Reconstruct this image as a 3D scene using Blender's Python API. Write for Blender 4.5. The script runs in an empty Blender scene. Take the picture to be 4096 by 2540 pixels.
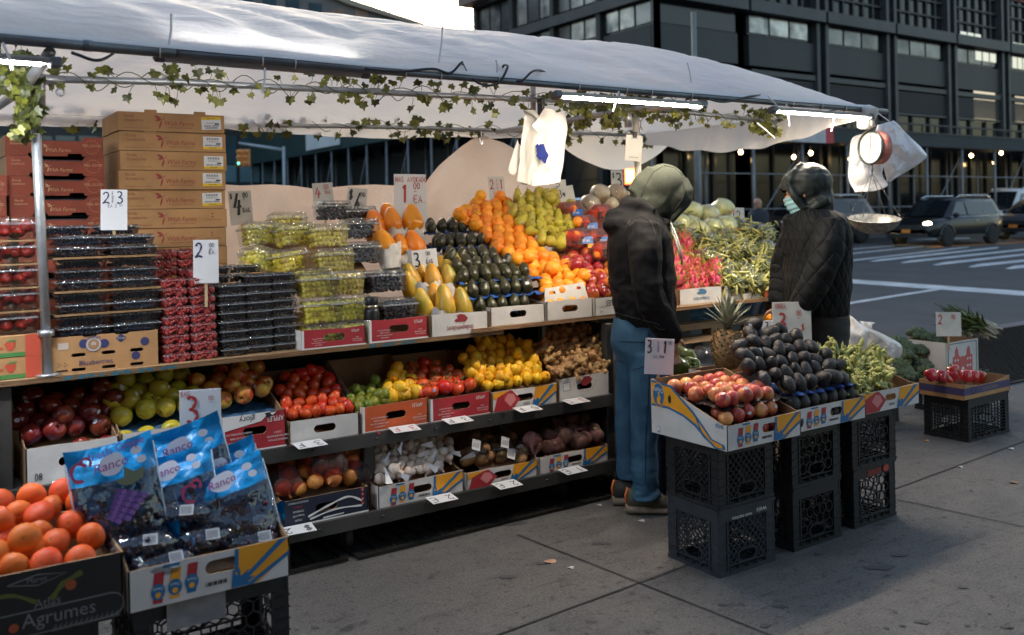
import bpy, math, random
from mathutils import Vector, Matrix, noise
from mathutils.geometry import tessellate_polygon
V = Vector
C = bpy.context.scene.collection
random.seed(7)
R_ = random.uniform

# ---------------------------------------------------------------- camera, world, sun, exposure
FPX = 3700.0          # focal length in pixels of the 4096 px wide photograph
CAMH = 1.52
HOR = 870.0
ROLL = 0.02
AZ = math.radians(34.2)
RT = V((math.cos(AZ), -math.sin(AZ), 0)); FW = V((math.sin(AZ), math.cos(AZ), 0)); UP = V((0, 0, 1))
cam = bpy.data.cameras.new('camera'); cam_o = bpy.data.objects.new('camera', cam); C.objects.link(cam_o)
_x = RT*math.cos(ROLL) - UP*math.sin(ROLL); _y = RT*math.sin(ROLL) + UP*math.cos(ROLL); _z = -FW
_m = Matrix.Identity(4)
for i in range(3):
    _m[i][0] = _x[i]; _m[i][1] = _y[i]; _m[i][2] = _z[i]
_m[2][3] = CAMH
cam_o.matrix_world = _m
cam.sensor_width = 36; cam.lens = 36*FPX/4096
cam.shift_y = -(1270-HOR)/4096
cam.clip_start = .05; cam.clip_end = 600
cam.dof.use_dof = True; cam.dof.focus_distance = 4.4; cam.dof.aperture_fstop = 2.6
S = bpy.context.scene
S.camera = cam_o
S.view_settings.view_transform = 'Standard'; S.view_settings.look = 'None'
S.view_settings.exposure = 1.42; S.view_settings.gamma = 1
w = bpy.data.worlds.new('World'); S.world = w; w.use_nodes = True
SUN_EL = math.radians(16); SUN_AZ = math.radians(25)      # azimuth from +Y towards +X
_sky = w.node_tree.nodes.new('ShaderNodeTexSky'); _sky.sky_type = 'NISHITA'; _sky.sun_disc = False
_sky.sun_elevation = SUN_EL; _sky.sun_rotation = SUN_AZ; _sky.dust_density = 3.0; _sky.air_density = 1.2
_bg = w.node_tree.nodes['Background']; _bg.inputs[1].default_value = .15
w.node_tree.links.new(_sky.outputs[0], _bg.inputs[0])
_sl = bpy.data.lights.new('sun', 'SUN'); _sl.energy = .5; _sl.angle = math.radians(60); _sl.color = (1, .9, .78)
sun_o = bpy.data.objects.new('sun', _sl); C.objects.link(sun_o)
_d = V((math.sin(SUN_AZ)*math.cos(SUN_EL), math.cos(SUN_AZ)*math.cos(SUN_EL), math.sin(SUN_EL)))
sun_o.rotation_euler = _d.to_track_quat('Z', 'Y').to_euler(); sun_o.location = (0, 0, 30)

# ---------------------------------------------------------------- photograph pixel <-> world
def proj(p):
    x = p[0]*RT.x + p[1]*RT.y; z = p[0]*FW.x + p[1]*FW.y; y = p[2]-CAMH
    c, s = math.cos(ROLL), math.sin(ROLL)
    return 2048+FPX*(x*c-y*s)/z, HOR-FPX*(x*s+y*c)/z
def ray(u, v):
    xr = (u-2048)/FPX; yr = (HOR-v)/FPX; c, s = math.cos(ROLL), math.sin(ROLL)
    return RT*(xr*c+yr*s) + FW + UP*(-xr*s+yr*c)
CP = V((0, 0, CAMH))
def atY(u, v, Y): d = ray(u, v); return CP + d*(Y/d.y)
def atX(u, v, X): d = ray(u, v); return CP + d*(X/d.x)
def atZ(u, v, Z): d = ray(u, v); return CP + d*((Z-CAMH)/d.z)
def atD(u, v, D): return CP + ray(u, v)*D
def atS(u, v, z0, k, Y0): d = ray(u, v); return CP + d*((z0-CAMH-k*Y0)/(d.z-k*d.y))   # plane z=z0+k(Y-Y0)
def inpoly(u, v, P):
    r = False; n = len(P)
    for i in range(n):
        (a, b), (c, d) = P[i], P[i-1]
        if (b > v) != (d > v) and u < (c-a)*(v-b)/(d-b)+a: r = not r
    return r

# ---------------------------------------------------------------- materials
MATS = {}
def N(t, typ, **k):
    n = t.nodes.new('ShaderNode'+typ)
    for a, b in k.items(): setattr(n, a, b)
    return n
def mat(name, c, r=.6, m=0, n=None, b=None, rnd=0, em=None, c2=None, coat=0, spec=.5, hue=0, lo=.35, hi=.65, stretch=None, sss=0, rn=0):
    if name in MATS: return MATS[name]
    M = bpy.data.materials.new(name); M.use_nodes = True; t = M.node_tree; L = t.links.new
    p = t.nodes['Principled BSDF']
    c = (*c, 1) if len(c) == 3 else c
    p.inputs['Base Color'].default_value = c; p.inputs['Roughness'].default_value = r; p.inputs['Metallic'].default_value = m
    p.inputs['Specular IOR Level'].default_value = spec
    if coat: p.inputs['Coat Weight'].default_value = coat; p.inputs['Coat Roughness'].default_value = .08
    if sss: p.inputs['Subsurface Weight'].default_value = sss; p.inputs['Subsurface Radius'].default_value = (.01, .006, .003); p.inputs['Subsurface Scale'].default_value = .3
    if em: p.inputs['Emission Color'].default_value = (*em[0], 1); p.inputs['Emission Strength'].default_value = em[1]
    co = oi = None; col = None
    if n or b or rnd or hue:
        tc = N(t, 'TexCoord'); oi = N(t, 'ObjectInfo'); co = tc.outputs['Object']
        mul = N(t, 'Math', operation='MULTIPLY'); L(oi.outputs['Random'], mul.inputs[0]); mul.inputs[1].default_value = 57.0
        if stretch:
            mp = N(t, 'Mapping'); mp.inputs['Scale'].default_value = stretch; L(co, mp.inputs[0]); co = mp.outputs[0]
    if n:
        nz = N(t, 'TexNoise', noise_dimensions='4D'); nz.inputs['Scale'].default_value = n[0]; nz.inputs['Detail'].default_value = 5
        L(co, nz.inputs['Vector']); L(mul.outputs[0], nz.inputs['W'])
        mr = N(t, 'MapRange'); mr.inputs[1].default_value = lo; mr.inputs[2].default_value = hi; L(nz.outputs[0], mr.inputs[0])
        mx = N(t, 'MixRGB'); mx.inputs[1].default_value = c
        mx.inputs[2].default_value = (*c2, 1) if c2 else tuple(x*(1-n[1]) for x in c[:3])+(1,)
        L(mr.outputs[0], mx.inputs[0]); col = mx.outputs[0]
        if rn:
            m2 = N(t, 'MapRange'); m2.inputs[3].default_value = r; m2.inputs[4].default_value = r+rn; L(nz.outputs[0], m2.inputs[0]); L(m2.outputs[0], p.inputs['Roughness'])
    if rnd or hue:
        hs = N(t, 'HueSaturation'); hs.inputs['Color'].default_value = c
        if col: L(col, hs.inputs['Color'])
        a = N(t, 'MapRange'); a.inputs[3].default_value = 1-rnd; a.inputs[4].default_value = 1+rnd; L(oi.outputs['Random'], a.inputs[0]); L(a.outputs[0], hs.inputs['Value'])
        if hue:
            wn = N(t, 'TexWhiteNoise', noise_dimensions='1D'); L(mul.outputs[0], wn.inputs['W'])
            a2 = N(t, 'MapRange'); a2.inputs[3].default_value = .5-hue; a2.inputs[4].default_value = .5+hue; L(wn.outputs[0], a2.inputs[0]); L(a2.outputs[0], hs.inputs['Hue'])
        col = hs.outputs[0]
    if col: L(col, p.inputs['Base Color'])
    if b:
        nb = N(t, 'TexNoise', noise_dimensions='4D'); nb.inputs['Scale'].default_value = b[0]; nb.inputs['Detail'].default_value = 4
        L(co, nb.inputs['Vector']); L(mul.outputs[0], nb.inputs['W'])
        bp = N(t, 'Bump'); bp.inputs['Strength'].default_value = b[1]; bp.inputs['Distance'].default_value = b[2] if len(b) > 2 else .01
        L(nb.outputs[0], bp.inputs['Height']); L(bp.outputs[0], p.inputs['Normal'])
    MATS[name] = M; return M
def clear_plastic(name, tint=(.93, .95, .96), gl=.1, rough=.06, bump=(60, .35), milky=0):
    M = bpy.data.materials.new(name); M.use_nodes = True; t = M.node_tree; L = t.links.new
    for x in list(t.nodes):
        if x.type != 'OUTPUT_MATERIAL': t.nodes.remove(x)
    out = [x for x in t.nodes if x.type == 'OUTPUT_MATERIAL'][0]
    tr = N(t, 'BsdfTransparent'); tr.inputs[0].default_value = (*tint, 1)
    g = N(t, 'BsdfGlossy'); g.inputs['Roughness'].default_value = rough
    tc = N(t, 'TexCoord'); nb = N(t, 'TexNoise'); nb.inputs['Scale'].default_value = bump[0]; L(tc.outputs['Object'], nb.inputs['Vector'])
    bp = N(t, 'Bump'); bp.inputs['Strength'].default_value = bump[1]; bp.inputs['Distance'].default_value = .01; L(nb.outputs[0], bp.inputs['Height']); L(bp.outputs[0], g.inputs['Normal'])
    lw = N(t, 'LayerWeight'); lw.inputs[0].default_value = .35; L(bp.outputs[0], lw.inputs['Normal'])
    mr = N(t, 'MapRange'); mr.inputs[3].default_value = gl; mr.inputs[4].default_value = .75; L(lw.outputs['Fresnel'], mr.inputs[0])
    mx = N(t, 'MixShader'); L(mr.outputs[0], mx.inputs[0]); L(tr.outputs[0], mx.inputs[1]); L(g.outputs[0], mx.inputs[2])
    last = mx.outputs[0]
    if milky:
        df = N(t, 'BsdfDiffuse'); df.inputs[0].default_value = (.8, .82, .84, 1); m2 = N(t, 'MixShader'); m2.inputs[0].default_value = milky
        L(last, m2.inputs[1]); L(df.outputs[0], m2.inputs[2]); last = m2.outputs[0]
    L(last, out.inputs[0]); MATS[name] = M; return M
def cloth_film(name, c, trans=.4, gloss=.1, rough=.35, bump=(6, .5, .02), n=None, c2=None, stretch=None):
    "thin sheet that lets some light through: tarpaulin, carrier bags"
    M = bpy.data.materials.new(name); M.use_nodes = True; t = M.node_tree; L = t.links.new
    p = t.nodes['Principled BSDF']; out = [x for x in t.nodes if x.type == 'OUTPUT_MATERIAL'][0]
    p.inputs['Base Color'].default_value = (*c, 1); p.inputs['Roughness'].default_value = rough; p.inputs['Specular IOR Level'].default_value = gloss*5
    tl = N(t, 'BsdfTranslucent'); tl.inputs[0].default_value = (*c, 1)
    tc = N(t, 'TexCoord'); nb = N(t, 'TexNoise'); nb.inputs['Scale'].default_value = bump[0]; nb.inputs['Detail'].default_value = 6
    src = tc.outputs['Object']
    if stretch: mp = N(t, 'Mapping'); mp.inputs['Scale'].default_value = stretch[:3]; mp.inputs['Rotation'].default_value = stretch[3]; L(src, mp.inputs[0]); src = mp.outputs[0]
    L(src, nb.inputs['Vector'])
    bp = N(t, 'Bump'); bp.inputs['Strength'].default_value = bump[1]; bp.inputs['Distance'].default_value = bump[2]; L(nb.outputs[0], bp.inputs['Height'])
    L(bp.outputs[0], p.inputs['Normal']); L(bp.outputs[0], tl.inputs['Normal'])
    if n:
        nz = N(t, 'TexNoise'); nz.inputs['Scale'].default_value = n; nz.inputs['Detail'].default_value = 8; L(tc.outputs['Object'], nz.inputs['Vector'])
        mr = N(t, 'MapRange'); mr.inputs[1].default_value = .4; mr.inputs[2].default_value = .75; L(nz.outputs[0], mr.inputs[0])
        mx = N(t, 'MixRGB'); mx.inputs[1].default_value = (*c, 1); mx.inputs[2].default_value = (*c2, 1); L(mr.outputs[0], mx.inputs[0])
        L(mx.outputs[0], p.inputs['Base Color']); L(mx.outputs[0], tl.inputs[0])
    ms = N(t, 'MixShader'); ms.inputs[0].default_value = trans; L(p.outputs[0], ms.inputs[1]); L(tl.outputs[0], ms.inputs[2]); L(ms.outputs[0], out.inputs[0])
    MATS[name] = M; return M

# ---------------------------------------------------------------- mesh building
_tc = {}
def text_poly(s):
    if s not in _tc:
        c = bpy.data.curves.new('t', 'FONT'); c.body = s; c.resolution_u = 2; c.align_x = 'CENTER'
        o = bpy.data.objects.new('t', c); me = bpy.data.meshes.new_from_object(o)
        _tc[s] = ([(v.co.x, v.co.y) for v in me.vertices], [list(p.vertices) for p in me.polygons])
        bpy.data.meshes.remove(me); bpy.data.objects.remove(o); bpy.data.curves.remove(c)
    return _tc[s]
def fr(o, r, u):
    r = V(r).normalized(); u = V(u).normalized(); n = r.cross(u); u = n.cross(r)
    m = Matrix.Identity(4)
    for i in range(3): m[i][0] = r[i]; m[i][1] = u[i]; m[i][2] = n[i]; m[i][3] = o[i]
    return m
def front(x, y, z): return fr((x, y, z), (1, 0, 0), (0, 0, 1))       # a face that looks towards -Y
def leftf(x, y, z): return fr((x, y, z), (0, -1, 0), (0, 0, 1))      # a face that looks towards -X
def top(x, y, z): return fr((x, y, z), (1, 0, 0), (0, 1, 0))
def T(x, y, z): return Matrix.Translation((x, y, z))
def RX(a): return Matrix.Rotation(math.radians(a), 4, 'X')
def RY(a): return Matrix.Rotation(math.radians(a), 4, 'Y')
def RZ(a): return Matrix.Rotation(math.radians(a), 4, 'Z')
def spl(P, n):
    "Catmull-Rom through points (tuples of any size), n samples per span"
    o = []; P = [tuple(p) for p in P]; Q = [P[0]]+P+[P[-1]]
    for i in range(1, len(Q)-2):
        for k in range(n):
            t = k/n; a, b, c, d = Q[i-1:i+3]
            o.append(tuple(.5*(2*b[j]+(c[j]-a[j])*t+(2*a[j]-5*b[j]+4*c[j]-d[j])*t*t+(3*b[j]-a[j]-3*c[j]+d[j])*t**3) for j in range(len(b))))
    o.append(P[-1]); return o
GL = {  # single stroke handwriting, box 0..1 wide, 0..1.4 high
 '0': [[(.5, 1.4), (.1, 1.1), (.05, .5), (.4, 0), (.8, .2), (.95, .8), (.75, 1.3), (.45, 1.38)]], '1': [[(.25, 1.1), (.6, 1.4), (.5, 0)]],
 '2': [[(.1, 1.1), (.35, 1.4), (.8, 1.25), (.75, .8), (.3, .25), (.02, .02), (.5, .12), (1, 0)]],
 '3': [[(.1, 1.3), (.5, 1.4), (.85, 1.15), (.6, .8), (.35, .72), (.8, .6), (.95, .3), (.6, 0), (.05, .1)]],
 '4': [[(.55, 1.4), (.1, .45), (1, .5)], [(.75, .95), (.55, -.1)]], '5': [[(.9, 1.4), (.3, 1.35), (.2, .8), (.7, .85), (.9, .4), (.5, 0), (.05, .1)]],
 '$': [[(.9, 1.15), (.4, 1.25), (.1, .95), (.5, .7), (.9, .4), (.5, .12), (.05, .2)], [(.4, 1.5), (.35, -.1)], [(.65, 1.5), (.6, -.1)]],
 '.': [[(.4, .0), (.5, .08)]], '-': [[(.2, .6), (.8, .65)]], '/': [[(.9, 1.5), (.1, -.2)]],
 'A': [[(0, 0), (.5, 1.4), (.95, 0)], [(.2, .5), (.8, .5)]], 'B': [[(.1, 0), (.15, 1.4), (.75, 1.2), (.2, .75), (.9, .4), (.6, 0), (.1, 0)]],
 'C': [[(.9, 1.2), (.5, 1.4), (.1, .8), (.4, 0), (.9, .2)]], 'D': [[(.1, 0), (.1, 1.4), (.8, 1.1), (.9, .5), (.1, 0)]],
 'E': [[(.9, 1.4), (.1, 1.35), (.1, 0), (.9, .05)], [(.1, .7), (.7, .75)]], 'F': [[(.9, 1.4), (.1, 1.35), (.1, 0)], [(.1, .7), (.7, .75)]],
 'G': [[(.9, 1.2), (.5, 1.4), (.1, .8), (.4, 0), (.9, .2), (.9, .6), (.55, .6)]], 'H': [[(.1, 1.4), (.1, 0)], [(.9, 1.4), (.85, 0)], [(.1, .7), (.9, .7)]],
 'K': [[(.1, 1.4), (.1, 0)], [(.9, 1.4), (.15, .65), (.95, 0)]], 'O': [[(.5, 1.4), (.1, 1), (.1, .3), (.5, 0), (.9, .4), (.9, 1), (.5, 1.4)]],
 'R': [[(.1, 0), (.15, 1.4), (.8, 1.2), (.7, .8), (.15, .7), (.9, 0)]], 'S': [[(.9, 1.15), (.4, 1.4), (.1, 1), (.8, .5), (.6, 0), (.05, .1)]],
 'V': [[(0, 1.4), (.45, 0), (.95, 1.4)]], 'c': [[(.9, .8), (.4, 1), (.1, .5), (.5, .1), (.9, .3)], [(.6, 1.3), (.4, -.1)]], '=': [[(0, .5), (1, .55)], [(.1, .15), (.9, .2)]], ' ': [],
 '~': [[(0, .4), (.3, .9), (.45, .3), (.8, 1), (.6, .2), (1, .6)], [(.1, 1), (.9, .1)]]}
class MB:
    def __init__(s): s.v = []; s.f = []; s.m = []; s.s = []
    def add(s, vs, fs, m=0, sm=False, M=None):
        o = len(s.v)
        s.v += [tuple(M @ V(v)) if M else tuple(v) for v in vs]
        for f in fs: s.f.append([i+o for i in f]); s.m.append(m); s.s.append(sm)
    def box(s, x0, x1, y0, y1, z0, z1, m=0, M=None, skip=()):
        vs = [(x, y, z) for z in (z0, z1) for y in (y0, y1) for x in (x0, x1)]
        fs = [(0, 2, 3, 1), (4, 5, 7, 6), (0, 1, 5, 4), (1, 3, 7, 5), (3, 2, 6, 7), (2, 0, 4, 6)]
        s.add(vs, [f for i, f in enumerate(fs) if i not in skip], m, False, M)
    def bbox(s, x0, x1, y0, y1, z0, z1, b, m=0, M=None):
        "box with chamfered edges"
        cx, cy, cz = (x0+x1)/2, (y0+y1)/2, (z0+z1)/2; hx, hy, hz = (x1-x0)/2, (y1-y0)/2, (z1-z0)/2
        vs = []; idx = {}
        for sx in (-1, 1):
            for sy in (-1, 1):
                for sz in (-1, 1):
                    for a in range(3):
                        q = [sx*(hx-b), sy*(hy-b), sz*(hz-b)]; q[a] = (sx*hx, sy*hy, sz*hz)[a]
                        idx[sx, sy, sz, a] = len(vs); vs.append((cx+q[0], cy+q[1], cz+q[2]))
        I = lambda sx, sy, sz, a: idx[sx, sy, sz, a]
        fs = []
        for sg in (-1, 1):
            fs.append([I(sg, -1, -1, 0), I(sg, 1, -1, 0), I(sg, 1, 1, 0), I(sg, -1, 1, 0)][::sg])
            fs.append([I(-1, sg, -1, 1), I(1, sg, -1, 1), I(1, sg, 1, 1), I(-1, sg, 1, 1)][::-sg])
            fs.append([I(-1, -1, sg, 2), I(1, -1, sg, 2), I(1, 1, sg, 2), I(-1, 1, sg, 2)][::sg])
            for t in (-1, 1):
                fs.append([I(sg, t, -1, 0), I(sg, t, 1, 0), I(sg, t, 1, 1), I(sg, t, -1, 1)][::(-1 if sg*t > 0 else 1)])
                fs.append([I(sg, -1, t, 0), I(sg, 1, t, 0), I(sg, 1, t, 2), I(sg, -1, t, 2)][::(1 if sg*t > 0 else -1)])
                fs.append([I(-1, sg, t, 1), I(1, sg, t, 1), I(1, sg, t, 2), I(-1, sg, t, 2)][::(-1 if sg*t > 0 else 1)])
                for r in (-1, 1): fs.append([I(sg, t, r, 0), I(sg, t, r, 1), I(sg, t, r, 2)][::(1 if sg*t*r > 0 else -1)])
        s.add(vs, fs, m, False, M)
    def tube(s, path, r, n=8, m=0, caps=True, M=None, sq=1.0):
        P = [V(p) for p in path]; k = len(P); rr = r if isinstance(r, (list, tuple)) else [r]*k
        vs = []; fs = []; a = None
        for i, p in enumerate(P):
            t = (P[min(i+1, k-1)]-P[max(i-1, 0)]); t = t.normalized() if t.length > 1e-9 else V((0, 0, 1))
            if a is None: a = t.orthogonal().normalized()
            a = (a - t*a.dot(t)); a = a.normalized() if a.length > 1e-6 else t.orthogonal().normalized()
            b = t.cross(a)
            for j in range(n):
                th = 2*math.pi*j/n; vs.append(p + (a*math.cos(th)+b*math.sin(th)*sq)*rr[i])
        for i in range(k-1):
            for j in range(n):
                j2 = (j+1) % n; fs.append((i*n+j, i*n+j2, (i+1)*n+j2, (i+1)*n+j))
        if caps: fs.append(list(range(n))[::-1]); fs.append(list(range((k-1)*n, k*n)))
        s.add(vs, fs, m, n > 5, M)
    def lathe(s, prof, n=16, m=0, M=None, mod=None):
        "profile [(r,z)] from bottom to top; mod(th,t)->radius factor"
        vs = []; fs = []; k = len(prof)
        for i, (r, z) in enumerate(prof):
            for j in range(n):
                th = 2*math.pi*j/n; q = r*(mod(th, i/(k-1)) if mod else 1); vs.append((q*math.cos(th), q*math.sin(th), z))
        for i in range(k-1):
            for j in range(n):
                j2 = (j+1) % n; fs.append((i*n+j, i*n+j2, (i+1)*n+j2, (i+1)*n+j))
        fs.append(list(range(n))[::-1]); fs.append(list(range((k-1)*n, k*n)))
        s.add(vs, fs, m, True, M)
    def ell(s, c, r, n=10, k=7, m=0, M=None):
        r = (r, r, r) if not isinstance(r, (tuple, list)) else r
        prof = [(max(.02, math.sin(math.pi*i/(k-1))), -math.cos(math.pi*i/(k-1))) for i in range(k)]
        mm = T(*c) @ Matrix.Diagonal((*r, 1)); s.lathe(prof, n, m, (M @ mm) if M else mm)
    def poly(s, pts, m=0, M=None): s.add(pts, [list(range(len(pts)))], m, False, M)
    def art(s, F, pts, m, lift=.0012):
        "flat printed shape on a frame F (x right, y up, z outwards); tessellated, so it may be concave"
        vs = [(p[0], p[1], lift) for p in pts]
        fs = [f if _ccw(pts, f) else f[::-1] for f in tessellate_polygon([[V((p[0], p[1], 0)) for p in pts]])]
        s.add(vs, fs, m, False, F)
    def disc(s, F, x, y, rx, ry, m, n=20, lift=.0012): s.add([(x+rx*math.cos(2*math.pi*i/n), y+ry*math.sin(2*math.pi*i/n), lift) for i in range(n)], [list(range(n))], m, False, F)
    def rect(s, F, x0, x1, y0, y1, m, lift=.0012): s.add([(x0, y0, lift), (x1, y0, lift), (x1, y1, lift), (x0, y1, lift)], [(0, 1, 2, 3)], m, False, F)
    def tx(s, F, t, x, y, h, m, rot=0, w=1.0, lift=.002, sh=0):
        vs, fs = text_poly(t); a = math.radians(rot); c, q = math.cos(a)*h*1.35, math.sin(a)*h*1.35
        s.add([(x+c*w*(vx+sh*vy)-q*vy, y+q*w*(vx+sh*vy)+c*vy, lift) for vx, vy in vs], fs, m, False, F)
    def ink(s, F, P, wd, m, lift=.002):
        "a pen stroke: ribbon along 2-d points"
        P = [V((p[0], p[1])) for p in P]; vs = []; k = len(P)
        for i, p in enumerate(P):
            t = P[min(i+1, k-1)]-P[max(i-1, 0)]; t = t.normalized() if t.length > 1e-9 else V((1, 0)); q = V((-t.y, t.x))*wd*(.5+.12*math.sin(i*1.3))
            vs += [(p.x+q.x, p.y+q.y, lift), (p.x-q.x, p.y-q.y, lift)]
        s.add(vs, [(2*i+1, 2*i+3, 2*i+2, 2*i) for i in range(k-1)], m, False, F)
    def hand(s, F, t, x, y, h, m, wd=None, w=.62, rot=0, gap=.3):
        "handwritten text, lower left at x,y"
        a = math.radians(rot); cx = 0; k = h/1.4; wd = wd or h*.115
        for ch in t:
            for i, st in enumerate(GL.get(ch, [])):
                st = [(cx+p[0]*w*k, p[1]*k) for p in st]
                if len(st) > 3: st = spl(st, 4)
                s.ink(F, [(x+px*math.cos(a)-py*math.sin(a), y+px*math.sin(a)+py*math.cos(a)) for px, py in st], wd, m, .002+.00025*i)
            cx += (w+gap*(.7 if ch != ' ' else 1))*k
        return cx
    def panel(s, F, outer, holes, t, mf=0, ms=1, mb=1, M=None):
        "flat board with holes: front face on F at z=0, thickness t behind it"
        loops = [outer]+holes; L = [[V((p[0], p[1], 0)) for p in l] for l in loops]; flat = [p for l in loops for p in l]
        tri = [f if _ccw(flat, f) else f[::-1] for f in tessellate_polygon(L)]
        s.add([(p[0], p[1], 0) for p in flat], tri, mf, False, F)
        s.add([(p[0], p[1], -t) for p in flat], [f[::-1] for f in tri], mb, False, F)
        for k, l in enumerate(loops):
            n = len(l); ar = sum(l[i-1][0]*l[i][1]-l[i][0]*l[i-1][1] for i in range(n)); flip = (ar > 0) != (k > 0)
            for i in range(n):
                a, b = l[i-1], l[i]; q = [(a[0], a[1], 0), (a[0], a[1], -t), (b[0], b[1], -t), (b[0], b[1], 0)]
                s.add(q if flip else q[::-1], [(0, 1, 2, 3)], ms, False, F)
    def mesh(s, name, mats):
        me = bpy.data.meshes.new(name); me.from_pydata(s.v, [], s.f)
        for x in mats: me.materials.append(x)
        me.polygons.foreach_set('material_index', s.m); me.polygons.foreach_set('use_smooth', s.s); me.update(); return me
    def build(s, name, mats, parent=None, loc=(0, 0, 0), rot=None):
        if not isinstance(mats, (list, tuple)): mats = [mats]
        return put(name, s.mesh(name, mats), parent, loc, rot)
def _ccw(P, f):
    a, b, c = (P[i] for i in f); return (b[0]-a[0])*(c[1]-a[1])-(b[1]-a[1])*(c[0]-a[0]) > 0
def put(name, me, parent=None, loc=(0, 0, 0), rot=None):
    o = bpy.data.objects.new(name, me); C.objects.link(o)
    if isinstance(rot, Matrix): rot = rot.to_euler()
    o.location = loc
    if rot is not None: o.rotation_euler = rot
    if parent: o.parent = parent
    return o
def tag(o, label, cat, group=None):
    o['label'] = label; o['category'] = cat
    if group: o['group'] = group
    return o
def struct(o): o['kind'] = 'structure'; return o
def thing(name, label, cat, loc=(0, 0, 0), rz=0, group=None, rot=None):
    o = bpy.data.objects.new(name, None); C.objects.link(o); o.empty_display_size = .05; o.location = loc
    o.rotation_euler = rot if rot is not None else (0, 0, math.radians(rz)); return tag(o, label, cat, group)
def clone(root, loc, rot=None, label=None, group=None):
    r = root.copy(); C.objects.link(r); r.location = loc
    if rot is not None: r.rotation_euler = rot.to_euler() if isinstance(rot, Matrix) else rot
    if label: r['label'] = label
    if group: r['group'] = group
    for ch in list(root.children):
        c = ch.copy(); C.objects.link(c); c.parent = r
        for g in ch.children:
            d = g.copy(); C.objects.link(d); d.parent = c
    return r
def wob(p, s, a, seed=0): return a*noise.noise(V((p[0]*s+seed, p[1]*s, p[2]*s)))
# ================================================================ SETTING
# concrete pavement
def pavement_mat():
    M = bpy.data.materials.new('concrete_pavement'); M.use_nodes = True; t = M.node_tree; L = t.links.new; p = t.nodes['Principled BSDF']
    tc = N(t, 'TexCoord'); o = tc.outputs['Object']
    def nz(sc, det, lo, hi, st=None):
        v = o
        if st: mp = N(t, 'Mapping'); mp.inputs['Scale'].default_value = st; mp.inputs['Rotation'].default_value = (0, 0, .5); L(o, mp.inputs[0]); v = mp.outputs[0]
        a = N(t, 'TexNoise'); a.inputs['Scale'].default_value = sc; a.inputs['Detail'].default_value = det; a.inputs['Roughness'].default_value = .65; L(v, a.inputs['Vector'])
        m = N(t, 'MapRange'); m.inputs[1].default_value = lo; m.inputs[2].default_value = hi; L(a.outputs[0], m.inputs[0]); return m.outputs[0], a.outputs[0]
    def mix(f, a, b, typ='MIX'):
        m = N(t, 'MixRGB', blend_type=typ)
        for i, x in enumerate((f, a, b)):
            if hasattr(x, 'links'): L(x, m.inputs[i])
            else: m.inputs[i].default_value = x
        return m.outputs[0]
    big, _ = nz(.9, 6, .35, .7); med, _ = nz(7, 8, .38, .7); fine, fr_ = nz(95, 4, .32, .72); sp, _ = nz(11, 4, .655, .70, (1, .6, 1)); st, _ = nz(3.2, 7, .62, .68, (.7, 1.3, 1)); scr, _ = nz(6, 5, .58, .72, (.35, 4, 1))
    c = mix(big, (.106, .098, .092, 1), (.053, .047, .042, 1)); c = mix(med, c, (.04, .037, .035, 1)); 
    f2 = N(t, 'Math', operation='MULTIPLY'); L(fine, f2.inputs[0]); f2.inputs[1].default_value = .75; c = mix(f2.outputs[0], c, (.175, .167, .16, 1))
    for fac, k in ((st, .7), (scr, .55), (sp, .85), (nz(26, 6, .56, .66)[0], .6), (nz(70, 2, .66, .69)[0], .8)):
        q = N(t, 'Math', operation='MULTIPLY'); L(fac, q.inputs[0]); q.inputs[1].default_value = k; c = mix(q.outputs[0], c, (.02, .02, .02, 1))
    L(c, p.inputs['Base Color']); p.inputs['Roughness'].default_value = .72; p.inputs['Specular IOR Level'].default_value = .35
    bp = N(t, 'Bump'); bp.inputs['Strength'].default_value = .7; bp.inputs['Distance'].default_value = .006; L(fr_, bp.inputs['Height']); L(bp.outputs[0], p.inputs['Normal'])
    return M
PAVE = pavement_mat()
ASPH = mat('asphalt', (.058, .061, .067), .8, n=(1.1, .3), b=(120, .4, .005))
KERB = 6.4
def roadz(y): return -.14+.035*(y-KERB)
b = MB(); b.poly([(-40, -12, 0), (60, -12, 0), (60, KERB-.2, 0), (-40, KERB-.2, 0)]); struct(b.build('sidewalk', PAVE))
b = MB(); b.box(-40, 60, KERB-.2, KERB, -.4, .002); struct(b.build('kerb', mat('kerb_steel', (.13, .13, .14), .6, n=(5, .4), b=(40, .3))))
b = MB(); b.poly([(-120, KERB, roadz(KERB)), (220, KERB, roadz(KERB)), (220, 140, roadz(140)), (-120, 140, roadz(140))]); struct(b.build('road', ASPH))
b = MB(); b.poly([(-300, -200, -1.2), (500, -200, -1.2), (500, 500, -1.2), (-300, 500, -1.2)]); struct(b.build('ground', ASPH))
# joints between slabs: thin dark grooves filled with dirt
b = MB()
def groove(p, q, wd=.0055, k=26):
    p, q = V(p), V(q); t = (q-p).normalized(); n = V((-t.y, t.x, 0)); vs = []
    for i in range(k+1):
        c = p.lerp(q, i/k); w_ = wd*(.6+.7*abs(noise.noise(c*7))); c = c+n*wob(c, 5, .004); vs += [c+n*w_, c-n*w_]
    b.add([(v.x, v.y, .004) for v in vs], [(2*i, 2*i+1, 2*i+3, 2*i+2) for i in range(k)])
jx = [atZ(*q, 0) for q in ((2000, 2525), (2555, 2335), (3648, 1940), (4093, 1768))]
tx_ = (jx[3]-jx[1]).normalized(); groove(jx[1]-tx_*3.5, jx[1]+tx_*14, k=90)
for q1, q2 in (((2070, 2140), (3100, 2550)), ((3565, 1995), (4093, 2108))):
    a_, c_ = atZ(*q1, 0), atZ(*q2, 0); tt = (c_-a_).normalized(); groove(a_-tt*(.0 if q1[0] < 3000 else .35), a_+tt*5, k=50)
struct(b.build('pavement_joint', mat('joint_dirt', (.03, .028, .027), .95)))
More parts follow.
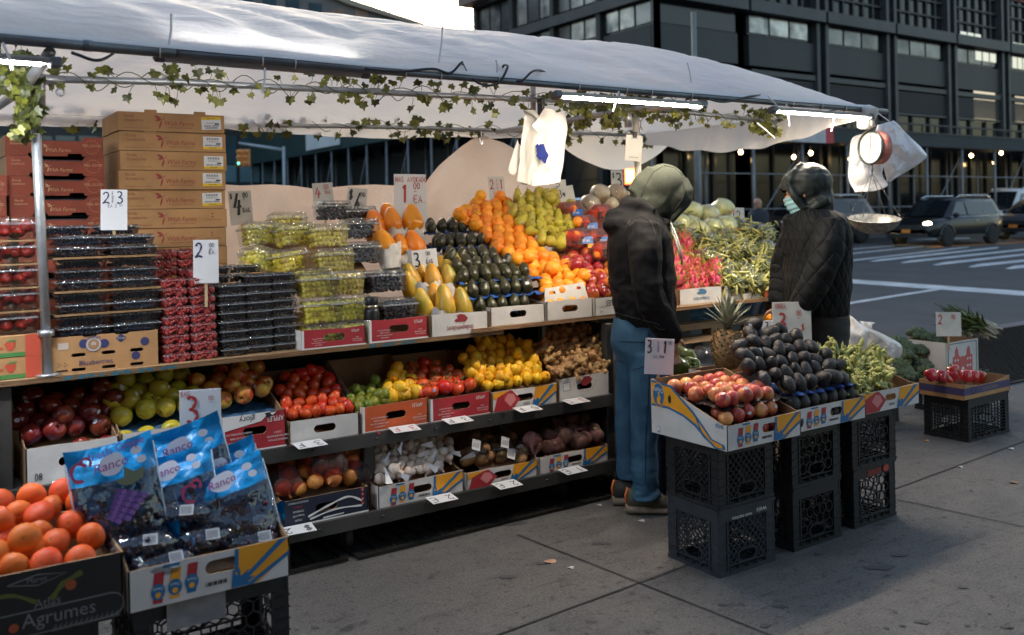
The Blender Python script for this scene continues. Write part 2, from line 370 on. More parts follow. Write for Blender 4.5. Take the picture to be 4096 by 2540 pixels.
# road paint
b = MB(); Zr = lambda u, v: atS(u, v, -.14+.005, .035, KERB)
def quad(*q): b.poly([Zr(*x) for x in q])
k = 1/2.16
def cr(x, y): return 3000+x*k, 600+y*k
quad(cr(600, 1098), cr(600, 1130), cr(2500, 1268), cr(2500, 1228))
quad(cr(800, 1323), cr(1560, 1204), cr(1660, 1204), cr(820, 1338))
for (x0, y0, x1, y1, th) in ((700, 910, 1500, 832, 9), (600, 985, 1900, 836, 11), (1030, 962, 2150, 842, 15), (1295, 974, 2500, 845, 16), (1575, 993, 2560, 880, 18), (1880, 1010, 2600, 930, 20), (2200, 1026, 2700, 975, 22), (700, 870, 1250, 826, 7)):
    w0 = 55
    quad(cr(x0, y0), cr(x0+w0*1.6, y0-th*1.25), cr(x1, y1-th*.35), cr(x1-w0*.2, y1+th*.5), cr(x0+w0, y0+th*.1))
quad(cr(860, 778), cr(860, 790), cr(1900, 765), cr(1900, 757))
struct(b.build('road_marking', mat('road_paint', (.62, .63, .64), .7, n=(3, .35))))
b = MB(); quad(cr(1500, 840), cr(1600, 842), cr(2500, 790), cr(2500, 782)); struct(b.build('centre_line', mat('yellow_paint', (.5, .2, .06), .7)))
FARK = 20.6
b = MB(); b.box(-100, 200, FARK, 23.9, -.5, roadz(FARK)+.16); struct(b.build('far_sidewalk', mat('far_concrete', (.12, .12, .125), .85, n=(.8, .3))))
# steel gratings under the stall and by the kerb
GR = mat('grating_iron', (.035, .033, .03), .55, .6, n=(20, .5), b=(60, .3))
def grating(x0, x1, y0, y1, dx, dy, label):
    g = MB(); g.poly([(x0, y0, .004), (x1, y0, .004), (x1, y1, .004), (x0, y1, .004)], 1)  # flat black sheet painted as the shade below the bars
    for xx in range(int((x1-x0)/dx)+1): X = x0+xx*dx; g.box(X-.004, X+.004, y0, y1, .006, .016)
    for yy in range(int((y1-y0)/dy)+1): Y = y0+yy*dy; g.box(x0, x1, Y-.0025, Y+.0025, .006, .0135)
    for q in ((x0-.03, x1+.03, y0-.03, y0-.005), (x0-.03, x1+.03, y1+.005, y1+.03), (x0-.03, x0-.005, y0, y1), (x1+.005, x1+.03, y0, y1)): g.box(*q, .003, .018)
    tag(g.build('grating', [GR, mat('grating_shade_sheet', (.008, .008, .008), .9)]), label, 'grating', 'steel gratings in the pavement')
grating(.2, 1.66, 3.87, 4.75, .085, .028, 'steel ventilation grating in the pavement under the left half of the stall')
grating(1.76, 3.42, 3.85, 4.75, .085, .028, 'steel ventilation grating in the pavement under the right half of the stall')
grating(7.75, 12.5, 4.2, 6.1, .09, .06, 'dark grating set in the pavement by the kerb beyond the crates')

# ================================================================ BUILDINGS
STEEL = mat('dark_steel', (.024, .027, .029), .5, .2, n=(.6, .35))
STEEL2 = mat('steel_beam', (.05, .056, .062), .45, .3, n=(1.2, .3))
PANEL = mat('steel_panel', (.03, .035, .039), .5, .2, n=(.5, .25))
LOUV = mat('louvre', (.022, .024, .028), .6)
GLASS = mat('dark_glass', (.012, .014, .018), .12, 0, spec=.5, n=(.3, .5))
PALE = mat('pale_window', (.5, .48, .46), .2, .8, n=(1.3, .75), c2=(.08, .09, .1))
BRICK = mat('red_brick', (.17, .06, .045), .85, n=(2, .35), b=(20, .3))
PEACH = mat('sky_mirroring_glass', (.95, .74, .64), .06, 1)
YB = 24.0; XC = YB*.9435; ZG = roadz(YB)
rb = thing('office_building', 'dark steel and glass building with wide floor ledges behind the sidewalk shed on the right', 'building', (XC, YB, ZG))
def part(name, m, f, par=rb, o=(XC, YB, ZG)):
    q = MB(); f(q)
    q.v = [(x-o[0], y-o[1], z-o[2]) for x, y, z in q.v]
    return q.build(name, m, par)
ZT = 24
part('core_wall', STEEL, lambda q: (q.box(XC+.5, 75, YB+.5, 35.9, ZG, ZT), q.box(XC+.5, XC+15, YB+.5, 35.9, ZG, ZT)))
XS = [XC, XC+4.45]+[YB*1.3194+4.72*i for i in range(9)]
part('brick_wall', BRICK, lambda q: q.box(YB*1.66, 75, YB+.1, YB+.45, 11.9, ZT-1))
for i in range(len(XS)-1):
    x0, x1 = XS[i]+.32, XS[i+1]-.32
    if i == 0: x0 = XC
    if i != 1:
        for dx in (-.28, .28): part('column', STEEL2, lambda q: q.box(XS[i]+dx-.1, XS[i]+dx+.1, YB-.12, YB+.35, ZG, ZT) if i else q.box(XC-.02, XC+.16, YB-.02, YB+.16, ZG, ZT))
    part('ledge', STEEL2, lambda q: q.box(x0-.25, x1+.25, YB-.35, YB+.3, 9.15, 9.6))
    part('window_band', GLASS, lambda q: q.box(x0, x1, YB+.12, YB+.3, 8.35, 9.15))
    for jj in range(3):
        xa = x0+(x1-x0)*(jj*.3+.02); pw = (x1-x0)*.27
        if i in (1, 2, 3, 4, 5, 6): part('window', PALE if i in (0, 1, 6) else mat('dim_window', (.22, .22, .22), .15, .7, n=(1, .6)), lambda q: q.box(xa, xa+pw, YB+.06, YB+.1, 8.42, 9.08))
    part('spandrel', PANEL, lambda q: q.box(x0, x1, YB+.02, YB+.3, 7.15, 8.3))
    part('beam', STEEL2, lambda q: (q.box(x0+.05, x1-.05, YB-.05, YB+.2, 6.8, 7.0), q.box(x0+.02, x0+.12, YB-.05, YB+.2, 4, 6.8), q.box(x1-.12, x1-.02, YB-.05, YB+.2, 4, 6.8)))
    def louv(q):
        for z in range(9): q.box(x0+.15, x1-.15, YB+.02, YB+.2, 5.85+z*.1, 5.92+z*.1)
        q.box(x0+.12, x1-.12, YB+.16, YB+.25, 5.8, 6.8)
    part('louvre', LOUV, louv)
    part('transom', STEEL2, lambda q: q.box(x0+.12, x1-.12, YB-.02, YB+.2, 5.7, 5.8))
    part('shop_window', GLASS, lambda q: q.box(x0+.12, x1-.12, YB+.15, YB+.25, ZG+.3, 5.7))
    for jj in (1, 2): part('mullion', STEEL, lambda q: q.box(x0+(x1-x0)*jj/3-.05, x0+(x1-x0)*jj/3+.05, YB+.05, YB+.15, ZG+.3, 5.7))
    def grid(q):
        for a in range(7): xx = x0+(x1-x0)*a/6; q.box(xx-.05, xx+.05, YB+.1, YB+.2, 9.6, 12.4)
        for a in range(5): q.box(x0, x1, YB+.08, YB+.18, 9.6+a*.68, 9.68+a*.68)
    part('window_grid', STEEL, grid); part('upper_window', GLASS, lambda q: q.box(x0, x1, YB+.2, YB+.3, 9.6, 12.4))
# panes of the storefront that mirror the bright sky
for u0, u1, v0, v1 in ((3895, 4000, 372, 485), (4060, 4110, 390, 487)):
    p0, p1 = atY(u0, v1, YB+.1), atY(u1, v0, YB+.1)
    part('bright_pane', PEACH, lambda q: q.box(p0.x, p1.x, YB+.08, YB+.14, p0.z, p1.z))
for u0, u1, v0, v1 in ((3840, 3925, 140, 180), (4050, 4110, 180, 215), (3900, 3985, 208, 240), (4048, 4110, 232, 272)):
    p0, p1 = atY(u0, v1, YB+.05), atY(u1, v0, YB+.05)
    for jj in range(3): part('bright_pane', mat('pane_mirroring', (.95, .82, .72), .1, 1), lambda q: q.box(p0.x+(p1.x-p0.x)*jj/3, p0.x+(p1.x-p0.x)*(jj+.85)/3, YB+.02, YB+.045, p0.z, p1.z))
# left facade (looks towards -X)
YS = [YB+.2+2.93*i for i in range(5)]
for i in range(4):
    y0, y1 = YS[i]+.15, YS[i+1]-.15
    part('ledge', STEEL2, lambda q: q.box(XC-.2, XC+.3, y0-.15, y1+.15, 9.2, 9.6))
    part('ledge', STEEL2, lambda q: q.box(XC-.2, XC+.3, y0-.15, y1+.15, 11.1, 11.7))
    part('spandrel', PANEL, lambda q: q.box(XC+.02, XC+.3, y0, y1, 7.15, 8.3)); part('beam', STEEL2, lambda q: q.box(XC-.05, XC+.2, y0, y1, 6.75, 7.0))
    part('column', STEEL, lambda q: q.box(XC-.1, XC+.3, YS[i+1]-.12, YS[i+1]+.12, ZG, 14))
    for z0, z1 in ((8.4, 9.15), (9.75, 11.0), (11.8, 13.2)):
        for jj in range(3):
            ya = y0+(y1-y0)*jj/3+.05
            part('window', PALE if (i+jj) % 3 else mat('dim_window', (.11, .115, .115), .2), lambda q: q.box(XC+.08, XC+.14, ya, ya+(y1-y0)/3-.12, z0, z1))
    part('curtain_wall', GLASS, lambda q: q.box(XC+.15, XC+.3, y0-.15, y1+.15, ZG, 14))
part('corner_bay', mat('brown_bay', (.16, .11, .095), .6), lambda q: q.box(XC-.75, XC+.4, 34.4, 36.3, 11.2, 16))
nb = thing('sky_block_building', 'unseen brown brick building added behind the camera to block part of the sky', 'building', (-8, -5.5, 0))  # out of view, added to cut off part of the sky light
q = MB(); q.box(-45, 13, -8, 0, 0, 9.5); q.build('wall', mat('brown_brick', (.14, .09, .07), .85, n=(1.5, .3)), nb)
for a in range(14):
    for z in (1.0, 5.2): q = MB(); q.box(-43+a*4, -40.6+a*4, -.02, .03, z, z+2.4); q.build('window', GLASS, nb)
wg = thing('low_building', 'low dark building behind the scaffold left of the steel office block', 'building', (XC+5, 48, 0))
q = MB(); q.box(-4.5, 8, -9, 22, 0, 9.4); q.build('wall', STEEL, wg)
for a in range(5):
    q = MB(); q.box(-4.6, -4.52, -8+a*4, -5.2+a*4, 5, 7.8); q.build('window', GLASS, wg)
# grey block far left with sloping parapet
YG = 62.0
gb = thing('grey_building', 'grey block with rows of dark panes and a sloping parapet above the canopy', 'building', (10, YG, 0))
GREY = mat('grey_render', (.19, .175, .17), .8, n=(.4, .2)); 
pts = [atY(u, v, YG) for u, v in ((-900, 1000), (1705, 1000), (1690, 97), (1389, -2), (1000, -170), (-900, -500))]
q = MB(); q.panel(front(10, YG, 0), [(p.x-10, p.z) for p in pts], [], 14, 0, 0, 0)
q.v = [(x-10, y-YG, z) for x, y, z in q.v]; q.build('wall', GREY, gb)
pp = [atY(u, v, YG) for u, v in ((1000, -170), (1389, -2), (1690, 97), (1690, 112), (1389, 22), (1000, -140))]
q = MB(); q.panel(front(10, YG-.35, 0), [(p.x-10, p.z) for p in pp], [], .4, 0, 0, 0); q.v = [(x-10, y-YG, z) for x, y, z in q.v]; q.build('parapet', mat('parapet', (.36, .28, .22), .7), gb)
TEAL = mat('teal_glass', (.045, .085, .105), .15, n=(.4, .5)); TEAL2 = mat('teal_panel', (.11, .2, .235), .3, n=(.6, .3))
for u0 in range(-60, 1560, 92):
    for (v0, v1, m_) in ((-60, 62, 'o'), (545, 655, 'd'), (662, 728, 't'), (734, 760, 'd')):
        if m_ != 'o' and u0 > 1130: continue
        if m_ == 'o' and u0 > 1180: v0, v1 = (15, 50) if u0 < 1300 else (38, 66)
        a_, c_ = atY(u0+8, v1, YG-.02), atY(u0+84 if m_ != 'o' else u0+58, v0, YG-.02)
        if m_ == 'o' and u0 > 1440: continue
        mm = TEAL if m_ != 't' else TEAL2
        if m_ == 'o' and u0 > 1250: mm = mat('warm_pane', (.4, .24, .17), .4, n=(.8, .6))
        q = MB(); q.box(a_.x-10, c_.x-10, -.08, .05, a_.z, c_.z); q.build('window', mm, gb)
q = MB(); a_, c_ = atY(-900, 770, YG), atY(1180, 540, YG); q.box(a_.x-10, c_.x-10, -.02, .03, a_.z-3, c_.z+1.2); q.build('frame_panel', STEEL, gb)
# sidewalk sheds (roofed scaffolds)
PIPE = mat('scaffold_pipe', (.2, .21, .23), .5, .4, n=(8, .3)); SHED = mat('shed_board', (.018, .03, .036), .7, n=(.7, .3)); SHEDG = mat('shed_green', (.02, .05, .052), .7, n=(.7, .3))
BULB = mat('bulb', (1, .8, .5), em=((1, .62, .25), 14))
YSH = 21.2; zs = roadz(YSH)+.16
def shed(name, label, L, loc, rz, zt, zb, green, n, bulbs, rail=True):
    g = thing(name, label, 'scaffold', loc, rz)
    q = MB(); q.box(0, L, 0, .06, zb, zb+(.5 if rail else zt-zb)); q.build('parapet_board', SHEDG if green else SHED, g)
    if rail:
        q = MB()
        for i in range(int(L/.9)): q.box(i*.9-.025, i*.9+.025, 0, .05, zb+.5, zt)
        for z in (zb+.5, zt-.05): q.box(0, L, -.03, .05, z, z+.06)
        q.build('railing', PANEL, g)
    q = MB(); q.box(0, L, .06, 2.6, zb+.15, zb+.3); q.build('deck', SHED, g)
    for i in range(n):
        x = .2+i*L/n
        q = MB(); q.tube([(x, .1, 0), (x, .1, zb)], .055, 8); q.build('post', PIPE, g); q = MB(); q.tube([(x, 2.3, 0), (x, 2.3, zb+.1)], .055, 6); q.build('post', PIPE, g)
        q = MB()
        for z in (1.1, 2.3): q.tube([(x, .1, z), (x+L/n, .1, z)], .026, 6)
        q.build('rail', PIPE, g)
        if i % 2: q = MB(); q.tube([(x, .14, .4), (x+L/n, .14, zb-.3)], .024, 6); q.build('brace', PIPE, g)
    for x, y, z in bulbs:
        q = MB(); q.ell((x, y, z), (.07, .07, .085), 10, 7); q.tube([(x, y, z+.07), (x, y, zb+.15)], .03, 6, 1); q.build('bulb', [BULB, STEEL], g)
    return g
bx = []
for u, v, yy in ((2963, 608, 1.6), (3175, 628, 1.9), (3243, 612, .5), (3390, 636, 2.2), (3885, 622, .5), (4005, 612, .5), (3978, 652, 2.2)):
    p = atY(u, v, YSH+yy); bx.append((p.x-XC+1, yy, p.z-zs))
s1 = shed('sidewalk_shed', 'dark sidewalk shed on pipe scaffold with warm bulbs along the steel building', 46, (XC-1, YSH, zs), 0, 4.9-zs, 4.02-zs, False, 18, bx)
p = atX(2610, 605, 21.6)
s2 = shed('sidewalk_shed', 'green boarded sidewalk shed on pipe scaffold in the side street above the plastic sheet', 34, (20.6, 62, .75), -90, 6.85, 4.7, True, 15, [(62-p.y, -.2, p.z-.75)], False)
a_, c_ = atX(1226, 603, 20.5), atX(1357, 535, 20.5)
q = MB(); q.box(-.03, .03, -abs(a_.y-c_.y)/2, abs(a_.y-c_.y)/2, 0, 2.0); q.build('board', mat('white_board', (.62, .66, .7), .6, n=(.8, .2)), None, (20.5, (a_.y+c_.y)/2, a_.z)); bpy.data.objects['board'].name = 'billboard'
tag(bpy.data.objects['billboard'], 'blank white billboard on the green shed above the plastic sheet', 'billboard')
a_, c_ = atY(3140, 565, YSH-.08), atY(3332, 505, YSH-.08)
g = thing('banner', 'white banner with a red end hung on the dark sidewalk shed', 'banner', (a_.x, YSH-.08, a_.z))
W_, H_ = c_.x-a_.x, c_.z-a_.z
q = MB(); q.box(0, W_*.83, -.02, .02, 0, H_); q.build('cloth', mat('banner_white', (.45, .45, .48), .7, n=(2, .3)), g)
q = MB(); q.box(W_*.83, W_, -.02, .02, 0, H_); q.build('red_end', mat('banner_red', (.4, .05, .06), .7), g)
# street furniture beyond
b = MB(); p = atD(2790, 850, 19); z0 = roadz(p.y); t_ = atD(2786, 48, 19).z; b.tube([(0, 0, 0), (0, 0, t_-z0)], .055, 10); b.tube([(0, 0, 0), (0, 0, .5)], .1, 10); tag(b.build('street_pole', mat('pole_grey', (.24, .23, .22), .5, .3, n=(3, .3)), None, (p.x, p.y, z0)), 'slim grey street pole rising above the canopy', 'pole')
YEL = mat('signal_yellow', (.8, .32, .09), .5)
p = atD(1135, 600, 54); g = thing('traffic_signal', 'traffic signal on a pale arm with two yellow heads seen beside the cardboard stack', 'traffic light', (p.x, p.y, roadz(p.y)))
zb_ = p.z-roadz(p.y); arm = atD(955, 572, 54)-p
b = MB(); b.tube([(0, 0, 0), (0, 0, zb_+.2)], .1, 8); b.tube([(0, 0, zb_), (arm.x, arm.y, arm.z+zb_)], [.1, .07], 8); b.build('pole', mat('pole_pale', (.35, .4, .45), .5, .3), g)
for du, on in ((962, 1), (988, 0)):
    h = atD(du, 632, 54)-p; b = MB(); hx, hy, hz = h.x, h.y, h.z+zb_
    b.bbox(hx-.17, hx+.17, hy-.15, hy+.15, hz-.5, hz+.5, .04)
    for kk in (-.33, 0, .33): b.tube([(hx-.1, hy-.13, hz+kk), (hx-.22, hy-.3, hz+kk)], .13, 10)
    hd = b.build('signal_head', YEL, g)
    b = MB()
    for kk in (-.33, 0, .33): b.ell((hx-.18, hy-.24, hz+kk), (.1, .1, .1), 8, 6, 1 if (on and kk < 0) else 0)
    b.build('lens', [mat('lens_dark', (.05, .02, .02), .3), mat('lens_green', (.1, .8, .6), em=((.1, .9, .65), 2))], hd)
p = atD(2517, 705, 13.5); g = thing('pedestrian_signal', 'pedestrian signal showing a glowing orange red hand behind the stall', 'traffic light', (p.x, p.y, -.1))
zz = p.z+.1; b = MB(); b.tube([(.16, .1, 0), (.16, .1, zz+.5)], .06, 10); b.build('pole', mat('pole_grey', (.24, .23, .22), .5, .3), g)
b = MB(); M_ = RZ(-28); b.bbox(-.13, .13, -.02, .18, zz-.17, zz+.2, .02, 0, M_); b.box(-.14, .14, -.14, -.02, zz+.18, zz+.2, 0, M_); b.build('housing', mat('black_plastic', (.02, .02, .022), .5), g)
b = MB(); b.bbox(-.075, .075, -.035, -.018, zz-.12, zz+.14, .006, 0, M_)
for i in range(4): b.bbox(-.06+i*.032, -.035+i*.032, -.045, -.03, zz, zz+.1, .003, 1, M_)
b.bbox(-.06, .06, -.045, -.03, zz-.09, zz+.03, .003, 1, M_); b.build('hand_symbol', [mat('sig_red', (.6, .05, .02), em=((1, .08, .02), 4)), mat('sig_hand', (1, .4, .1), em=((1, .35, .05), 9))], g)

# ================================================================ CARS
TYRE = mat('tyre', (.012, .012, .013), .85); RIM = mat('alloy_rim', (.35, .36, .38), .35, .7); CGL = mat('car_glass', (.01, .013, .016), .06, spec=.7)
CHROME = mat('chrome_trim', (.6, .66, .72), .2, .9); TRIM = mat('black_plastic', (.02, .02, .022), .5)
def car(label, pos, rz, paint, hgt=1.68, L=4.6, lights=True, rails=True, plate=True):
    g = thing('parked_car' if not lights else 'car', label, 'car', pos, rz)
    k = L/4.6; st = [(-2.3, .5, .95, .74), (-2.26, .36, 1.02, .84), (-1.9, .3, 1.06, .91), (-1.2, .3, 1.05, .93), (0, .3, 1.02, .935), (.9, .3, 1.0, .93), (1.3, .3, .98, .92), (1.85, .31, .93, .9), (2.15, .36, .84, .84), (2.28, .42, .72, .74), (2.31, .5, .6, .68)]
    q = MB(); vs = []; n = 13
    for x, sl, bl, hw in st:
        half = [(hw*.9, sl), (hw*.985, sl+.12), (hw, (sl+bl)/2), (hw*.985, bl-.1), (hw*.93, bl-.01), (hw*.6, bl+.035), (0, bl+.045)]
        ring = [(x*k, -y, z) for y, z in half]+[(x*k, y, z) for y, z in half[-2::-1]]; vs += ring
    fs = [(i*n+j, i*n+n+j, i*n+n+j+1, i*n+j+1) for i in range(len(st)-1) for j in range(n-1)]
    fs += [tuple(range(n))[::-1], tuple(range((len(st)-1)*n, len(st)*n))]
    q.add([(a, b_, c) for a, b_, c in vs], [f[::-1] for f in fs], 0, True)
    # greenhouse
    lv = [(-2.22, 1.32, .87, 1.0), (-2.05, .88, .785, 1.3), (-1.9, .5, .69, hgt-.09), (-1.72, .28, .6, hgt-.01), (-1.2, -.1, .3, hgt+.02)]
    vs = []
    for xr, xf, hw, z in lv: vs += [(xr*k, -hw, z), (xf*k, -hw, z), ((xf+.1)*k, 0, z), (xf*k, hw, z), (xr*k, hw, z), ((xr-.05)*k, 0, z)]
    fs = [(i*6+j, i*6+(j+1) % 6, i*6+6+(j+1) % 6, i*6+6+j) for i in range(4) for j in range(6)]+[tuple(range(24, 30))]
    q.add(vs, fs, 0, True); body = q.build('body', paint, g)
    def gl(name, pts):
        q = MB(); q.add(pts, [(0, 1, 2, 3)], 0); q.build(name, CGL, g)
    def on(x, t, s, e=.022):  # point on the side of the greenhouse, t 0..1 up
        hw = .87+(.69-.87)*t; return (x*k, s*(hw+e), 1.0+t*(hgt-1.09))
    for s in (-1, 1):
        o_ = 1 if s < 0 else -1
        for a0, a1, b0, b1 in ((.1, 1.02, .1, .52), (-.95, .0, -.95, .02), (-1.95, -1.05, -1.75, -1.03)):
            gl('side_window', [on(a0, .12, s), on(a1, .12, s), on(b1, .86, s), on(b0, .86, s)][::o_])
    gl('windscreen', [(1.32*k, -.74, 1.06), (1.44*k, 0, 1.06), (.64*k, 0, hgt-.1), (.55*k, -.6, hgt-.12)]); gl('windscreen', [(1.44*k, 0, 1.06), (1.32*k, .74, 1.06), (.55*k, .6, hgt-.12), (.64*k, 0, hgt-.1)])
    gl('rear_window', [(-2.27*k, .7, 1.1), (-2.27*k, -.7, 1.1), (-2.0*k, -.6, hgt-.15), (-2.0*k, .6, hgt-.15)])
    for x in (-1.42, 1.38):
        for s in (-1, 1):
            w_ = thing('wheel', '', '', (x*k, s*.86, .34)); del w_['label'], w_['category']; w_.parent = g
            q = MB(); q.lathe([(.2, -.11), (.31, -.115), (.34, -.08), (.345, 0), (.34, .08), (.31, .115), (.2, .11)], 22, 0, RX(90)); q.build('tyre', TYRE, w_)
            q = MB(); q.lathe([(.01, .07), (.05, .1), (.06, .085), (.2, .07), (.225, .09), (.225, -.05), (.01, -.05)], 20, 1, RX(90 if s < 0 else -90))
            for a in range(5): q.box(-.03, .03, .03, .22, .085, .1, 0, RX(90 if s < 0 else -90) @ RZ(a*72))
            q.build('rim', [RIM, TRIM], w_)
            q = MB(); q.tube([(x*k+.42*math.cos(t), s*.915, .34+.42*math.sin(t)) for t in [math.pi*j/10 for j in range(11)]], .05, 6); q.build('wheel_arch', TRIM, g)
    q = MB(); q.box(2.2*k, 2.33*k, -.5, .5, .6, .76); q.box(2.1*k, 2.34*k, -.72, .72, .34, .48); q.build('grille', TRIM, g)
    q = MB()
    for s in (-1, 1): q.box(-2.15*k, 1.9*k, s*.9-.03, s*.9+.03, .3, .4)
    q.build('sill', TRIM, g)
    for s in (-1, 1):
        q = MB(); q.ell((2.1*k, s*.66, .8), (.17, .16, .07), 10, 7); q.build('headlight', mat('headlamp_on', (1, .9, .7), em=((1, .75, .4), 30 if s > 0 else 12)) if lights else mat('headlamp', (.4, .42, .45), .1), g)
        q = MB(); q.ell((-2.22*k, s*.7, .9), (.08, .13, .1), 8, 6); q.build('tail_light', mat('tail_lamp', (.35, .02, .02), .2), g)
        q = MB(); q.ell((.98*k, s*1.0, 1.08), (.07, .12, .08), 8, 6); q.build('mirror', paint, g)
        if rails: q = MB(); q.tube([(-1.8*k, s*.66, hgt-.02), (-1.6*k, s*.63, hgt+.05), (.1*k, s*.63, hgt+.05), (.35*k, s*.66, hgt-.03)], .022, 6); q.tube([(-2.0*k, s*.875, 1.02), (1.1*k, s*.895, 1.01)], .012, 6); q.build('roof_rail', CHROME, g)
        q = MB(); q.box(-.5*k, -.3*k, s*.945-.008, s*.945+.008, .86, .89); q.build('door_handle', CHROME, g)
    if plate: q = MB(); q.box(2.33*k, 2.35*k, -.16, .16, .5, .62); q.build('number_plate', mat('plate_orange', (.75, .25, .04), .5), g)
    return g
BLK = mat('black_car_paint', (.006, .007, .009), .3, 0, coat=.25, spec=.3); DTEAL = mat('dark_teal_car_paint', (.02, .04, .05), .18, .3, coat=.7)
def ground_at(u, v): return atS(u, v, -.14, .035, KERB)
pf = ground_at(3787, 986)
car('black sport utility car with lit headlights and orange plate waiting behind the crosswalk', (pf.x+1.35, pf.y+.86, pf.z-.02), 180, BLK, 1.7)
car('dark car with pale roof rails seen behind the hanging scale', (pf.x-2.3, pf.y+3.6, roadz(pf.y+3.6)), 176, mat('navy_car_paint', (.01, .013, .018), .3, 0, coat=.25), 1.66, lights=False)
car('grey pickup cut off by the right edge behind the black car', (pf.x+7.6, pf.y+.5, roadz(pf.y+.5)), 180, mat('grey_car_paint', (.07, .075, .08), .3, .3), 1.6)
car('white van far back at the right edge beyond the other cars', (pf.x+11.5, pf.y+3.8, roadz(pf.y+3.8)), 180, mat('white_car_paint', (.6, .6, .6), .3), 1.95, L=5)
car('dark teal car parked at the kerb behind the cabbages', (7.0, 8.0, roadz(8)), 0, DTEAL, 1.72, L=4.9, lights=False)
# ================================================================ STALL AND CANOPY
DKZ = .945                        # top of the plywood counter
GALV = mat('galvanised_pipe', (.48, .5, .52), .38, .75, n=(9, .3), b=(60, .15))
GALVD = mat('weathered_pipe', (.17, .19, .21), .42, .6, n=(6, .45), b=(50, .2))
PLY = mat('plywood', (.42, .26, .13), .75, n=(3, .5), stretch=(1, 6, 14), b=(20, .3))
PLYE = mat('plywood_edge', (.36, .2, .09), .8, n=(4, .6), stretch=(2, 2, 60), b=(30, .4))
RACK = mat('rack_steel', (.085, .082, .078), .5, .5, n=(3, .4), b=(30, .2))
BLACKB = mat('black_board', (.025, .021, .018), .85)
st = thing('market_stall', 'long fruit stall with a plywood counter over two dark steel shelves on casters', 'market stall', (1.8, 4.2, 0))
def sp_(name, m, f):
    q = MB(); f(q); q.v = [(x-1.8, y-4.2, z) for x, y, z in q.v]; return q.build(name, m, st)
def ply(q, x0, x1, ya, yb_, z, t=.02):
    q.add([(x0, ya, z), (x1, yb_, z), (x1, 5.5, z), (x0, 5.5, z), (x0, ya, z-t), (x1, yb_, z-t), (x1, 5.5, z-t), (x0, 5.5, z-t)], [(0, 1, 2, 3), (7, 6, 5, 4)], 0)
    n = 40; vs = []
    for i in range(n+1):
        f = i/n; X = x0+(x1-x0)*f; Y = ya+(yb_-ya)*f-.001+wob((X, 0, 1), 9, .004); vs += [(X, Y, z), (X, Y+wob((X, 5, 1), 11, .004), z-t)]
    q.add(vs, [(2*i, 2*i+1, 2*i+3, 2*i+2) for i in range(n)], 1)
    for k in range(3): q.add([(x0, ya-.003-.001*k, z-t*(k+.35)/3), (x1, yb_-.003-.001*k, z-t*(k+.35)/3), (x1, yb_-.003-.001*k, z-t*(k+.6)/3), (x0, ya-.003-.001*k, z-t*(k+.6)/3)], [(0, 3, 2, 1)], 2)
PLYM = [PLY, PLYE, mat('ply_line', (.13, .07, .035), .9)]
sp_('counter_board', PLYM, lambda q: ply(q, -.6, 2.62, 3.92, 3.95, DKZ))
sp_('counter_board', PLYM, lambda q: ply(q, 2.42, 5.15, 3.93, 4.05, DKZ+.022))
for x0, x1 in ((.56, .60), (.61, .68), (.69, .71), (.73, .82), (.83, .9), (.92, .99), (1.85, 1.9), (1.92, 2.0), (2.02, 2.1)):
    sp_('paint_mark', mat('teal_paint', (.03, .12, .16), .7), lambda q: q.art(front(x0, 3.911+.03*(x0+.6)/3.2, DKZ-.019), [((x1-x0)*a, b_) for a, b_ in ((0, .003), (.3, 0), (.5, .008), (.8, .001), (1, .012), (.7, .017), (.45, .013), (.2, .017))], 0))
SH = [(2, .533), (3, .188)]
def shelf(q, z, x0=-.5):
    f = 3.9 if z > .3 else 3.85
    q.box(x0, 3.3, 3.93, 4.6, z-.03, z); q.box(x0, 3.3, f, f+.025, z-.055, z+.006); q.box(x0, 3.3, f+.025, f+.05, z-.055, z-.04); q.box(x0, 3.3, f+.025, 3.93, z-.02, z-.004)
    for x in [x0+.2+i*.31 for i in range(11)]: q.tube([(x, f+.001, z-.022), (x, f-.007, z-.022)], .006, 8)
for _, z in SH: sp_('steel_shelf', RACK, lambda q: shelf(q, z))
for x in (.335, 1.83, 3.3):
    sp_('upright', RACK, lambda q: q.bbox(x, x+.055, 3.955, 4.0, .12, .5 if 1 < x < 2 else DKZ-.025, .004))
sp_('end_panel', mat('bronze_sheet', (.16, .11, .07), .35, .6, n=(2, .6)), lambda q: q.box(3.335, 3.345, 4.0, 4.6, .1, DKZ-.03))
sp_('upright', GALV, lambda q: q.bbox(3.35, 3.385, 3.93, 3.965, .03, DKZ-.03, .003))
sp_('back_board', BLACKB, lambda q: q.box(-.6, 3.3, 4.6, 4.62, .05, DKZ-.03))
sp_('wall_board', BLACKB, lambda q: q.box(3.4, 5.1, 5.1, 5.12, .0, DKZ))
for x in (.5, 1.75, 3.0):
    def cas(q):
        q.box(x-.035, x+.035, 3.97, 4.05, .11, .125); q.box(x-.03, x-.024, 3.98, 4.04, .03, .11); q.box(x+.024, x+.03, 3.98, 4.04, .03, .11)
        q.lathe([(.01, -.02), (.05, -.02), (.056, -.012), (.056, .012), (.05, .02), (.01, .02)], 20, 1, T(x, 4.01, .056) @ RY(90)); q.tube([(x-.034, 4.01, .056), (x+.034, 4.01, .056)], .008, 8)
    sp_('caster', [RACK, mat('caster_rubber', (.03, .03, .032), .6)], cas)
sp_('torn_tape', mat('packing_tape', (.16, .1, .06), .35, n=(12, .5)), lambda q: q.add([v for i in range(12) for v in ((3.31+.02*math.sin(i*.9), 3.9-.01*(i % 2)-.004*i, .72-.053*i), (3.345+.025*math.sin(i*.9+.5), 3.89-.004*i, .715-.053*i))], [(2*i, 2*i+1, 2*i+3, 2*i+2) for i in range(11)]))
for x in (3.6, 4.95): sp_('leg', PLYE, lambda q: q.box(x, x+.09, 4.15, 4.24, 0, DKZ-.02))
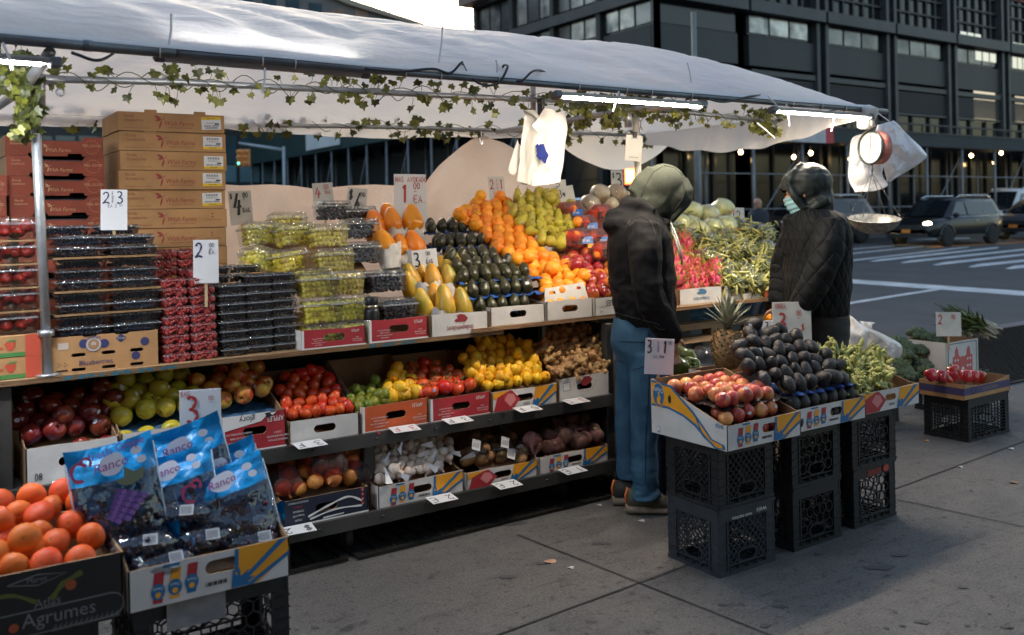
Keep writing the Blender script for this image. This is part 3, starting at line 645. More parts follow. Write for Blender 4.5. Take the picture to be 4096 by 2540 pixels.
for k, (x0, x1, z0, z1) in enumerate(((3.5, 5.1, .80, .84), (3.5, 5.1, .72, .755), (3.72, 3.86, .755, .8), (4.3, 4.48, .755, .8), (4.82, 5.0, .755, .8))): sp_('pallet_slat', PLY, lambda q: q.box(x0, x1, 4.12, 4.2, z0, z1))

# ---- canopy
cn = thing('canopy', 'long white tarpaulin canopy on a galvanised pipe frame over the fruit stall', 'canopy', (2.2, 4.5, 0))
def cp(name, m, f):
    q = MB(); f(q); q.v = [(x-2.2, y-4.5, z) for x, y, z in q.v]; return q.build(name, m, cn)
ZP = 2.13
FP = [atY(u, v, 3.4) for u, v in ((-500, 110), (0, 151), (700, 212), (1462, 278), (2200, 338), (2850, 390), (3545, 446))]
MP = [atY(-300, 290, 4.0), atY(0, 312, 4.0), atY(700, 328, 4.0), atY(1300, 358, 4.0), atY(1900, 388, 4.0), atY(2535, 415, 4.02)]
MP2 = [atY(2535, 432, 4.05), atY(2800, 455, 4.05), atY(3105, 488, 4.05)]
BP = [V((-1.2, 5.66, ZP)), atY(157, 468, 5.7), atY(905, 498, 5.7), atY(1540, 508, 5.6), atY(2268, 530, 5.4), atY(2694, 548, 5.35)]
EP = [BP[-1], atZ(3037, 505, ZP), atZ(3208, 486, ZP), V((FP[-1].x-.18, 3.42, FP[-1].z-.02))]
cp('front_pipe', GALVD, lambda q: (q.tube(FP[:3], .0195, 12), q.tube(FP[2:], .016, 12), q.tube([FP[2]-(FP[2]-FP[1])*.55, FP[2]-(FP[2]-FP[1])*.5], .021, 12)))
cp('middle_pipe', GALV, lambda q: q.tube(MP, .0145, 12)); cp('middle_pipe', GALV, lambda q: q.tube(MP2, .014, 12))
cp('back_pipe', GALV, lambda q: q.tube(BP, .0145, 10)); cp('end_pipe', GALV, lambda q: q.tube(EP, .016, 10))
def frontz(x):
    for a, b_ in zip(FP, FP[1:]):
        if x <= b_.x or b_ is FP[-1]: return a.z+(b_.z-a.z)*(x-a.x)/(b_.x-a.x)
cp('arm', GALV, lambda q: q.tube([V((3.56, 3.42, frontz(3.5)-.03)), V((3.58, 4.05, ZP)), V((3.56, 4.7, ZP-.01)), V((3.56, 5.4, ZP-.01))], .019, 10))
cp('arm', GALV, lambda q: q.tube([V((.47, 3.42, frontz(.47)-.03)), V((.46, 4.0, MP[1].z-.03)), V((.45, 5.6, ZP-.02))], .019, 10))
pb, pt = atY(192, 1492, 3.97), atY(131, 255, 3.97)
cp('post', GALV, lambda q: (q.tube([V((pb.x, 3.97, DKZ)), pt], .018, 14), q.tube([V((pb.x, 3.97, DKZ)), V((pb.x, 3.97, DKZ+.008))], .045, 12), q.tube([pb.lerp(pt, .12), pb.lerp(pt, .14)], .03, 12)))
p1, p2 = atY(2560, 860, 4.08), atY(2536, 330, 4.05)
cp('post', mat('cream_post', (.6, .57, .5), .5, .2, n=(20, .3)), lambda q: q.tube([V((p1.x, 4.08, .97)), p1, p2], .02, 12))
cp('ridge_post', GALV, lambda q: q.tube([(3.3, 4.6, ZP), (3.3, 4.6, ZP+.33)], .017, 8))
cp('post', GALV, lambda q: q.tube([V((BP[1].x-.12, 5.6, 0)), V((BP[1].x-.12, 5.6, ZP))], .02, 10))
for x, y, z in ((pt.x+.02, 3.97, ZP-.04), (3.58, 4.05, ZP)):
    cp('pipe_joint', GALV, lambda q: (q.tube([(x-.09, y, z+.0), (x+.09, y, z+.0)], .02, 12), q.tube([(x, y, z-.1), (x, y, z+.02)], .022, 12), [q.tube([V((x+s*.07, y-.03, z-.05))+V((.014*math.cos(a*.7), 0, .014*math.sin(a*.7))) for a in range(10)], .004, 5) for s in (-1, 1)]))
def hooks(q):
    for u, v in ((245, 335), (12, 330), (2380, 385), (1925, 540), (2563, 500)):
        p = atY(u, v, 4.0)
        q.tube([p+V((.012*math.cos(a*.75), 0, -.03+.016*math.sin(a*.75))) for a in range(9)], .0035, 5); q.tube([p+V((0, 0, -.014)), p+V((0, 0, .02))], .004, 6)
cp('eye_hook', GALV, hooks)
TARP = cloth_film('white_tarpaulin', (.94, .9, .855), .36, .1, .5, (2.2, .6, .05), n=1.3, c2=(.76, .76, .8), stretch=(1.0, 3.2, 1, (0, 0, .6)))
def tarp(q):
    nx, ny = 190, 60; X0, X1 = -1.6, FP[-1].x-.17; vs = []
    for i in range(nx+1):
        x = X0+(X1-X0)*i/nx; e = max(0, (x-3.9)/(X1-3.9)); hip = max(0, 1-e**2.1)**.62; zf = frontz(x)+.012
        for j in range(ny+1):
            t = j/ny; y = 3.385+t*(5.66-3.385)-(.3*e*t if e > 0 else 0); sh = math.sin(math.pi*min(t*1.0, 1))**.75
            z = zf*(1-t)+(ZP+.01)*t+.435*sh*(hip*.97+.03)
            sag = 0
            for xr in (0.5, 3.58): pass
            f = noise.noise(V(((x*1.0+y*.75)*1.5, (y-x*.35)*.45, 3)))*.05+noise.noise(V(((x+y*.9)*4.5, (y-x*.5)*.9, 9)))*.022+noise.noise(V((x*6, y*7, 1)))*.008-max(0, .06-abs(noise.noise(V(((x+y*.8)*1.7, (y-x*.5)*.7, 21)))))*.28-max(0, .05-abs(noise.noise(V(((x-y*.6)*1.9, (y+x*.2)*1.1, 33)))))*.2
            rib = -.018*abs(math.sin((x-.5)*math.pi/1.54))*math.sin(math.pi*t)
            z += (f+rib)*min(1, math.sin(math.pi*t)*3+.12)*(.35+.65*hip)
            vs.append((x, y, z))
    k = len(vs); q.add(vs, [(i*(ny+1)+j, (i+1)*(ny+1)+j, (i+1)*(ny+1)+j+1, i*(ny+1)+j+1) for i in range(nx) for j in range(ny)], 0, True)
    # strip wrapped under the front pipe
    vs = []
    for i in range(nx+1):
        x = X0+(X1-X0)*i/nx; z = frontz(x); vs += [(x, 3.385, z+.012), (x, 3.395, z+.028), (x, 3.425, z+.018+wob((x, 0, 0), 8, .008))]
    q.add(vs, [(3*i+j, 3*i+j+1, 3*i+4+j, 3*i+3+j) for i in range(nx) for j in range(2)], 0, True)
    # valance hanging at the back and at the right end
    vs = []; n2 = 160
    for i in range(n2+1):
        x = X0+(BP[-1].x-X0)*i/n2; yb = 5.66-.3*max(0, (x-3.2)/(BP[-1].x-3.2))
        dr = .055+.015*math.sin(x*3)+wob((x, 0, 4), 4, .02)
        if x > 4.15: dr += .2*math.sin(math.pi*min(1, (x-4.15)/(BP[-1].x-4.15)))
        for j in range(5): t = j/4; vs.append((x, yb+.012*math.sin(x*13+t*2+math.sin(x*5))*t, ZP+.01-dr*t))
    q.add(vs, [(i*5+j, i*5+j+1, i*5+6+j, i*5+5+j) for i in range(n2) for j in range(4)], 0, True)
    vs = []; n3 = 50
    for i in range(n3+1):
        t = i/n3; y = 3.4+t*1.95; p = V((X1, y, FP[-1].z+(ZP-FP[-1].z)*t))
        dr = .07+.13*math.sin(math.pi*t)+.008*math.sin(y*17)
        for j in range(6): s_ = j/5; vs.append((p.x-.02-.06*s_+.012*math.sin(y*21+s_*2+math.sin(y*9))*s_, y, p.z+.02-dr*s_))
    q.add(vs, [(i*6+j, i*6+6+j, i*6+7+j, i*6+1+j) for i in range(n3) for j in range(5)], 0, True)
    # bunched corner tied to the pipe
    c0 = V((X1-.02, 3.42, FP[-1].z-.01))
    q.lathe([(.02, -.105), (.045, -.09), (.04, -.055), (.06, -.02), (.07, .015), (.03, .04)], 22, 0, T(*c0), lambda th, t: 1+.28*math.sin(th*5+t*3)+.15*math.sin(th*9))
cp('tarpaulin', TARP, tarp)
TIE = mat('zip_tie', (.62, .55, .48), .5)
for u in (1050, 1180, 1620, 1760, 1990, 2310, 2500, 2600, 2760, 3165, 3280, 3375, 640):
    x = atY(u, 300, 3.4).x; z = frontz(x); cp('pipe_tie', TIE, lambda q: q.tube([V((x+.003*math.sin(a), 3.4+.0195*math.cos(a*.7), z+.0195*math.sin(a*.7))) for a in range(10)], .0026, 5))
for u, v0, v1, du in ((1060, 272, 372, -12), (2475, 365, 447, -22), (3145, 415, 505, 14), (3340, 450, 525, -14), (675, 178, 55, 10), (1755, 250, 100, 15), (3070, 383, 470, 80), (3480, 432, 484, 75), (2765, 330, 250, -16), (1988, 290, 238, -4), (10, 170, 280, 38), (3028, 492, 553, 70)):
    a_, c_ = atY(u, v0, 3.372), atY(u+du, v1, 3.36); cp('zip_tie', mat('zip_tie_white', (.78, .78, .78), .4), lambda q: q.tube([a_, a_.lerp(c_, .5)+V((.004, 0, 0)), c_], .0042, 5))
# ---- lights
LED = mat('led_tube', (1, 1, 1), em=((1, .85, .67), 215)); LEDC = mat('led_tube_cool', (1, 1, 1), em=((.9, .94, 1), 190))
LEDB = mat('led_tube_inward', (1, 1, 1), em=((1, .95, .9), 15))
HOUS = mat('lamp_housing', (.32, .32, .32), .4, .4)
def lamp(label, x0, x1, dz, tilt, m, y=3.4):
    g = thing('strip_light', label, 'strip light', ((x0+x1)/2, y, frontz((x0+x1)/2)-.022-dz), 0, 'strip lights under the front pipe')
    sl = math.atan2(frontz(x1)-frontz(x0), x1-x0); g.rotation_euler = (math.radians(tilt), -sl, 0); L = (x1-x0)/2
    q = MB(); q.add([(x, a, b_) for x in (-L, L) for a, b_ in ((-.02, -.022), (-.024, -.008), (-.01, .0), (.01, .0), (.024, -.008), (.02, -.022))], [(i, i+1, i+7, i+6) for i in range(5)]+[(0, 6, 11, 5), (0, 5, 4, 3, 2, 1), (6, 7, 8, 9, 10, 11)]); q.build('housing', HOUS, g)
    q = MB(); q.add([(x,   .0105*math.cos(math.pi*j/6), -.0225-.007*math.sin(math.pi*j/6)) for x in (-L+.03, L-.03) for j in range(7)], [(j, j+1, j+8, j+7) for j in range(6)]+[tuple(range(7)), tuple(range(13, 6, -1))], 0, True); q.build('tube', m, g)
    for s in (-1, 1): q = MB(); q.bbox(s*(L+.012)-.02, s*(L+.012)+.02, -.025, .025, -.034, .002, .006); q.build('end_cap', mat('grey_cap', (.12, .12, .13), .5), g)
lamp('lit strip light at the left end of the front pipe above the ivy', -.75, .47, .03, 0, LEDC, 3.4)
lamp('thin strip light tucked behind the front pipe above the cardboard stacks', .84, 1.62, -.012, 118, LEDB, 3.43)
lamp('bright strip light under the pipe to the right of the looped cable', 2.57, 3.48, .012, -12, LED, 3.385)
lamp('bright strip light at the right end of the front pipe by the hanging scale', 4.05, 4.9, .008, -12, LED, 3.385)
CAB = mat('cable', (.03, .03, .04), .45)
def cable(label, pts, r=.0055):
    q = MB(); P = [atY(*p) if len(p) == 3 else atY(p[0], p[1], 3.38) for p in pts]; o = P[0].copy(); q.tube([V(s_)-o for s_ in spl([tuple(p) for p in P], 6)], r, 6); tag(q.build('cable', CAB, None, o), label, 'cable')
cable('dark cable looping round the front pipe between two strip lights', ((1462, 275), (1600, 285), (1730, 275), (1800, 292), (1845, 250, 3.37), (1850, 255, 3.43), (1870, 292, 3.4), (1920, 335), (1990, 335), (2030, 270, 3.37), (2015, 262, 3.42), (2010, 300, 3.43), (2080, 325), (2130, 285), (2170, 285, 3.43), (2215, 318, 3.42)))
cable('dark power lead from the left strip light to the canopy sheet', ((285, 210), (320, 222), (370, 240), (410, 238), (450, 215, 3.45), (460, 200, 3.46)))
cable('dark cable under the pipe between the two right strip lights', ((2830, 395), (2900, 408), (3000, 385), (3060, 380, 3.43)))
# ---- ivy
LEAFM = [mat('ivy_leaf', (.2, .2, .025), .45, n=(40, .55), c2=(.1, .115, .016), rnd=.1), mat('ivy_leaf_dark', (.07, .08, .016), .45, n=(40, .4)), mat('ivy_leaf_pale', (.38, .36, .11), .4, n=(40, .5), c2=(.2, .22, .05))]
STEM = mat('ivy_stem', (.08, .1, .025), .6)
def ivy_leaf(q, p, s, M, m):
    pts = [(0, 0), (.32, -.16), (.62, -.02), (.48, .3), (.62, .55), (.22, .62), (0, 1.05), (-.22, .62), (-.62, .55), (-.48, .3), (-.62, -.02), (-.32, -.16)]
    vs = [(x*s, y*s, .22*s*abs(x)-.12*s*y*y) for x, y in pts]+[(0, .35*s, 0)]
    q.add(vs, [(12, i, (i+1) % 12) for i in range(12)], m, False, T(*p) @ M)
def garland(label, P, n, spread=.05, turns=9, clusters=(), size=.036, dark=.25):
    o = V(P[0]); L = [V(p) for p in spl([tuple(p) for p in P], 10)]
    g = thing('ivy_garland', label, 'ivy garland', o, group='artificial ivy garlands on the canopy frame')
    def at(f):
        f = max(0, min(.9999, f))*(len(L)-1); i = int(f); return L[i].lerp(L[i+1], f-i)
    q = MB()
    for ph in (0, 2.4):
        q.tube([at(i/160)-o+V((0, (.026+.012*math.sin(i*.3))*math.cos(ph+i*turns*2*math.pi/160), (.028+.016*math.sin(i*.23+ph))*math.sin(ph+i*turns*2*math.pi/160))) for i in range(161)], .0022, 5)
    lf = MB(); rnd = random.Random(len(P)*31+n)
    for i in range(n):
        f = rnd.random() if not clusters or rnd.random() < .55 else max(0, min(1, rnd.gauss(rnd.choice(clusters), .035)))
        c = at(f)-o; a = rnd.gauss(-1.2, 1.3) if rnd.random() < .72 else rnd.uniform(.6, 2.4)
        d = V((rnd.gauss(0, .02), math.cos(a)*.6-.25, math.sin(a))); d.normalize(); p = c+d*(.022+rnd.random()*spread)+V((rnd.gauss(0, .02), 0, 0))
        q.tube([c+d*.02, (c+p)/2+V((.006, 0, .006)), p], .0014, 4)
        s = size*rnd.uniform(.75, 1.25)
        M = Matrix.Rotation(rnd.uniform(-.7, .7)+math.radians(-34), 4, 'Z') @ Matrix.Rotation(math.pi/2+rnd.gauss(0, .45), 4, 'X') @ Matrix.Rotation(math.pi+rnd.gauss(0, .7) if rnd.random() < .8 else rnd.uniform(-1, 1), 4, 'Z')
        ivy_leaf(lf, p, s, M, 1 if rnd.random() < dark else (2 if rnd.random() < .12 else 0))
    q.build('stem', STEM, g); lf.build('leaves', LEAFM, g); return g
garland('ivy garland with spaced leaves wound along the middle pipe over the berries and grapes', MP, 215, .06, 14, (.2, .42, .62, .8, .93))
garland('bushy ivy garland on the middle pipe right of the cream post', MP2, 110, .06, 5, (.1, .3, .85))
garland('darker ivy garland wound along the back pipe', BP[1:], 165, .055, 14, (.1, .3, .55, .75), .045, .5)
garland('dense ivy garland round the joint at the top of the left post', [V((-.1, 3.95, ZP-.03)), V((.3, 3.93, ZP-.04)), V((.42, 3.92, ZP+.02)), V((.46, 3.92, ZP-.1)), V((.45, 3.93, ZP-.2))], 200, .09, 3, (.7, .85, .95), .034, .65)
garland('ivy garland along the sloping arm at the right post', [V((3.55, 4.9, ZP)), V((3.57, 4.4, ZP)), V((3.58, 4.05, ZP)), V((3.58, 3.6, ZP))], 95, .055, 6, (.5, .3), .04, .3)
garland('short ivy garland hanging beside the banner near the right end pipe', [atY(2990, 480, 4.05), atY(3060, 490, 4.05), atY(3120, 500, 4.05), atY(3190, 510, 4.05)], 60, .07, 3, (.3, .75), .036, .2)
# ---- sheet behind the produce
SHEET = cloth_film('plastic_sheet', (.74, .61, .53), .35, .1, .4, (4, .9, .05), n=2.5, c2=(.66, .51, .43))  # white sheet; the warm light on it is put into the peach colour
b = MB(); edge = [(880, 735), (960, 742), (1080, 738), (1180, 745), (1260, 756), (1400, 742), (1500, 738), (1600, 744), (1690, 744), (1712, 712), (1760, 660), (1840, 592), (1885, 560), (1930, 534), (1965, 556), (2020, 572), (2065, 598), (2080, 660), (2110, 700), (2240, 715)]
o = V((3.0, 5.6, 0)); vs = []; E = []
for (a0, b0), (a1, b1) in zip(edge, edge[1:]):
    for k in range(6): E.append((a0+(a1-a0)*k/6, b0+(b1-b0)*k/6))
for i, (u, v) in enumerate(E):
    t_ = atY(u, v, 5.58); zb = .9
    for j in range(15):
        f = j/14; z = t_.z+(zb-t_.z)*f; y = 5.58+noise.noise(V((t_.x*2.2+f, f*2.5, 0)))*.09-.12*f*(1-f)+noise.noise(V((t_.x*8, f*6, 5)))*.015; vs.append((t_.x-o.x, y-o.y, z))
b.add(vs, [(i*15+j, i*15+j+1, i*15+16+j, i*15+15+j) for i in range(len(E)-1) for j in range(14)], 0, True)
tag(b.build('plastic_sheet', SHEET, None, o), 'white plastic sheet tinted peach for warm light hung behind the produce with one peak', 'plastic sheet')
# ---- hanging carrier bags with a blue print
BAG = cloth_film('white_bag_film', (.8, .79, .76), .35, .2, .3, (14, .5, .015))
c = atY(2160, 420, 3.96); g = thing('bag_bundle', 'bundle of white carrier bags with a blue print clipped to the middle pipe', 'carrier bags', c)
pxw = 3.96*1.235/FPX
def P2(u, v, dy=0): p = atY(u, v, 3.93+dy); return p-c
def sheetq(q, L, Rr, m=0, amp=.008, n=10, seed=0):
    "ruled sheet between two pixel polylines"
    vs = []; A = spl(L, 5); B_ = spl(Rr, 5)
    for a, b_ in zip(A, B_):
        for k in range(n+1):
            f = k/n; p = P2(a[0]+(b_[0]-a[0])*f, a[1]+(b_[1]-a[1])*f, a[2]+(b_[2]-a[2])*f); p.y += amp*math.sin(f*7+seed)+wob((p.x*1, p.z, seed), 12, amp*1.5); vs.append(p)
    q.add(vs, [(i*(n+1)+k, i*(n+1)+n+1+k, i*(n+1)+n+2+k, i*(n+1)+k+1) for i in range(len(A)-1) for k in range(n)], m, True)
q = MB(); sheetq(q, [(2178, 470, 0), (2185, 500, 0), (2180, 590, -.01), (2140, 700, -.015), (2128, 745, -.02)], [(2256, 440, .01), (2270, 500, 0), (2262, 600, -.005), (2252, 680, -.01), (2245, 728, -.01)], 0, .008)
sheetq(q, [(2130, 500, -.01), (2150, 525, -.015), (2178, 530, -.01)], [(2180, 432, -.01), (2215, 440, -.015), (2232, 470, -.01)], 0, .004, 8, 2)
q.build('front_bag', BAG, g)
q = MB()
for k in range(9):
    d = k*9; sheetq(q, [(2092+d*.2, 440, .02-.004*k), (2098+d, 470+d*.3, .03-.005*k), (2085+d*.9, 560, .02-.004*k), (2073+d*.8, 690, .02-.003*k), (2070+d*.7, 725+d*.2, .02-.003*k)], [(2140, 440, .03), (2150+d*.3, 490, .03-.003*k), (2120+d, 560, .03-.003*k), (2095+d*.8, 690, .03-.003*k), (2095+d*.7, 740+d*.1, .03-.003*k)], 0, .003, 3, k)
sheetq(q, [(2068, 560, .03), (2050, 610, .03), (2032, 670, .03), (2035, 690, .03)], [(2085, 590, .04), (2075, 640, .04), (2065, 690, .04), (2055, 700, .04)], 0, .004, 4, 5); q.build('bag_edges', BAG, g)
q = MB(); pts = []
for k in range(26):
    a = 2*math.pi*k/26; rr = 1+.13*math.sin(k*5.1)+.08*math.sin(k*3.3); pts.append((.0155*rr*math.cos(a)*1.9-.012*math.sin(a), .05*rr*math.sin(a)))
cc = P2(2168, 612, -.035); F_ = fr(cc, RT*.9+V((0, -.12, 0)), UP); q.art(F_, pts, 0, 0); q.tx(F_, 'THANK YOU PLEASE COME', -.005, -.088, .0055, 1, 0, 1, 0); q.tx(F_, 'AGAIN HAVE A NICE DAY', -.005, -.097, .0055, 1, 0, 1, 0)
q.build('print', [mat('blue_print', (.008, .03, .25), .5, n=(30, .4)), mat('grey_print', (.2, .22, .26), .6)], g)
q = MB(); q.bbox(-.012, .012, -.03, .012, -.05, .035, .004); q.build('clip', mat('clip_black', (.02, .02, .02), .5), g)
# ---- card on the right post
c = atY(2535, 593, 4.0); g = thing('hanging_card', 'white laminated card tied to the cream post above the green hood', 'card', c, 0); g.rotation_euler = (0, math.radians(5), math.radians(-25))
q = MB(); q.bbox(-.05, .05, -.004, .004, -.075, .075, .002); q.build('card', mat('laminate', (.6, .58, .53), .25, n=(20, .1)), g)
q = MB(); F_ = front(0, -.0045, 0); q.rect(F_, -.028, .028, -.055, -.05, 0); q.rect(F_, -.02, .02, .055, .059, 0); q.build('print', mat('grey_print', (.2, .22, .26), .6), g)
q = MB(); q.bbox(-.012, .012, -.012, .012, .06, .095, .003); q.build('clip', mat('clip_black', (.02, .02, .02), .5), g)
# ---- dial scale
c = atY(3487, 590, 3.42); g = thing('hanging_scale', 'red hanging dial scale with a grey metal pan on chains', 'scale', c)
n_ = (-RT*.9-ray(3487, 590).normalized()*.43); n_.z = 0; n_.normalize(); F_ = fr((0, 0, 0), UP.cross(n_), UP)
q = MB(); rr = .103; MM = F_
q.lathe([(.01, -.075), (rr*.9, -.075), (rr, -.065), (rr, -.0), (rr*.97, .004)], 28, 0, MM); q.build('body', mat('scale_red', (.42, .08, .055), .45, n=(25, .5), c2=(.5, .2, .16)), g)
q = MB(); q.lathe([(rr*.97, .0), (rr*1.03, .004), (rr*1.03, .016), (rr*.92, .018), (rr*.92, .006), (rr*.97, .004)], 28, 0, MM); q.build('rim', mat('rim_black', (.02, .03, .03), .35), g)
q = MB(); q.disc(F_, 0, 0, rr*.95, rr*.95, 0, 32, .007)
for k in range(40): a = 2*math.pi*k/40; l_ = .86 if k % 5 else .78; q.ink(F_, [(rr*.9*math.cos(a), rr*.9*math.sin(a)), (rr*l_*math.cos(a), rr*l_*math.sin(a))], .003, 1, .009)
for k, t in enumerate(('0', '5', '10', '15', '20', '25', '30', '35')): a = math.pi/2-2*math.pi*k/8; q.tx(F_, t, rr*.66*math.cos(a), rr*.66*math.sin(a)-.006, .013, 1, 0, 1, .009)
q.build('dial', [mat('dial_white', (.75, .73, .68), .4, n=(30, .15)), mat('ink_black', (.02, .02, .025), .6)], g)
q = MB(); q.ink(F_, [(-.01, -.06), (0, 0), (.006, .075)], .006, 0, .012); q.build('needle', mat('needle_red', (.5, .06, .03), .5), g)
q = MB(); top_ = V((FP[-1].x-.2, 3.42, frontz(FP[-1].x-.2)-.03))-c; q.tube([(0, 0, rr), top_*.5+V((.012, 0, rr*.5)), top_], .005, 6); q.build('hook', mat('chain_steel', (.09, .09, .09), .4, .8), g); q = MB(); q.tube([(0, 0, -rr), (0, 0, -rr-.05)], .006, 6)
hk = V((0, 0, -.155)); pc = atY(3497, 888, 3.42)-c; wpan = .16
rim = [pc+RT*(wpan*sx)+V((0, sy*.1, .025)) for sx, sy in ((-1, 0), (1, 0), (-.1, -1), (.1, 1))]
q.build('hook', mat('chain_steel', (.09, .09, .09), .4, .8), g)
for r_ in rim:
    q = MB(); d = (r_-hk).normalized(); s1_ = d.orthogonal().normalized(); L_ = (r_-hk).length
    n_l = 26
    q.tube([hk+d*L_*i/(n_l*4)+(s1_*math.cos(i*math.pi/2)+d.cross(s1_)*math.sin(i*math.pi/2))*.0028 for i in range(n_l*4+1)], .0018, 4)
    q.build('chain', MATS['chain_steel'], g)
q = MB(); prof = [(.004, -.062), (.06, -.058), (.115, -.035), (.145, -.008), (.158, .018), (.161, .02), (.155, .021), (.142, -.004), (.112, -.03), (.058, -.053), (.004, -.057)]
q.lathe(prof, 30, 0, T(*pc) @ RZ(-34) @ RX(14) @ Matrix.Diagonal((1, .72, 1.15, 1))); q.build('pan', mat('pan_zinc', (.4, .39, .36), .5, .65, n=(45, .5), b=(60, .2)), g)
# ---- carrier bags at the scale
def crumple(name, label, c, outline, thick, seed, m, n=16):
    "puffy crumpled bag: pixel outline given left edge and right edge from top to bottom"
    q = MB(); vs = []; A = spl(outline[0], 5); B_ = spl(outline[1], 5); D = (c-CP).dot(FW); nr = len(A)
    for i, (a, b_) in enumerate(zip(A, B_)):
        f = i/(nr-1)
        for k in range(2*n):
            th = 2*math.pi*k/(2*n); s_ = -math.cos(th); u = (a[0]+b_[0])/2+(b_[0]-a[0])/2*s_; v = (a[1]+b_[1])/2+(b_[1]-a[1])/2*s_
            p = atD(u, v, D-c.y*0); off = math.sin(th)*thick*(.25+.75*math.sin(math.pi*min(1, f*.9+.1)))
            nn = noise.noise(V((u*.022+seed, v*.018, th)))*.045+(.5-abs(noise.noise(V((u*.05, v*.03+seed, th*.7)))))*.02
            p = p+FW*(off+nn*(abs(math.sin(th))*.9+.1)); vs.append(p-c)
    N_ = 2*n; q.add(vs, [(i*N_+k, i*N_+(k+1) % N_, i*N_+N_+(k+1) % N_, i*N_+N_+k) for i in range(nr-1) for k in range(N_)]+[tuple(range(N_))], 0, False)
    return tag(q.build(name, m, None, c), label, 'carrier bag')
BAG2 = cloth_film('white_bag_film_thick', (.78, .79, .82), .3, .25, .22, (10, .6, .02))
crumple('carrier_bag', 'white carrier bags bulging to the right of the red scale', atY(3600, 600, 3.5), ([(3512, 500), (3500, 560), (3530, 610), (3535, 660), (3552, 724)], [(3575, 482), (3620, 530), (3692, 600), (3697, 640), (3556, 727)]), .07, 3, BAG2)
crumple('carrier_bag', 'white carrier bag hanging behind the scale dial on its left', atY(3460, 650, 3.56), ([(3470, 530), (3412, 550), (3400, 600), (3395, 660), (3395, 720), (3420, 768)], [(3530, 520), (3545, 560), (3540, 640), (3530, 700), (3552, 742), (3500, 764)]), .035, 8, BAG2)
# ================================================================ CARTONS
WHT = mat('white_card', (.62, .6, .57), .7, n=(9, .16), b=(50, .12)); BRN = mat('brown_card', (.30, .165, .08), .8, n=(8, .25), b=(60, .2)); EDG = mat('card_edge', (.33, .2, .1), .85, n=(160, .5))
REDC = mat('red_print', (.42, .025, .035), .55, n=(9, .25)); ORGC = mat('orange_print', (.6, .1, .025), .55, n=(9, .25)); NAVY = mat('navy_print', (.012, .018, .04), .5, n=(9, .3))
YELC = mat('yellow_print', (.8, .34, .015), .5, n=(8, .15)); BLUC = mat('blue_print_card', (.012, .13, .3), .5); WINK = mat('white_ink', (.7, .68, .66), .6); BINK = mat('black_ink', (.012, .012, .014), .6); MAROON = mat('maroon_ink', (.25, .02, .025), .6); PINK = mat('pink_ink', (.6, .2, .2), .6); DKBL = mat('steel_blue_ink', (.06, .15, .27), .6); KRAFT = mat('kraft_card', (.47, .25, .1), .75, n=(9, .2), b=(60, .15)); HOLE = mat('hole_dark', (.015, .01, .008), .9); GRN = mat('green_ink', (.06, .2, .05), .6)
def stad(cx, cy, w, h, n=7):
    P = []
    for s in (1, -1):
        for i in range(n): a = math.pi*(i/(n-1)-.5)*1; P.append((cx+s*(w/2-h/2)+s*h/2*math.cos(a), cy+s*h/2*math.sin(a)))
    return P
def cut_box(label, X0, X1, Y0, Y1, z, hf, hb, face=WHT, side=WHT, art=None, mats=(), hole=(.5, .55, .105, .034), group='cut down cartons on the stall', rz=0, name='cardboard_box', arts=None, dip=.0, flat=.12):
    W, D = X1-X0, Y1-Y0; x0 = -W/2; t = .006; M = [face, EDG, BRN, side]+list(mats); q = MB()
    rng = random.Random(int(X0*997+z*31)); jig = lambda k: rng.uniform(-1, 1)*k
    H = [stad(W*hole[0], hf*hole[1], hole[2], min(hole[3], hf*.4))] if hole else []
    topE = [(W, hf+jig(.004)), (W*.66, hf+jig(.003)-dip), (W*.33, hf+jig(.003)-dip), (0, hf+jig(.004))]
    q.panel(front(x0, 0, 0), [(0, 0), (W, 0)]+topE, H, t, 0, 1, 2)
    ks = D*flat
    for s, X in ((-1, x0), (1, x0+W)):
        P = [(0, 0), (D, 0), (D, hb), (D-ks*.6, hb), (ks, hf), (0, hf)]
        if s < 0: q.panel(leftf(X-.0006, 0, 0), [(-a, b_) for a, b_ in P], [], t, 3, 1, 2)
        else: q.panel(fr((X+.0006, 0, 0), (0, 1, 0), (0, 0, 1)), P, [], t, 3, 1, 2)
    q.box(x0+t, x0+W-t, D-t, D, 0, hb, 2); q.box(x0+.001, x0+W-.001, .001, D-.001, 0.0005, .006, 2)
    if art: art(q, front(x0, -.0003, 0), W, hf)
    if arts: arts(q, leftf(x0-.0012, 0, 0), D, hf)
    return tag(q.build(name, M, None, ((X0+X1)/2, Y0, z), (0, 0, math.radians(rz))), label, 'box', group)
# art functions; colour slots start at 4
def a_apples(q, F, W, H):
    q.rect(F, 0, W, 0, H*.07, 4); q.tx(F, 'APPLES', W*.83, H*.87, H*.15, 4, 180, .72)
    for k, t in enumerate(('PRODUCE OF U.S.A.', 'ONE VOLUME BUSHEL', 'CLASS 1')): q.tx(F, t, W*.86, H*(.26+.1*k), H*.055, 4, 180, .8)
    for k, t in enumerate(('DISTRIBUTED BY:', 'DOMEX SUPERFRESH GROWERS', 'YAKIMA, WA 98908', 'SUPERFRESHGROWERS.COM')): q.tx(F, t, W*.25, H*(.22+.11*k), H*.05, 4, 180, .8)
    q.rect(F, 0, W*.035, 0, H, 4, .001)
def a_indep(q, F, W, H):
    q.tx(F, 'Independent', W*.5, H*.42, H*.27, 4, 180, .8)
    q.art(F, [(W*.42, H*.6), (W*.6, H*.58), (W*.64, H*.75), (W*.58, H*.92), (W*.5, H*.97), (W*.44, H*.9), (W*.46, H*.78), (W*.4, H*.7)], 4, .0014)
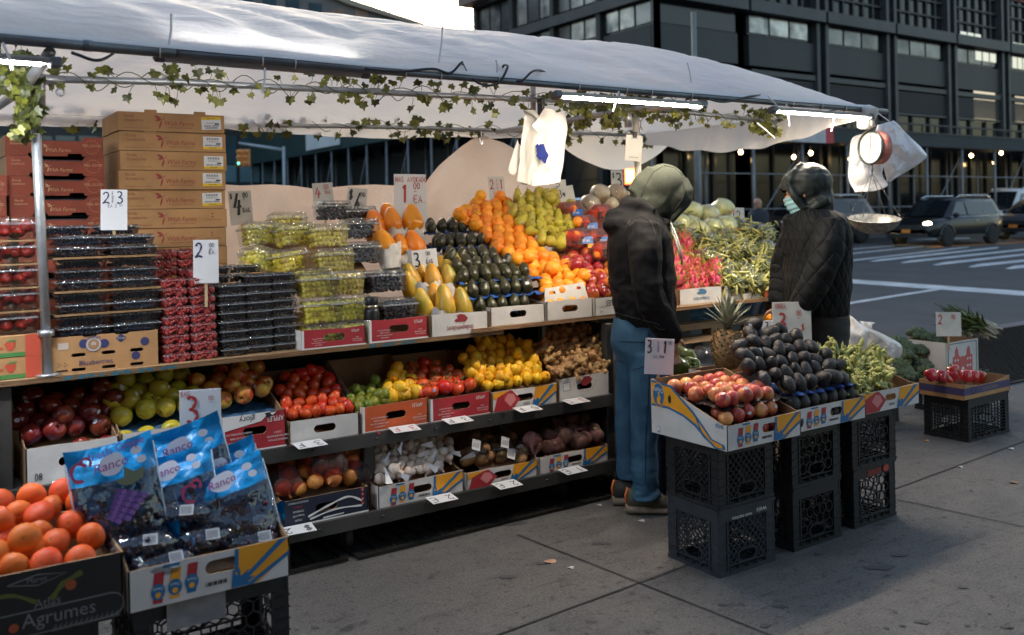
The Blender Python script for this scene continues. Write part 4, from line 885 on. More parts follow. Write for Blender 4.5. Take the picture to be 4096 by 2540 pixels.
def a_ban(q, F, W, H):      # yellow 4, blue 5, red 6, white 7
    A = lambda P, m, l=.0012: q.art(F, [(a*W, b_*H) for a, b_ in P], m, l)
    A([(.66, .99), (.985, .99), (.995, .6), (.79, .02), (.66, .02), (.63, .5)], 4)
    A([(.93, .995), (.985, .995), (.70, .12), (.66, .14)], 5, .0018); A([(.995, .66), (.995, .55), (.75, .0), (.70, .02)], 5, .0019); A([(.64, .99), (.665, .99), (.66, .4), (.635, .4)], 5, .0018)
    A([(.615, .02), (.625, .5), (.65, .3), (.665, .52), (.675, .28), (.73, .42), (.70, .22), (.77, .2), (.72, .1), (.74, .02)], 5, .0021)
    for k, (sx, m) in enumerate(((.17, 6), (.27, 4), (.37, 6))):
        A([(sx-.03, .5), (sx+.03, .5), (sx+.04, .82+.03*k), (sx-.02, .82+.03*k)], m, .0013); A([(sx-.03, .08+.04*k), (sx+.025, .08+.04*k), (sx+.03, .3), (sx-.03, .3)], (6, 4, 5)[k], .0013)
        q.disc(F, sx*W, (.36+.03*k)*H, .042*W, .2*H, 5, 18, .0019); q.tx(F, 'Chiquita', sx*W, (.46+.03*k)*H, H*.075, 7, 180, .7, .0025); q.disc(F, sx*W, (.28+.03*k)*H, .018*W, .07*H, 4, 10, .0023)
    q.rect(F, .2*W, .3*W, .9*H, .97*H, 5); 
    for k in range(12): q.rect(F, (.455+.011*k)*W, (.459+.011*k+.003*(k % 3))*W, .2*H, .3*H, 8, .0014)
def a_bird(q, F, W, H):     # orange cartoon panel is kept as plain colour shapes
    A = lambda P, m, l=.0012: q.art(F, [(a*W, b_*H) for a, b_ in P], m, l)
    A([(.02, .02), (.1, .98), (.3, .98), (.42, .5), (.3, .02)], 6); A([(.02, .6), (.02, .98), (.26, .98), (.12, .78)], 4, .0017); A([(.18, .55), (.24, .85), (.32, .8), (.36, .5), (.27, .2)], 9, .0017)
    A([(.62, .02), (.66, .98), (.995, .98), (.995, .6), (.78, .02)], 4); A([(.90, .98), (.97, .98), (.70, .1), (.66, .12)], 5, .0017); A([(.995, .66), (.995, .55), (.76, 0), (.70, .02)], 5, .0018); A([(.60, .02), (.63, .5), (.66, .3), (.68, .45), (.73, .3), (.70, .02)], 5, .002)
    for k in range(9): q.rect(F, (.47+.011*k)*W, (.475+.011*k)*W, .2*H, .3*H, 8, .0014)
BM = [YELC, BLUC, REDC, WINK, BINK, PINK]
def a_bside(q, F, D, H): q.art(F, [(-.02, H*.02), (-D*.98, H*.1), (-D*.98, H*.5), (-D*.5, H*.45)], 5); q.art(F, [(-.03, H*.03), (-D*.98, H*.18), (-D*.98, H*.45), (-D*.5, H*.38)], 4, .0018)
Z2, Z3 = SH[0][1]+.001, SH[1][1]+.001
def XF(u, Y=3.93): return atY(u, 1200, Y).x
def boxat(label, u0, u1, z, hf, hb, Y0=3.925, dep=.42, **k): return cut_box(label, XF(u0, Y0)+.004, XF(u1, Y0)-.004, Y0, Y0+dep, z, hf, hb, **k)
def a_08(q, F, W, H): q.tx(F, '08', W*.13, H*.16, H*.2, 4, 0, .7)
boxat('white cut carton marked 08 with red apples on a blue tray', 84, 468, Z2, .15, .27, art=a_08, mats=(BINK,), side=BRN)
def a_sage(q, F, W, H): q.tx(F, 'Sage', W*.62, H*.8, H*.2, 4, 180, 1.0); q.disc(F, W*.5, H*.72, W*.07, H*.1, 5); q.disc(F, W*.65, H*.72, W*.07, H*.1, 6); q.disc(F, W*.8, H*.72, W*.07, H*.1, 5)
boxat('white cut carton with Sage lettering holding yellow apples', 470, 872, Z2, .155, .29, art=a_sage, mats=(BINK, MAROON, GRN), side=BRN)
def a_glory(q, F, W, H): a_apples(q, F, W, H); q.art(F, [(0, H), (W*.75, H), (W*.6, H*.78), (0, H*.62)], 4, .0018); q.tx(F, 'glory', W*.38, H*.95, H*.17, 5, 180, .9, .0026); q.art(F, [(W*.66, H*.98), (W*.9, H*.99), (W*.82, H*.9), (W*.7, H*.84)], 5, .0026); q.art(F, [(W*.74, H*.97), (W*.85, H*.975), (W*.78, H*.9)], 4, .003)
boxat('red apple carton with a white glory flash holding blushed apples on a blue tray', 876, 1137, Z2, .165, .29, face=REDC, art=a_glory, mats=(WINK, BINK), side=WHT)
boxat('plain white creased carton of plum tomatoes', 1143, 1430, Z2, .105, .27, side=BRN)
boxat('orange APPLES carton of limes and lemons', 1437, 1706, Z2, .125, .29, face=ORGC, art=a_apples, mats=(WINK,), side=WHT)
boxat('red APPLES carton of vine tomatoes on the middle shelf', 1711, 1955, Z2, .115, .28, face=REDC, art=a_apples, mats=(WINK,), side=WHT)
boxat('white yellow and orange carton heaped with lemons', 1957, 2222, Z2, .105, .27, art=a_bird, mats=BM, side=BRN)
def a_ging(q, F, W, H):
    q.art(F, [(W*.5, H*.95), (W*.42, H*.75), (W*.45, H*.6), (W*.52, H*.55), (W*.6, H*.62), (W*.66, H*.8), (W*.6, H*.95)], 4); q.rect(F, W*.08, W*.22, H*.45, H*.8, 5); q.rect(F, W*.09, W*.21, H*.47, H*.78, 6, .0016)
    for k in range(12): a = math.pi+math.pi*k/11; q.tx(F, 'QUALITYFRUIT'[k], W*.54+W*.2*math.cos(a), H*.72+H*.42*math.sin(a), H*.09, 5, math.degrees(a)+90)
boxat('worn white carton with a red apple emblem heaped with ginger', 2225, 2432, Z2, .125, .25, art=a_ging, mats=(MAROON, DKBL, WINK), side=BRN)
def a_onion(q, F, W, H):
    q.rect(F, 0, W, 0, H*.1, 4); q.ink(F, spl([(W*.28, H*.3), (W*.5, H*.55), (W*.75, H*.75), (W*.92, H*.5)], 6), H*.07, 4); q.ink(F, spl([(W*.3, H*.2), (W*.6, H*.38), (W*.92, H*.32)], 6), H*.06, 4); q.ink(F, spl([(W*.45, H*.15), (W*.7, H*.18)], 4), H*.05, 4)
    for k in range(4): q.disc(F, W*.93, H*(.4+.17*k), W*.02, H*.065, 5); q.tx(F, '7896'[k], W*.93, H*(.43+.17*k), H*.08, 4, 180, 1, .0026)
    for k, t in enumerate(('PRODUCE OF MEXICO', 'PREMIUM', 'CONSERVER', 'Storage at 55F', 'COLOR')): q.tx(F, t, W*.17, H*(.92-.16*k), H*.07, 5 if k == 1 else 4, 180, .8)
boxat('navy carton printed with white strokes and red numbers full of onions', 1112, 1460, Z3, .12, .2, 3.875, face=NAVY, art=a_onion, mats=(WINK, REDC), side=BRN)
boxat('white banana carton with yellow and blue print full of garlic', 1494, 1842, Z3, .105, .2, 3.875, art=a_ban, mats=BM, arts=a_bside)
boxat('low white and orange printed carton of bagged potatoes', 1849, 2138, Z3, .085, .2, 3.875, art=a_bird, mats=BM)
boxat('white banana carton with yellow and blue print full of beets', 2142, 2422, Z3, .09, .22, 3.875, art=a_ban, mats=BM)
# counter cartons
DK = DKZ+.001; DR = DKZ+.0235; YD = 3.945
boxat('red APPLES carton under the stacked green grape packs', 1200, 1463, DK, .085, .12, YD, .5, face=REDC, art=a_apples, mats=(WINK,), group='cartons along the counter edge', side=WHT)
boxat('red APPLES carton under the black flask and dark grape packs', 1472, 1712, DK, .105, .13, YD, .5, face=REDC, art=a_apples, mats=(WINK,), group='cartons along the counter edge', side=WHT)
boxat('white Independent carton with dark red print holding papayas', 1719, 1953, DK, .105, .15, YD, .45, art=a_indep, mats=(MAROON,), hole=None, group='cartons along the counter edge', side=BRN)
boxat('plain white carton with a torn hand hole under the blue avocado trays', 1958, 2180, DR, .095, .14, YD+.01, .45, group='cartons along the counter edge')
boxat('plain white carton with a folded flap in front of the oranges', 2184, 2372, DR, .1, .14, YD+.015, .45, group='cartons along the counter edge')
def a_selpa(q, F, W, H): q.tx(F, 'APPLES', W*.36, H*.8, H*.34, 4, 180, .8); q.tx(F, 'FUJI', W*.12, H*.25, H*.1, 4, 180); q.tx(F, 'U.S. NO 1', W*.15, H*.5, H*.1, 4, 180)
cut_box('white APPLES carton of red mangoes partly behind the man in black', XF(2374, 3.97)+.004, XF(2374, 3.97)+.38, 3.965, 4.4, DR, .1, .14, art=a_selpa, mats=(BINK,), hole=None, group='cartons along the counter edge')
q = MB(); q.panel(front(-.15, 0, 0), [(0, 0), (.31, 0), (.29, .12), (.02, .1)], [stad(.07, .075, .035, .016), stad(.25, .09, .03, .016)], .005, 0, 1, 0); p = atY(2265, 1190, 3.99)
tag(q.build('card_flap', [WHT, EDG], None, (p.x, 3.985, DR+.07), (math.radians(-14), 0, 0)), 'upright white cardboard flap standing in front of the oranges', 'cardboard')
boxat('white Independent carton with blue print under the dragon fruit', 2716, 2890, DR, .095, .13, 4.06, .4, art=a_indep, mats=(DKBL,), hole=None, group='cartons along the counter edge', side=BRN)
boxat('plain white carton below the bagged okra', 2896, 3050, DR, .095, .13, 4.065, .4, group='cartons along the counter edge', side=BRN)
boxat('bright red carton at the right end of the counter', 3054, 3175, DR, .11, .14, 4.07, .4, face=ORGC, art=lambda q, F, W, H: (q.tx(F, 'MILOUNE', W*.6, H*.35, H*.16, 4, 180), q.art(F, [(W*.3, H*.5), (W*.4, H*.95), (W*.5, H*.9), (W*.45, H*.5)], 5)), mats=(WINK, MAROON), hole=None, group='cartons along the counter edge')
# brown strawberry cartons (closed) and red berry crates (open) stacked behind
def fairy(q, F, x, y, s, m):  # plain leafy swash in place of the printed figure
    for a, l, w_ in ((150, 1.0, .36), (185, .8, .3), (255, 1.15, .2), (40, .5, .16)):
        c_, s_ = math.cos(math.radians(a)), math.sin(math.radians(a)); P = [(0, 0), (.5, w_*.5), (1, 0), (.5, -w_*.5)]
        q.art(F, [(x+s*l*(px*c_-py*s_), y+s*l*(px*s_+py*c_)) for px, py in spl(P+[P[0]], 3)[:-1]], m)
def wish_box(i, n):
    W, D, H = .5, .38, .0925; q = MB(); q.bbox(-W/2, W/2, 0, D, 0, H-.001, .0025); F = front(-W/2, -.0002, 0); F2 = F
    q.tx(F, 'Florida', W*.1, H*.72, H*.16, 1, 0, .85, .002, .2); q.tx(F, 'Strawberries', W*.145, H*.5, H*.16, 1, 0, .85, .002, .2); q.tx(F, 'Wish Farms Inc., Plant City, FL 33563', W*.17, H*.14, H*.075, 1, 0, .8)
    q.tx(F, 'Wish Farms', W*.56, H*.34, H*.26, 2, 0, .88, .002, .22); q.tx(F, 'GENERATIONS OF SWEETNESS', W*.57, H*.2, H*.07, 1, 0, .95); fairy(q, F, W*.4, H*.62, H*.42, 2)
    q.box(-W/2+.004, W/2-.004, -.0012, -.0004, 0, .0015, 5)
    if i in (n-1, n-2, n-3, n-4, n-5, 1, 2):
        fl = 1 if i == n-1 else -1; x, y = W*(.87 if i != 2 else .93), H*(.5+.04*((i*7) % 3-1)); w2, h2 = W*.095, H*.34; a = math.radians((-6, 2, 0, 0, 0, 3)[i % 6])
        FF = F @ T(x, y, 0) @ Matrix.Rotation(a, 4, 'Z'); q.rect(FF, -w2, w2, -h2, h2, 3); q.rect(FF, -w2, w2, h2*.55*fl, h2*fl, 4, .0018) if fl > 0 else q.rect(FF, -w2, w2, -h2, -h2*.6, 4, .0018)
        for k in range(14): q.rect(FF, -w2*.6+k*w2*.088, -w2*.6+k*w2*.088+w2*(.03+.03*(k % 3 == 0)), h2*.45, h2*.8, 5, .002) if fl < 0 else q.rect(FF, -w2*.6+k*w2*.088, -w2*.6+k*w2*.088+w2*.04, -h2*.85, -h2*.55, 5, .002)
        q.tx(FF, 'STRAWBERRIES 8/1LB', 0, h2*.12, h2*.2, 5, 0 if fl < 0 else 180, .7); q.rect(FF, w2*.35, w2*.8, -h2*.22, -h2*.02, 5, .002); q.tx(FF, 'WISH FARMS', 0, -h2*.88 if fl < 0 else h2*.85, h2*.2, 5, 0 if fl < 0 else 180, .8, .0024)
        for k in range(16): q.rect(FF, -w2*.75+k*w2*.095, -w2*.75+k*w2*.095+w2*.05, -h2*.5, -h2*.28, 5, .002) if k != 8 else None
    elif i in (n-6, n-7): q.tx(F, 'PRODUCE OF USA', W*.87, H*.38, H*.08, 1, 0, .9); q.rect(F, W*.85, W*.865, H*.68, H*.76, 1); q.rect(F, W*.85, W*.865, H*.53, H*.6, 1)
    if i == n-1:
        for x in (-.1, .13): q.box(x-.028, x+.028, 0, .003, H-.002, H+.012)
    if i % 3 == 1: q.box(-.14, -.08, -.003, .0, H-.008, H+.008)
    return q
WISHM = [KRAFT, mat('wish_print', (.2, .06, .04), .7), mat('wish_red', (.3, .045, .035), .65), mat('label_white', (.7, .7, .7), .5), mat('label_yellow', (.75, .5, .02), .5), BINK]
xw = (atY(476, 700, 4.62).x+atY(905, 700, 4.62).x)/2; nb_ = 12
ordn = ['lowest', 'second lowest', 'third from the bottom', 'fourth from the bottom', 'fifth from the bottom', 'sixth from the bottom', 'sixth from the top', 'fifth from the top', 'fourth from the top', 'third from the top', 'second from the top', 'topmost']
for i in range(nb_): tag(wish_box(i, nb_).build('strawberry_carton', WISHM, None, (xw+R_(-.006, .006), 4.62+R_(-.006, .006), DKZ+.001+i*.0926), (0, 0, math.radians(R_(-.8, .8)))), 'closed kraft strawberry carton, %s in the tall stack' % ordn[i], 'carton', 'kraft strawberry cartons in the tall stack')
REDK = mat('red_kraft', (.27, .05, .022), .7, n=(8, .25), b=(60, .12)); TANP = mat('tan_print', (.5, .3, .15), .7)
def red_crate():
    W, D, H = .4, .38, .088; q = MB(); F = front(-W/2, 0, 0)
    q.panel(F, [(0, 0), (W*.22, 0), (W*.23, .012), (W*.37, .012), (W*.38, 0), (W*.62, 0), (W*.63, .012), (W*.77, .012), (W*.78, 0), (W, 0), (W, H), (W*.8, H), (W*.765, H-.02), (W*.26, H-.02), (W*.22, H), (0, H)], [], .005, 0, 1, 2)
    q.box(-W/2, -W/2+.006, .005, D, 0, H, 2); q.box(W/2-.006, W/2, .005, D, 0, H, 0); q.box(-W/2, W/2, D-.005, D, 0, H, 2); q.box(-W/2+.004, W/2-.004, .01, D, .015, .02, 2); q.box(-W/2+.02, W/2-.02, .03, D-.02, .02, H-.014, 4)
    q.tx(F, 'Wish Farms', W*.53, H*.22, H*.2, 3, 0, .9, .002, .2); fairy(q, F, W*.42, H*.48, H*.26, 3); q.tx(F, 'Florida', W*.09, H*.72, H*.12, 3, 0, .9, .002, .2); q.tx(F, 'Strawberries', W*.11, H*.55, H*.12, 3, 0, .7, .002, .2)
    for k in range(20): a = 2*math.pi*k/20; q.rect(F, W*.88+.03*math.cos(a)-.0015, W*.88+.03*math.cos(a)+.0015, H*.5+.03*math.sin(a)-.0015, H*.5+.03*math.sin(a)+.0015, 3)
    q.tx(F, 'FEEL GOOD', W*.88, H*.5, H*.14, 3, 0, .9)
    return q.mesh('red_crate', [REDK, EDG, BRN, TANP, mat('crate_inside', (.03, .03, .04), .4)])
rc = red_crate(); xr = (atY(75, 700, 4.6).x+atY(462, 700, 4.6).x)/2; nr_ = 11
for i in range(nr_): tag(put('berry_crate', rc, None, (xr-.012+.004*i*(-1 if i > 5 else .4)+R_(-.004, .004), 4.6, DKZ+.001+i*.0892)), 'open red berry crate, %s in the stack behind the left post' % ('topmost' if i == nr_-1 else 'number %d from the top' % (nr_-i) if i < nr_-1 else ''), 'crate', 'red berry crates in the stack behind the left post')
for i in range(9): tag(put('berry_crate', rc, None, (xr-.45+R_(-.006, .006), 4.56, DKZ+.001+i*.0892)), 'open red berry crate in the shorter stack at the left edge' , 'crate', 'red berry crates in the stack at the left edge')
# kraft blueberry tray box and strawberry boxes on the counter
x0, x1 = atY(207, 1400, 3.97).x, atY(632, 1400, 3.97).x; W = x1-x0; H = .142
q = MB(); F = front(-W/2, 0, 0)
q.panel(F, [(0, 0), (W, 0), (W, H), (W*.72, H), (W*.7, H-.006), (W*.6, H-.006), (W*.58, H), (W*.42, H), (W*.4, H-.006), (W*.3, H-.006), (W*.28, H), (0, H)], [stad(W*a, H*.48, W*.13, H*.1) for a in (.24, .52, .79)]+[stad(W*a, H*.0+.011, W*.13, H*.09) for a in (.24, .52, .79)], .006, 0, 1, 2)
q.box(-W/2, -W/2+.006, .006, .3, 0, H, 0); q.box(W/2-.006, W/2, .006, .3, 0, H, 0); q.box(-W/2+.006, W/2-.006, .29, .296, 0, H, 2); q.box(-W/2+.006, W/2-.006, .006, .29, H-.015, H-.01, 5)
q.tx(F, 'Blueberries', W*.4, H*.18, H*.15, 3, 0, .95)
for a, b_, r_ in ((.29, .78, .045), (.48, .74, .045), (.87, .7, .043), (.78, .32, .042)): q.disc(F, W*a, H*b_, r_*W, r_*W, 3)
q.disc(F, W*.38, H*.74, W*.075, W*.075, 3, 24, .0016); q.disc(F, W*.38, H*.74, W*.07, W*.07, 4, 24, .002); q.disc(F, W*.38, H*.74, W*.05, W*.05, 3, 20, .0024); q.disc(F, W*.38, H*.74, W*.046, W*.046, 0, 20, .0028); q.tx(F, 'naturipe', W*.38, H*.9, H*.09, 3, 0, .9, .003)
for a, c_ in ((90, 1), (50, .8), (130, .8)): q.disc(F, W*.38+.008*math.cos(math.radians(a)), H*.74+.008*math.sin(math.radians(a))-.004, .004, .007, 4, 10, .003)
q.art(F, [(W*(.64+.042*(1+.12*math.cos(4*t))*math.cos(t)), H*.85+W*.036*(1+.12*math.cos(4*t))*math.sin(t)) for t in [2*math.pi*k/32 for k in range(32)]], 3); q.tx(F, 'blue', W*.64, H*.82, H*.09, 4, 0, 1, .0025); q.rect(F, W*.055, W*.15, H*.66, H*.84, 4)
for k in range(2): q.disc(F, W*(.06+.06*k), H*.24, W*.022, W*.024, 6, 3); q.disc(F, W*(.06+.06*k), H*.24, W*.012, W*.012, 0, 8, .002)
q.rect(F, W*.035, W*.14, H*.06, H*.1, 6)
tag(q.build('blueberry_carton', [KRAFT, EDG, BRN, mat('blueberry_ink', (.035, .04, .13), .6), mat('card_pale', (.5, .42, .36), .7), HOLE, BINK], None, ((x0+x1)/2, 3.97, DKZ+.001)), 'kraft Blueberries carton with blue discs under the blueberry packs', 'carton')
for k in range(2):
    x1 = atY(168, 1400, 3.97).x; W = .36; H = .082; q = MB(); q.bbox(-W/2, W/2, 0, .3, 0, H, .002); F = front(-W/2, -.0003, 0)
    q.rect(F, W*.84, W*.985, 0, H, 1); q.rect(F, W*.3, W*.84, H*.02, H*.22, 2); q.art(F, [(W*(.7+.055*math.cos(t)*(1 if math.sin(t) > 0 else .8)), H*.58+W*.06*math.sin(t)*(1 if math.sin(t) < 0 else .7)) for t in [2*math.pi*j/14 for j in range(14)]], 1, .0016); q.art(F, [(W*.66, H*.72), (W*.7, H*.82), (W*.76, H*.8), (W*.72, H*.7)], 2, .002); q.tx(F, 'Strawberries', W*.42, H*.6, H*.15, 1, 0, .9); q.rect(F, W*.35, W*.63, H*.4, H*.5, 1); q.art(F, stad(W*.4, H*.95-.01, W*.3, H*.3), 3, .0014)
    tag(q.build('strawberry_box', [KRAFT, mat('strawb_ink', (.5, .07, .035), .6), GRN, HOLE], None, (x1-W/2, 3.965, DKZ+.001+k*.0825)), 'kraft Strawberries box with orange end, %s of the pair at the left edge' % ('upper', 'lower')[1-k], 'box', 'kraft Strawberries boxes at the left edge')
# ================================================================ FRONT CARTONS AND MILK CRATES
CRM = mat('black_crate_plastic', (.016, .018, .021), .45, n=(30, .35), b=(80, .1)); CRG = mat('grey_crate_plastic', (.035, .042, .052), .45, n=(25, .3))
def crate_mesh(W, D, H, kind, m, txt=None):
    q = MB(); t = .008
    def side(F, L):
        def bar(x0, x1, y0, y1, o=0, d=.008): q.add([(x, y, zz) for zz in (o, o-d) for y in (y0, y1) for x in (x0, x1)], [(0, 1, 3, 2), (4, 6, 7, 5), (0, 4, 5, 1), (1, 5, 7, 3), (3, 7, 6, 2), (2, 6, 4, 0)], 0, False, F)
        bar(0, L, H*.8, H*.985, -.002); bar(0, L, H*.96, H, .006, .016); bar(0, L, 0, H*.06, .004, .014); bar(0, L, H*.13, H*.145, .003, .012)
        for x in (0, L-.045): bar(x, x+.045, H*.06, H*.8, -.001)
        for x in (.047, L-.055): bar(x, x+.008, H*.06, H*.8, .003, .012)
        for k in range(5):
            for x in (.002, L-.043): bar(x, x+.041, H*(.2+.13*k), H*(.2+.13*k)+.004, .005, .01)
        for k in range(5): bar(L*(.18+.16*k)-.002, L*(.18+.16*k)+.002, 0, H*.14, .005, .01)
        x0, x1, y0, y1 = .055, L-.055, H*.14, H*.8
        def seg(a, b_, w_=.0042):
            a, b_ = V(a), V(b_); d = (b_-a); n = V((-d.y, d.x)).normalized()*w_/2
            q.add([(p.x, p.y, zz) for zz in (0, -.006) for p in (a+n, a-n, b_-n, b_+n)], [(0, 1, 2, 3), (7, 6, 5, 4), (0, 4, 5, 1), (1, 5, 6, 2), (2, 6, 7, 3), (3, 7, 4, 0)], 0, False, F)
        cx, hy, hw, hh = L/2, y0+.028, .055, .026      # hand hole near the bottom
        P = stad(cx, hy, 2*hw, 2*hh)
        for i in range(len(P)): seg(P[i-1], P[i], .007)
        def inside(x, y): return ((x-cx)/hw)**2+((y-hy)/hh)**2 < 1
        def line(a, b_):
            n = 14; a, b_ = V(a), V(b_); run = None
            for i in range(n):
                p, s_ = a.lerp(b_, i/n), a.lerp(b_, (i+1)/n)
                ok = not inside((p.x+s_.x)/2, (p.y+s_.y)/2)
                if ok and run is None: run = p
                if (not ok or i == n-1) and run is not None: seg(run, s_ if ok else p); run = None
        if kind == 'diamond':
            h = y1-y0; n = 7; st_ = (x1-x0)/n
            for k in range(-n, n+1):
                for sg in (1, -1):
                    xa = x0+k*st_ if sg > 0 else x1-k*st_; pts = []
                    for i in range(2): pts.append((xa+sg*h*.95*i, y0+h*i))
                    (ax, ay), (bx_, by) = pts; 
                    ta, tb = 0, 1; dx = bx_-ax
                    for lim, sgn in ((x0, 1), (x1, -1)):
                        fa, fb = (ax-lim)*sgn, (bx_-lim)*sgn
                        if fa < 0 and fb < 0: ta = 2; break
                        if fa < 0: ta = max(ta, fa/(fa-fb))
                        if fb < 0: tb = min(tb, fa/(fa-fb))
                    if ta < tb: line((ax+dx*ta, ay+(by-ay)*ta), (ax+dx*tb, ay+(by-ay)*tb))
        elif kind == 'hex':
            r = .026; w3 = r*math.sqrt(3)
            for row in range(8):
                for col in range(12):
                    hx = x0+col*w3+(row % 2)*w3/2; hy_ = y0+row*1.5*r
                    P6 = [(hx+r*math.sin(math.pi/3*k), hy_+r*math.cos(math.pi/3*k)) for k in range(7)]
                    for k in range(3):
                        a, b_ = P6[k], P6[k+1]
                        if all(x0-.001 < p[0] < x1+.001 and y0 < p[1] < y1+.002 for p in (a, b_)): line(a, b_)
        else:
            for k in range(1, 10): xx = x0+(x1-x0)*k/10; line((xx, y0), (xx, y1))
            for k in range(1, 9): yy = y0+(y1-y0)*k/9; line((x0, yy), (x1, yy))
    side(front(-W/2, -D/2, 0), W); side(fr((W/2, D/2, 0), (-1, 0, 0), (0, 0, 1)), W); side(leftf(-W/2, D/2, 0), D); side(fr((W/2, -D/2, 0), (0, 1, 0), (0, 0, 1)), D)
    for k in range(9): x = -W/2+.01+(W-.02)*k/8; q.box(x-.003, x+.003, -D/2+.009, D/2-.009, .012, .022); y = -D/2+.01+(D-.02)*k/8; q.box(-W/2+.009, W/2-.009, y-.003, y+.003, .013, .021)
    mats = [m]
    if txt: txt(q, front(-W/2, -D/2, 0), W, H); mats += [WINK, mat('crate_red_print', (.4, .05, .03), .6)]
    return q.mesh('milk_crate', mats)
def weis(q, F, W, H): q.tx(F, 'weis', W*.75, H*.9, H*.085, 1, 180, 1.1, .004); q.tx(F, 'weis markets', W*.4, H*.86, H*.06, 1, 180, 1, .004)
def redt(q, F, W, H):
    q.disc(F, W*.76, H*.89, W*.07, H*.06, 2, 18, .004); 
    for k in range(3): q.rect(F, W*.32, W*.64, H*(.84+.035*k), H*(.855+.035*k), 2, .004)
cd, cdw, ch, chr_, cs = crate_mesh(.34, .31, .279, 'diamond', CRM), crate_mesh(.34, .31, .279, 'diamond', CRG, weis), crate_mesh(.345, .31, .279, 'hex', CRM), crate_mesh(.345, .31, .279, 'hex', CRM, redt), crate_mesh(.5, .31, .279, 'grid', CRM)
GRP = 'milk crates under the front cartons'
for me, x, y, z, lb in ((cdw, 3.03, 2.87, 0, 'dark grey lattice milk crate with white upside down lettering on the pavement'), (cd, 3.03, 2.872, .28, 'black lattice milk crate on the grey lettered crate under the nectarines'), (ch, 3.51, 2.885, 0, 'black honeycomb milk crate on the pavement in the middle front stack'), (ch, 3.51, 2.883, .28, 'black honeycomb milk crate directly under the avocado carton'), (chr_, 3.98, 2.91, 0, 'black honeycomb milk crate with red print on the pavement under the okra stack'), (ch, 3.98, 2.905, .28, 'black honeycomb milk crate directly under the okra carton')):
    tag(put('milk_crate', me, None, (x, y, z), (0, 0, math.radians(R_(-1.5, 1.5)))), lb, 'crate', GRP)
for me, x, y, z, lb in ((cs, 6.05, 3.47, 0, 'black grid crate under the carton of red peppers'), (cs, 5.78, 4.12, 0, 'black grid crate under the broccoli carton'), (cs, 6.75, 3.98, 0, 'black grid crate under the green onion carton'), (cs, 5.1, 3.75, 0, 'black grid crate under the tied plastic sack')):
    tag(put('milk_crate', me, None, (x, y, z)), lb, 'crate', 'milk crates by the kerb')
def ban_side(q, F, D, H):   # long banana printed across the cut side; x runs from -D (back) to 0 (front)
    hb = .24; A = lambda P, m, l=.0013: q.art(F, [(-D+a*D, b_*hb) for a, b_ in P], m, l)
    A([(.01, .97), (.3, .93), (.42, .75), (.58, .56), (.7, .36), (.82, .15), (.97, .1), (.985, .02), (.86, .0), (.74, .12), (.6, .3), (.45, .42), (.25, .5), (.01, .5)], 5)
    A([(.01, .93), (.28, .89), (.4, .73), (.56, .53), (.69, .33), (.81, .13), (.94, .085), (.95, .03), (.87, .03), (.76, .15), (.62, .34), (.46, .46), (.25, .54), (.01, .54)], 4, .0018)
    A([(.6, .5), (.64, .42), (.73, .12), (.68, .2)], 5, .0022)
    q.disc(F, -D*.885, hb*.72, D*.085, hb*.23, 4, 22, .0024); q.disc(F, -D*.885, hb*.72, D*.076, hb*.21, 5, 22, .0028); q.tx(F, 'Chiquita', -D*.885, hb*.84, hb*.09, 7, 180, .62, .0033)
    A([(.1, .55), (.09, .64), (.115, .72), (.105, .76), (.125, .77), (.13, .7), (.15, .68), (.135, .6), (.15, .55)], 4, .0034)
    q.disc(F, -D*.73, hb*.68, D*.022, hb*.075, 8, 14, .003); q.disc(F, -D*.895, hb*.1, D*.022, hb*.05, 5, 14, .002); q.disc(F, -D*.895, hb*.1, D*.018, hb*.04, 7, 14, .0025); q.tx(F, 'H', -D*.895, hb*.07, hb*.05, 5, 180, 1, .003); q.tx(F, 'dod', -D*.085, hb*.37, hb*.1, 5, 0, .9, .003)
cut_box('tall white and yellow banana carton with a sloping cut side filled with nectarines', 2.79, 3.245, 2.6, 3.04, .561, .103, .235, art=a_ban, mats=BM, arts=ban_side, group='banana cartons on the front milk crates', flat=.05, hole=(.56, .6, .085, .036))
cut_box('banana carton of dark avocados between the nectarines and the okra', 3.262, 3.75, 2.635, 3.05, .561, .098, .2, art=a_ban, mats=BM, group='banana cartons on the front milk crates', hole=(.56, .6, .085, .036))
cut_box('banana carton with orange print full of okra', 3.762, 4.235, 2.67, 3.08, .561, .098, .2, art=a_bird, mats=BM, group='banana cartons on the front milk crates', hole=(.5, .6, .085, .03))
p0, p1 = atZ(509, 2449, .43), atZ(1153, 2294, .43)
cut_box('banana carton full of blue grape bags at the front left', p0.x, p1.x, 2.76, 3.16, .431, .118, .25, art=a_ban, mats=BM, arts=a_bside, group='front left cartons', hole=(.56, .65, .1, .04), flat=.03)
tag(put('milk_crate', crate_mesh(.46, .31, .279, 'hex', CRM), None, (.8, 2.955, .15)), 'black honeycomb milk crate under the grape bag carton', 'crate', 'front left crates')
tag(put('milk_crate', crate_mesh(.46, .31, .149, 'hex', CRM), None, (.8, 2.955, 0)), 'shallow black crate on the pavement under the grape bag crate', 'crate', 'front left crates')
tag(put('milk_crate', crate_mesh(.4, .31, .43, 'grid', CRM), None, (.28, 2.96, 0)), 'black crate under the mandarin carton at the left edge', 'crate', 'front left crates')
q = MB(); q.box(-.085, .085, -.004, 0, -.045, .045); tag(q.build('card_sheet', mat('grey_card', (.25, .25, .26), .7, n=(20, .3)), None, (atY(786, 2420, 2.79).x, 2.792, .385)), 'blank pale card tucked under the front left banana carton', 'card')
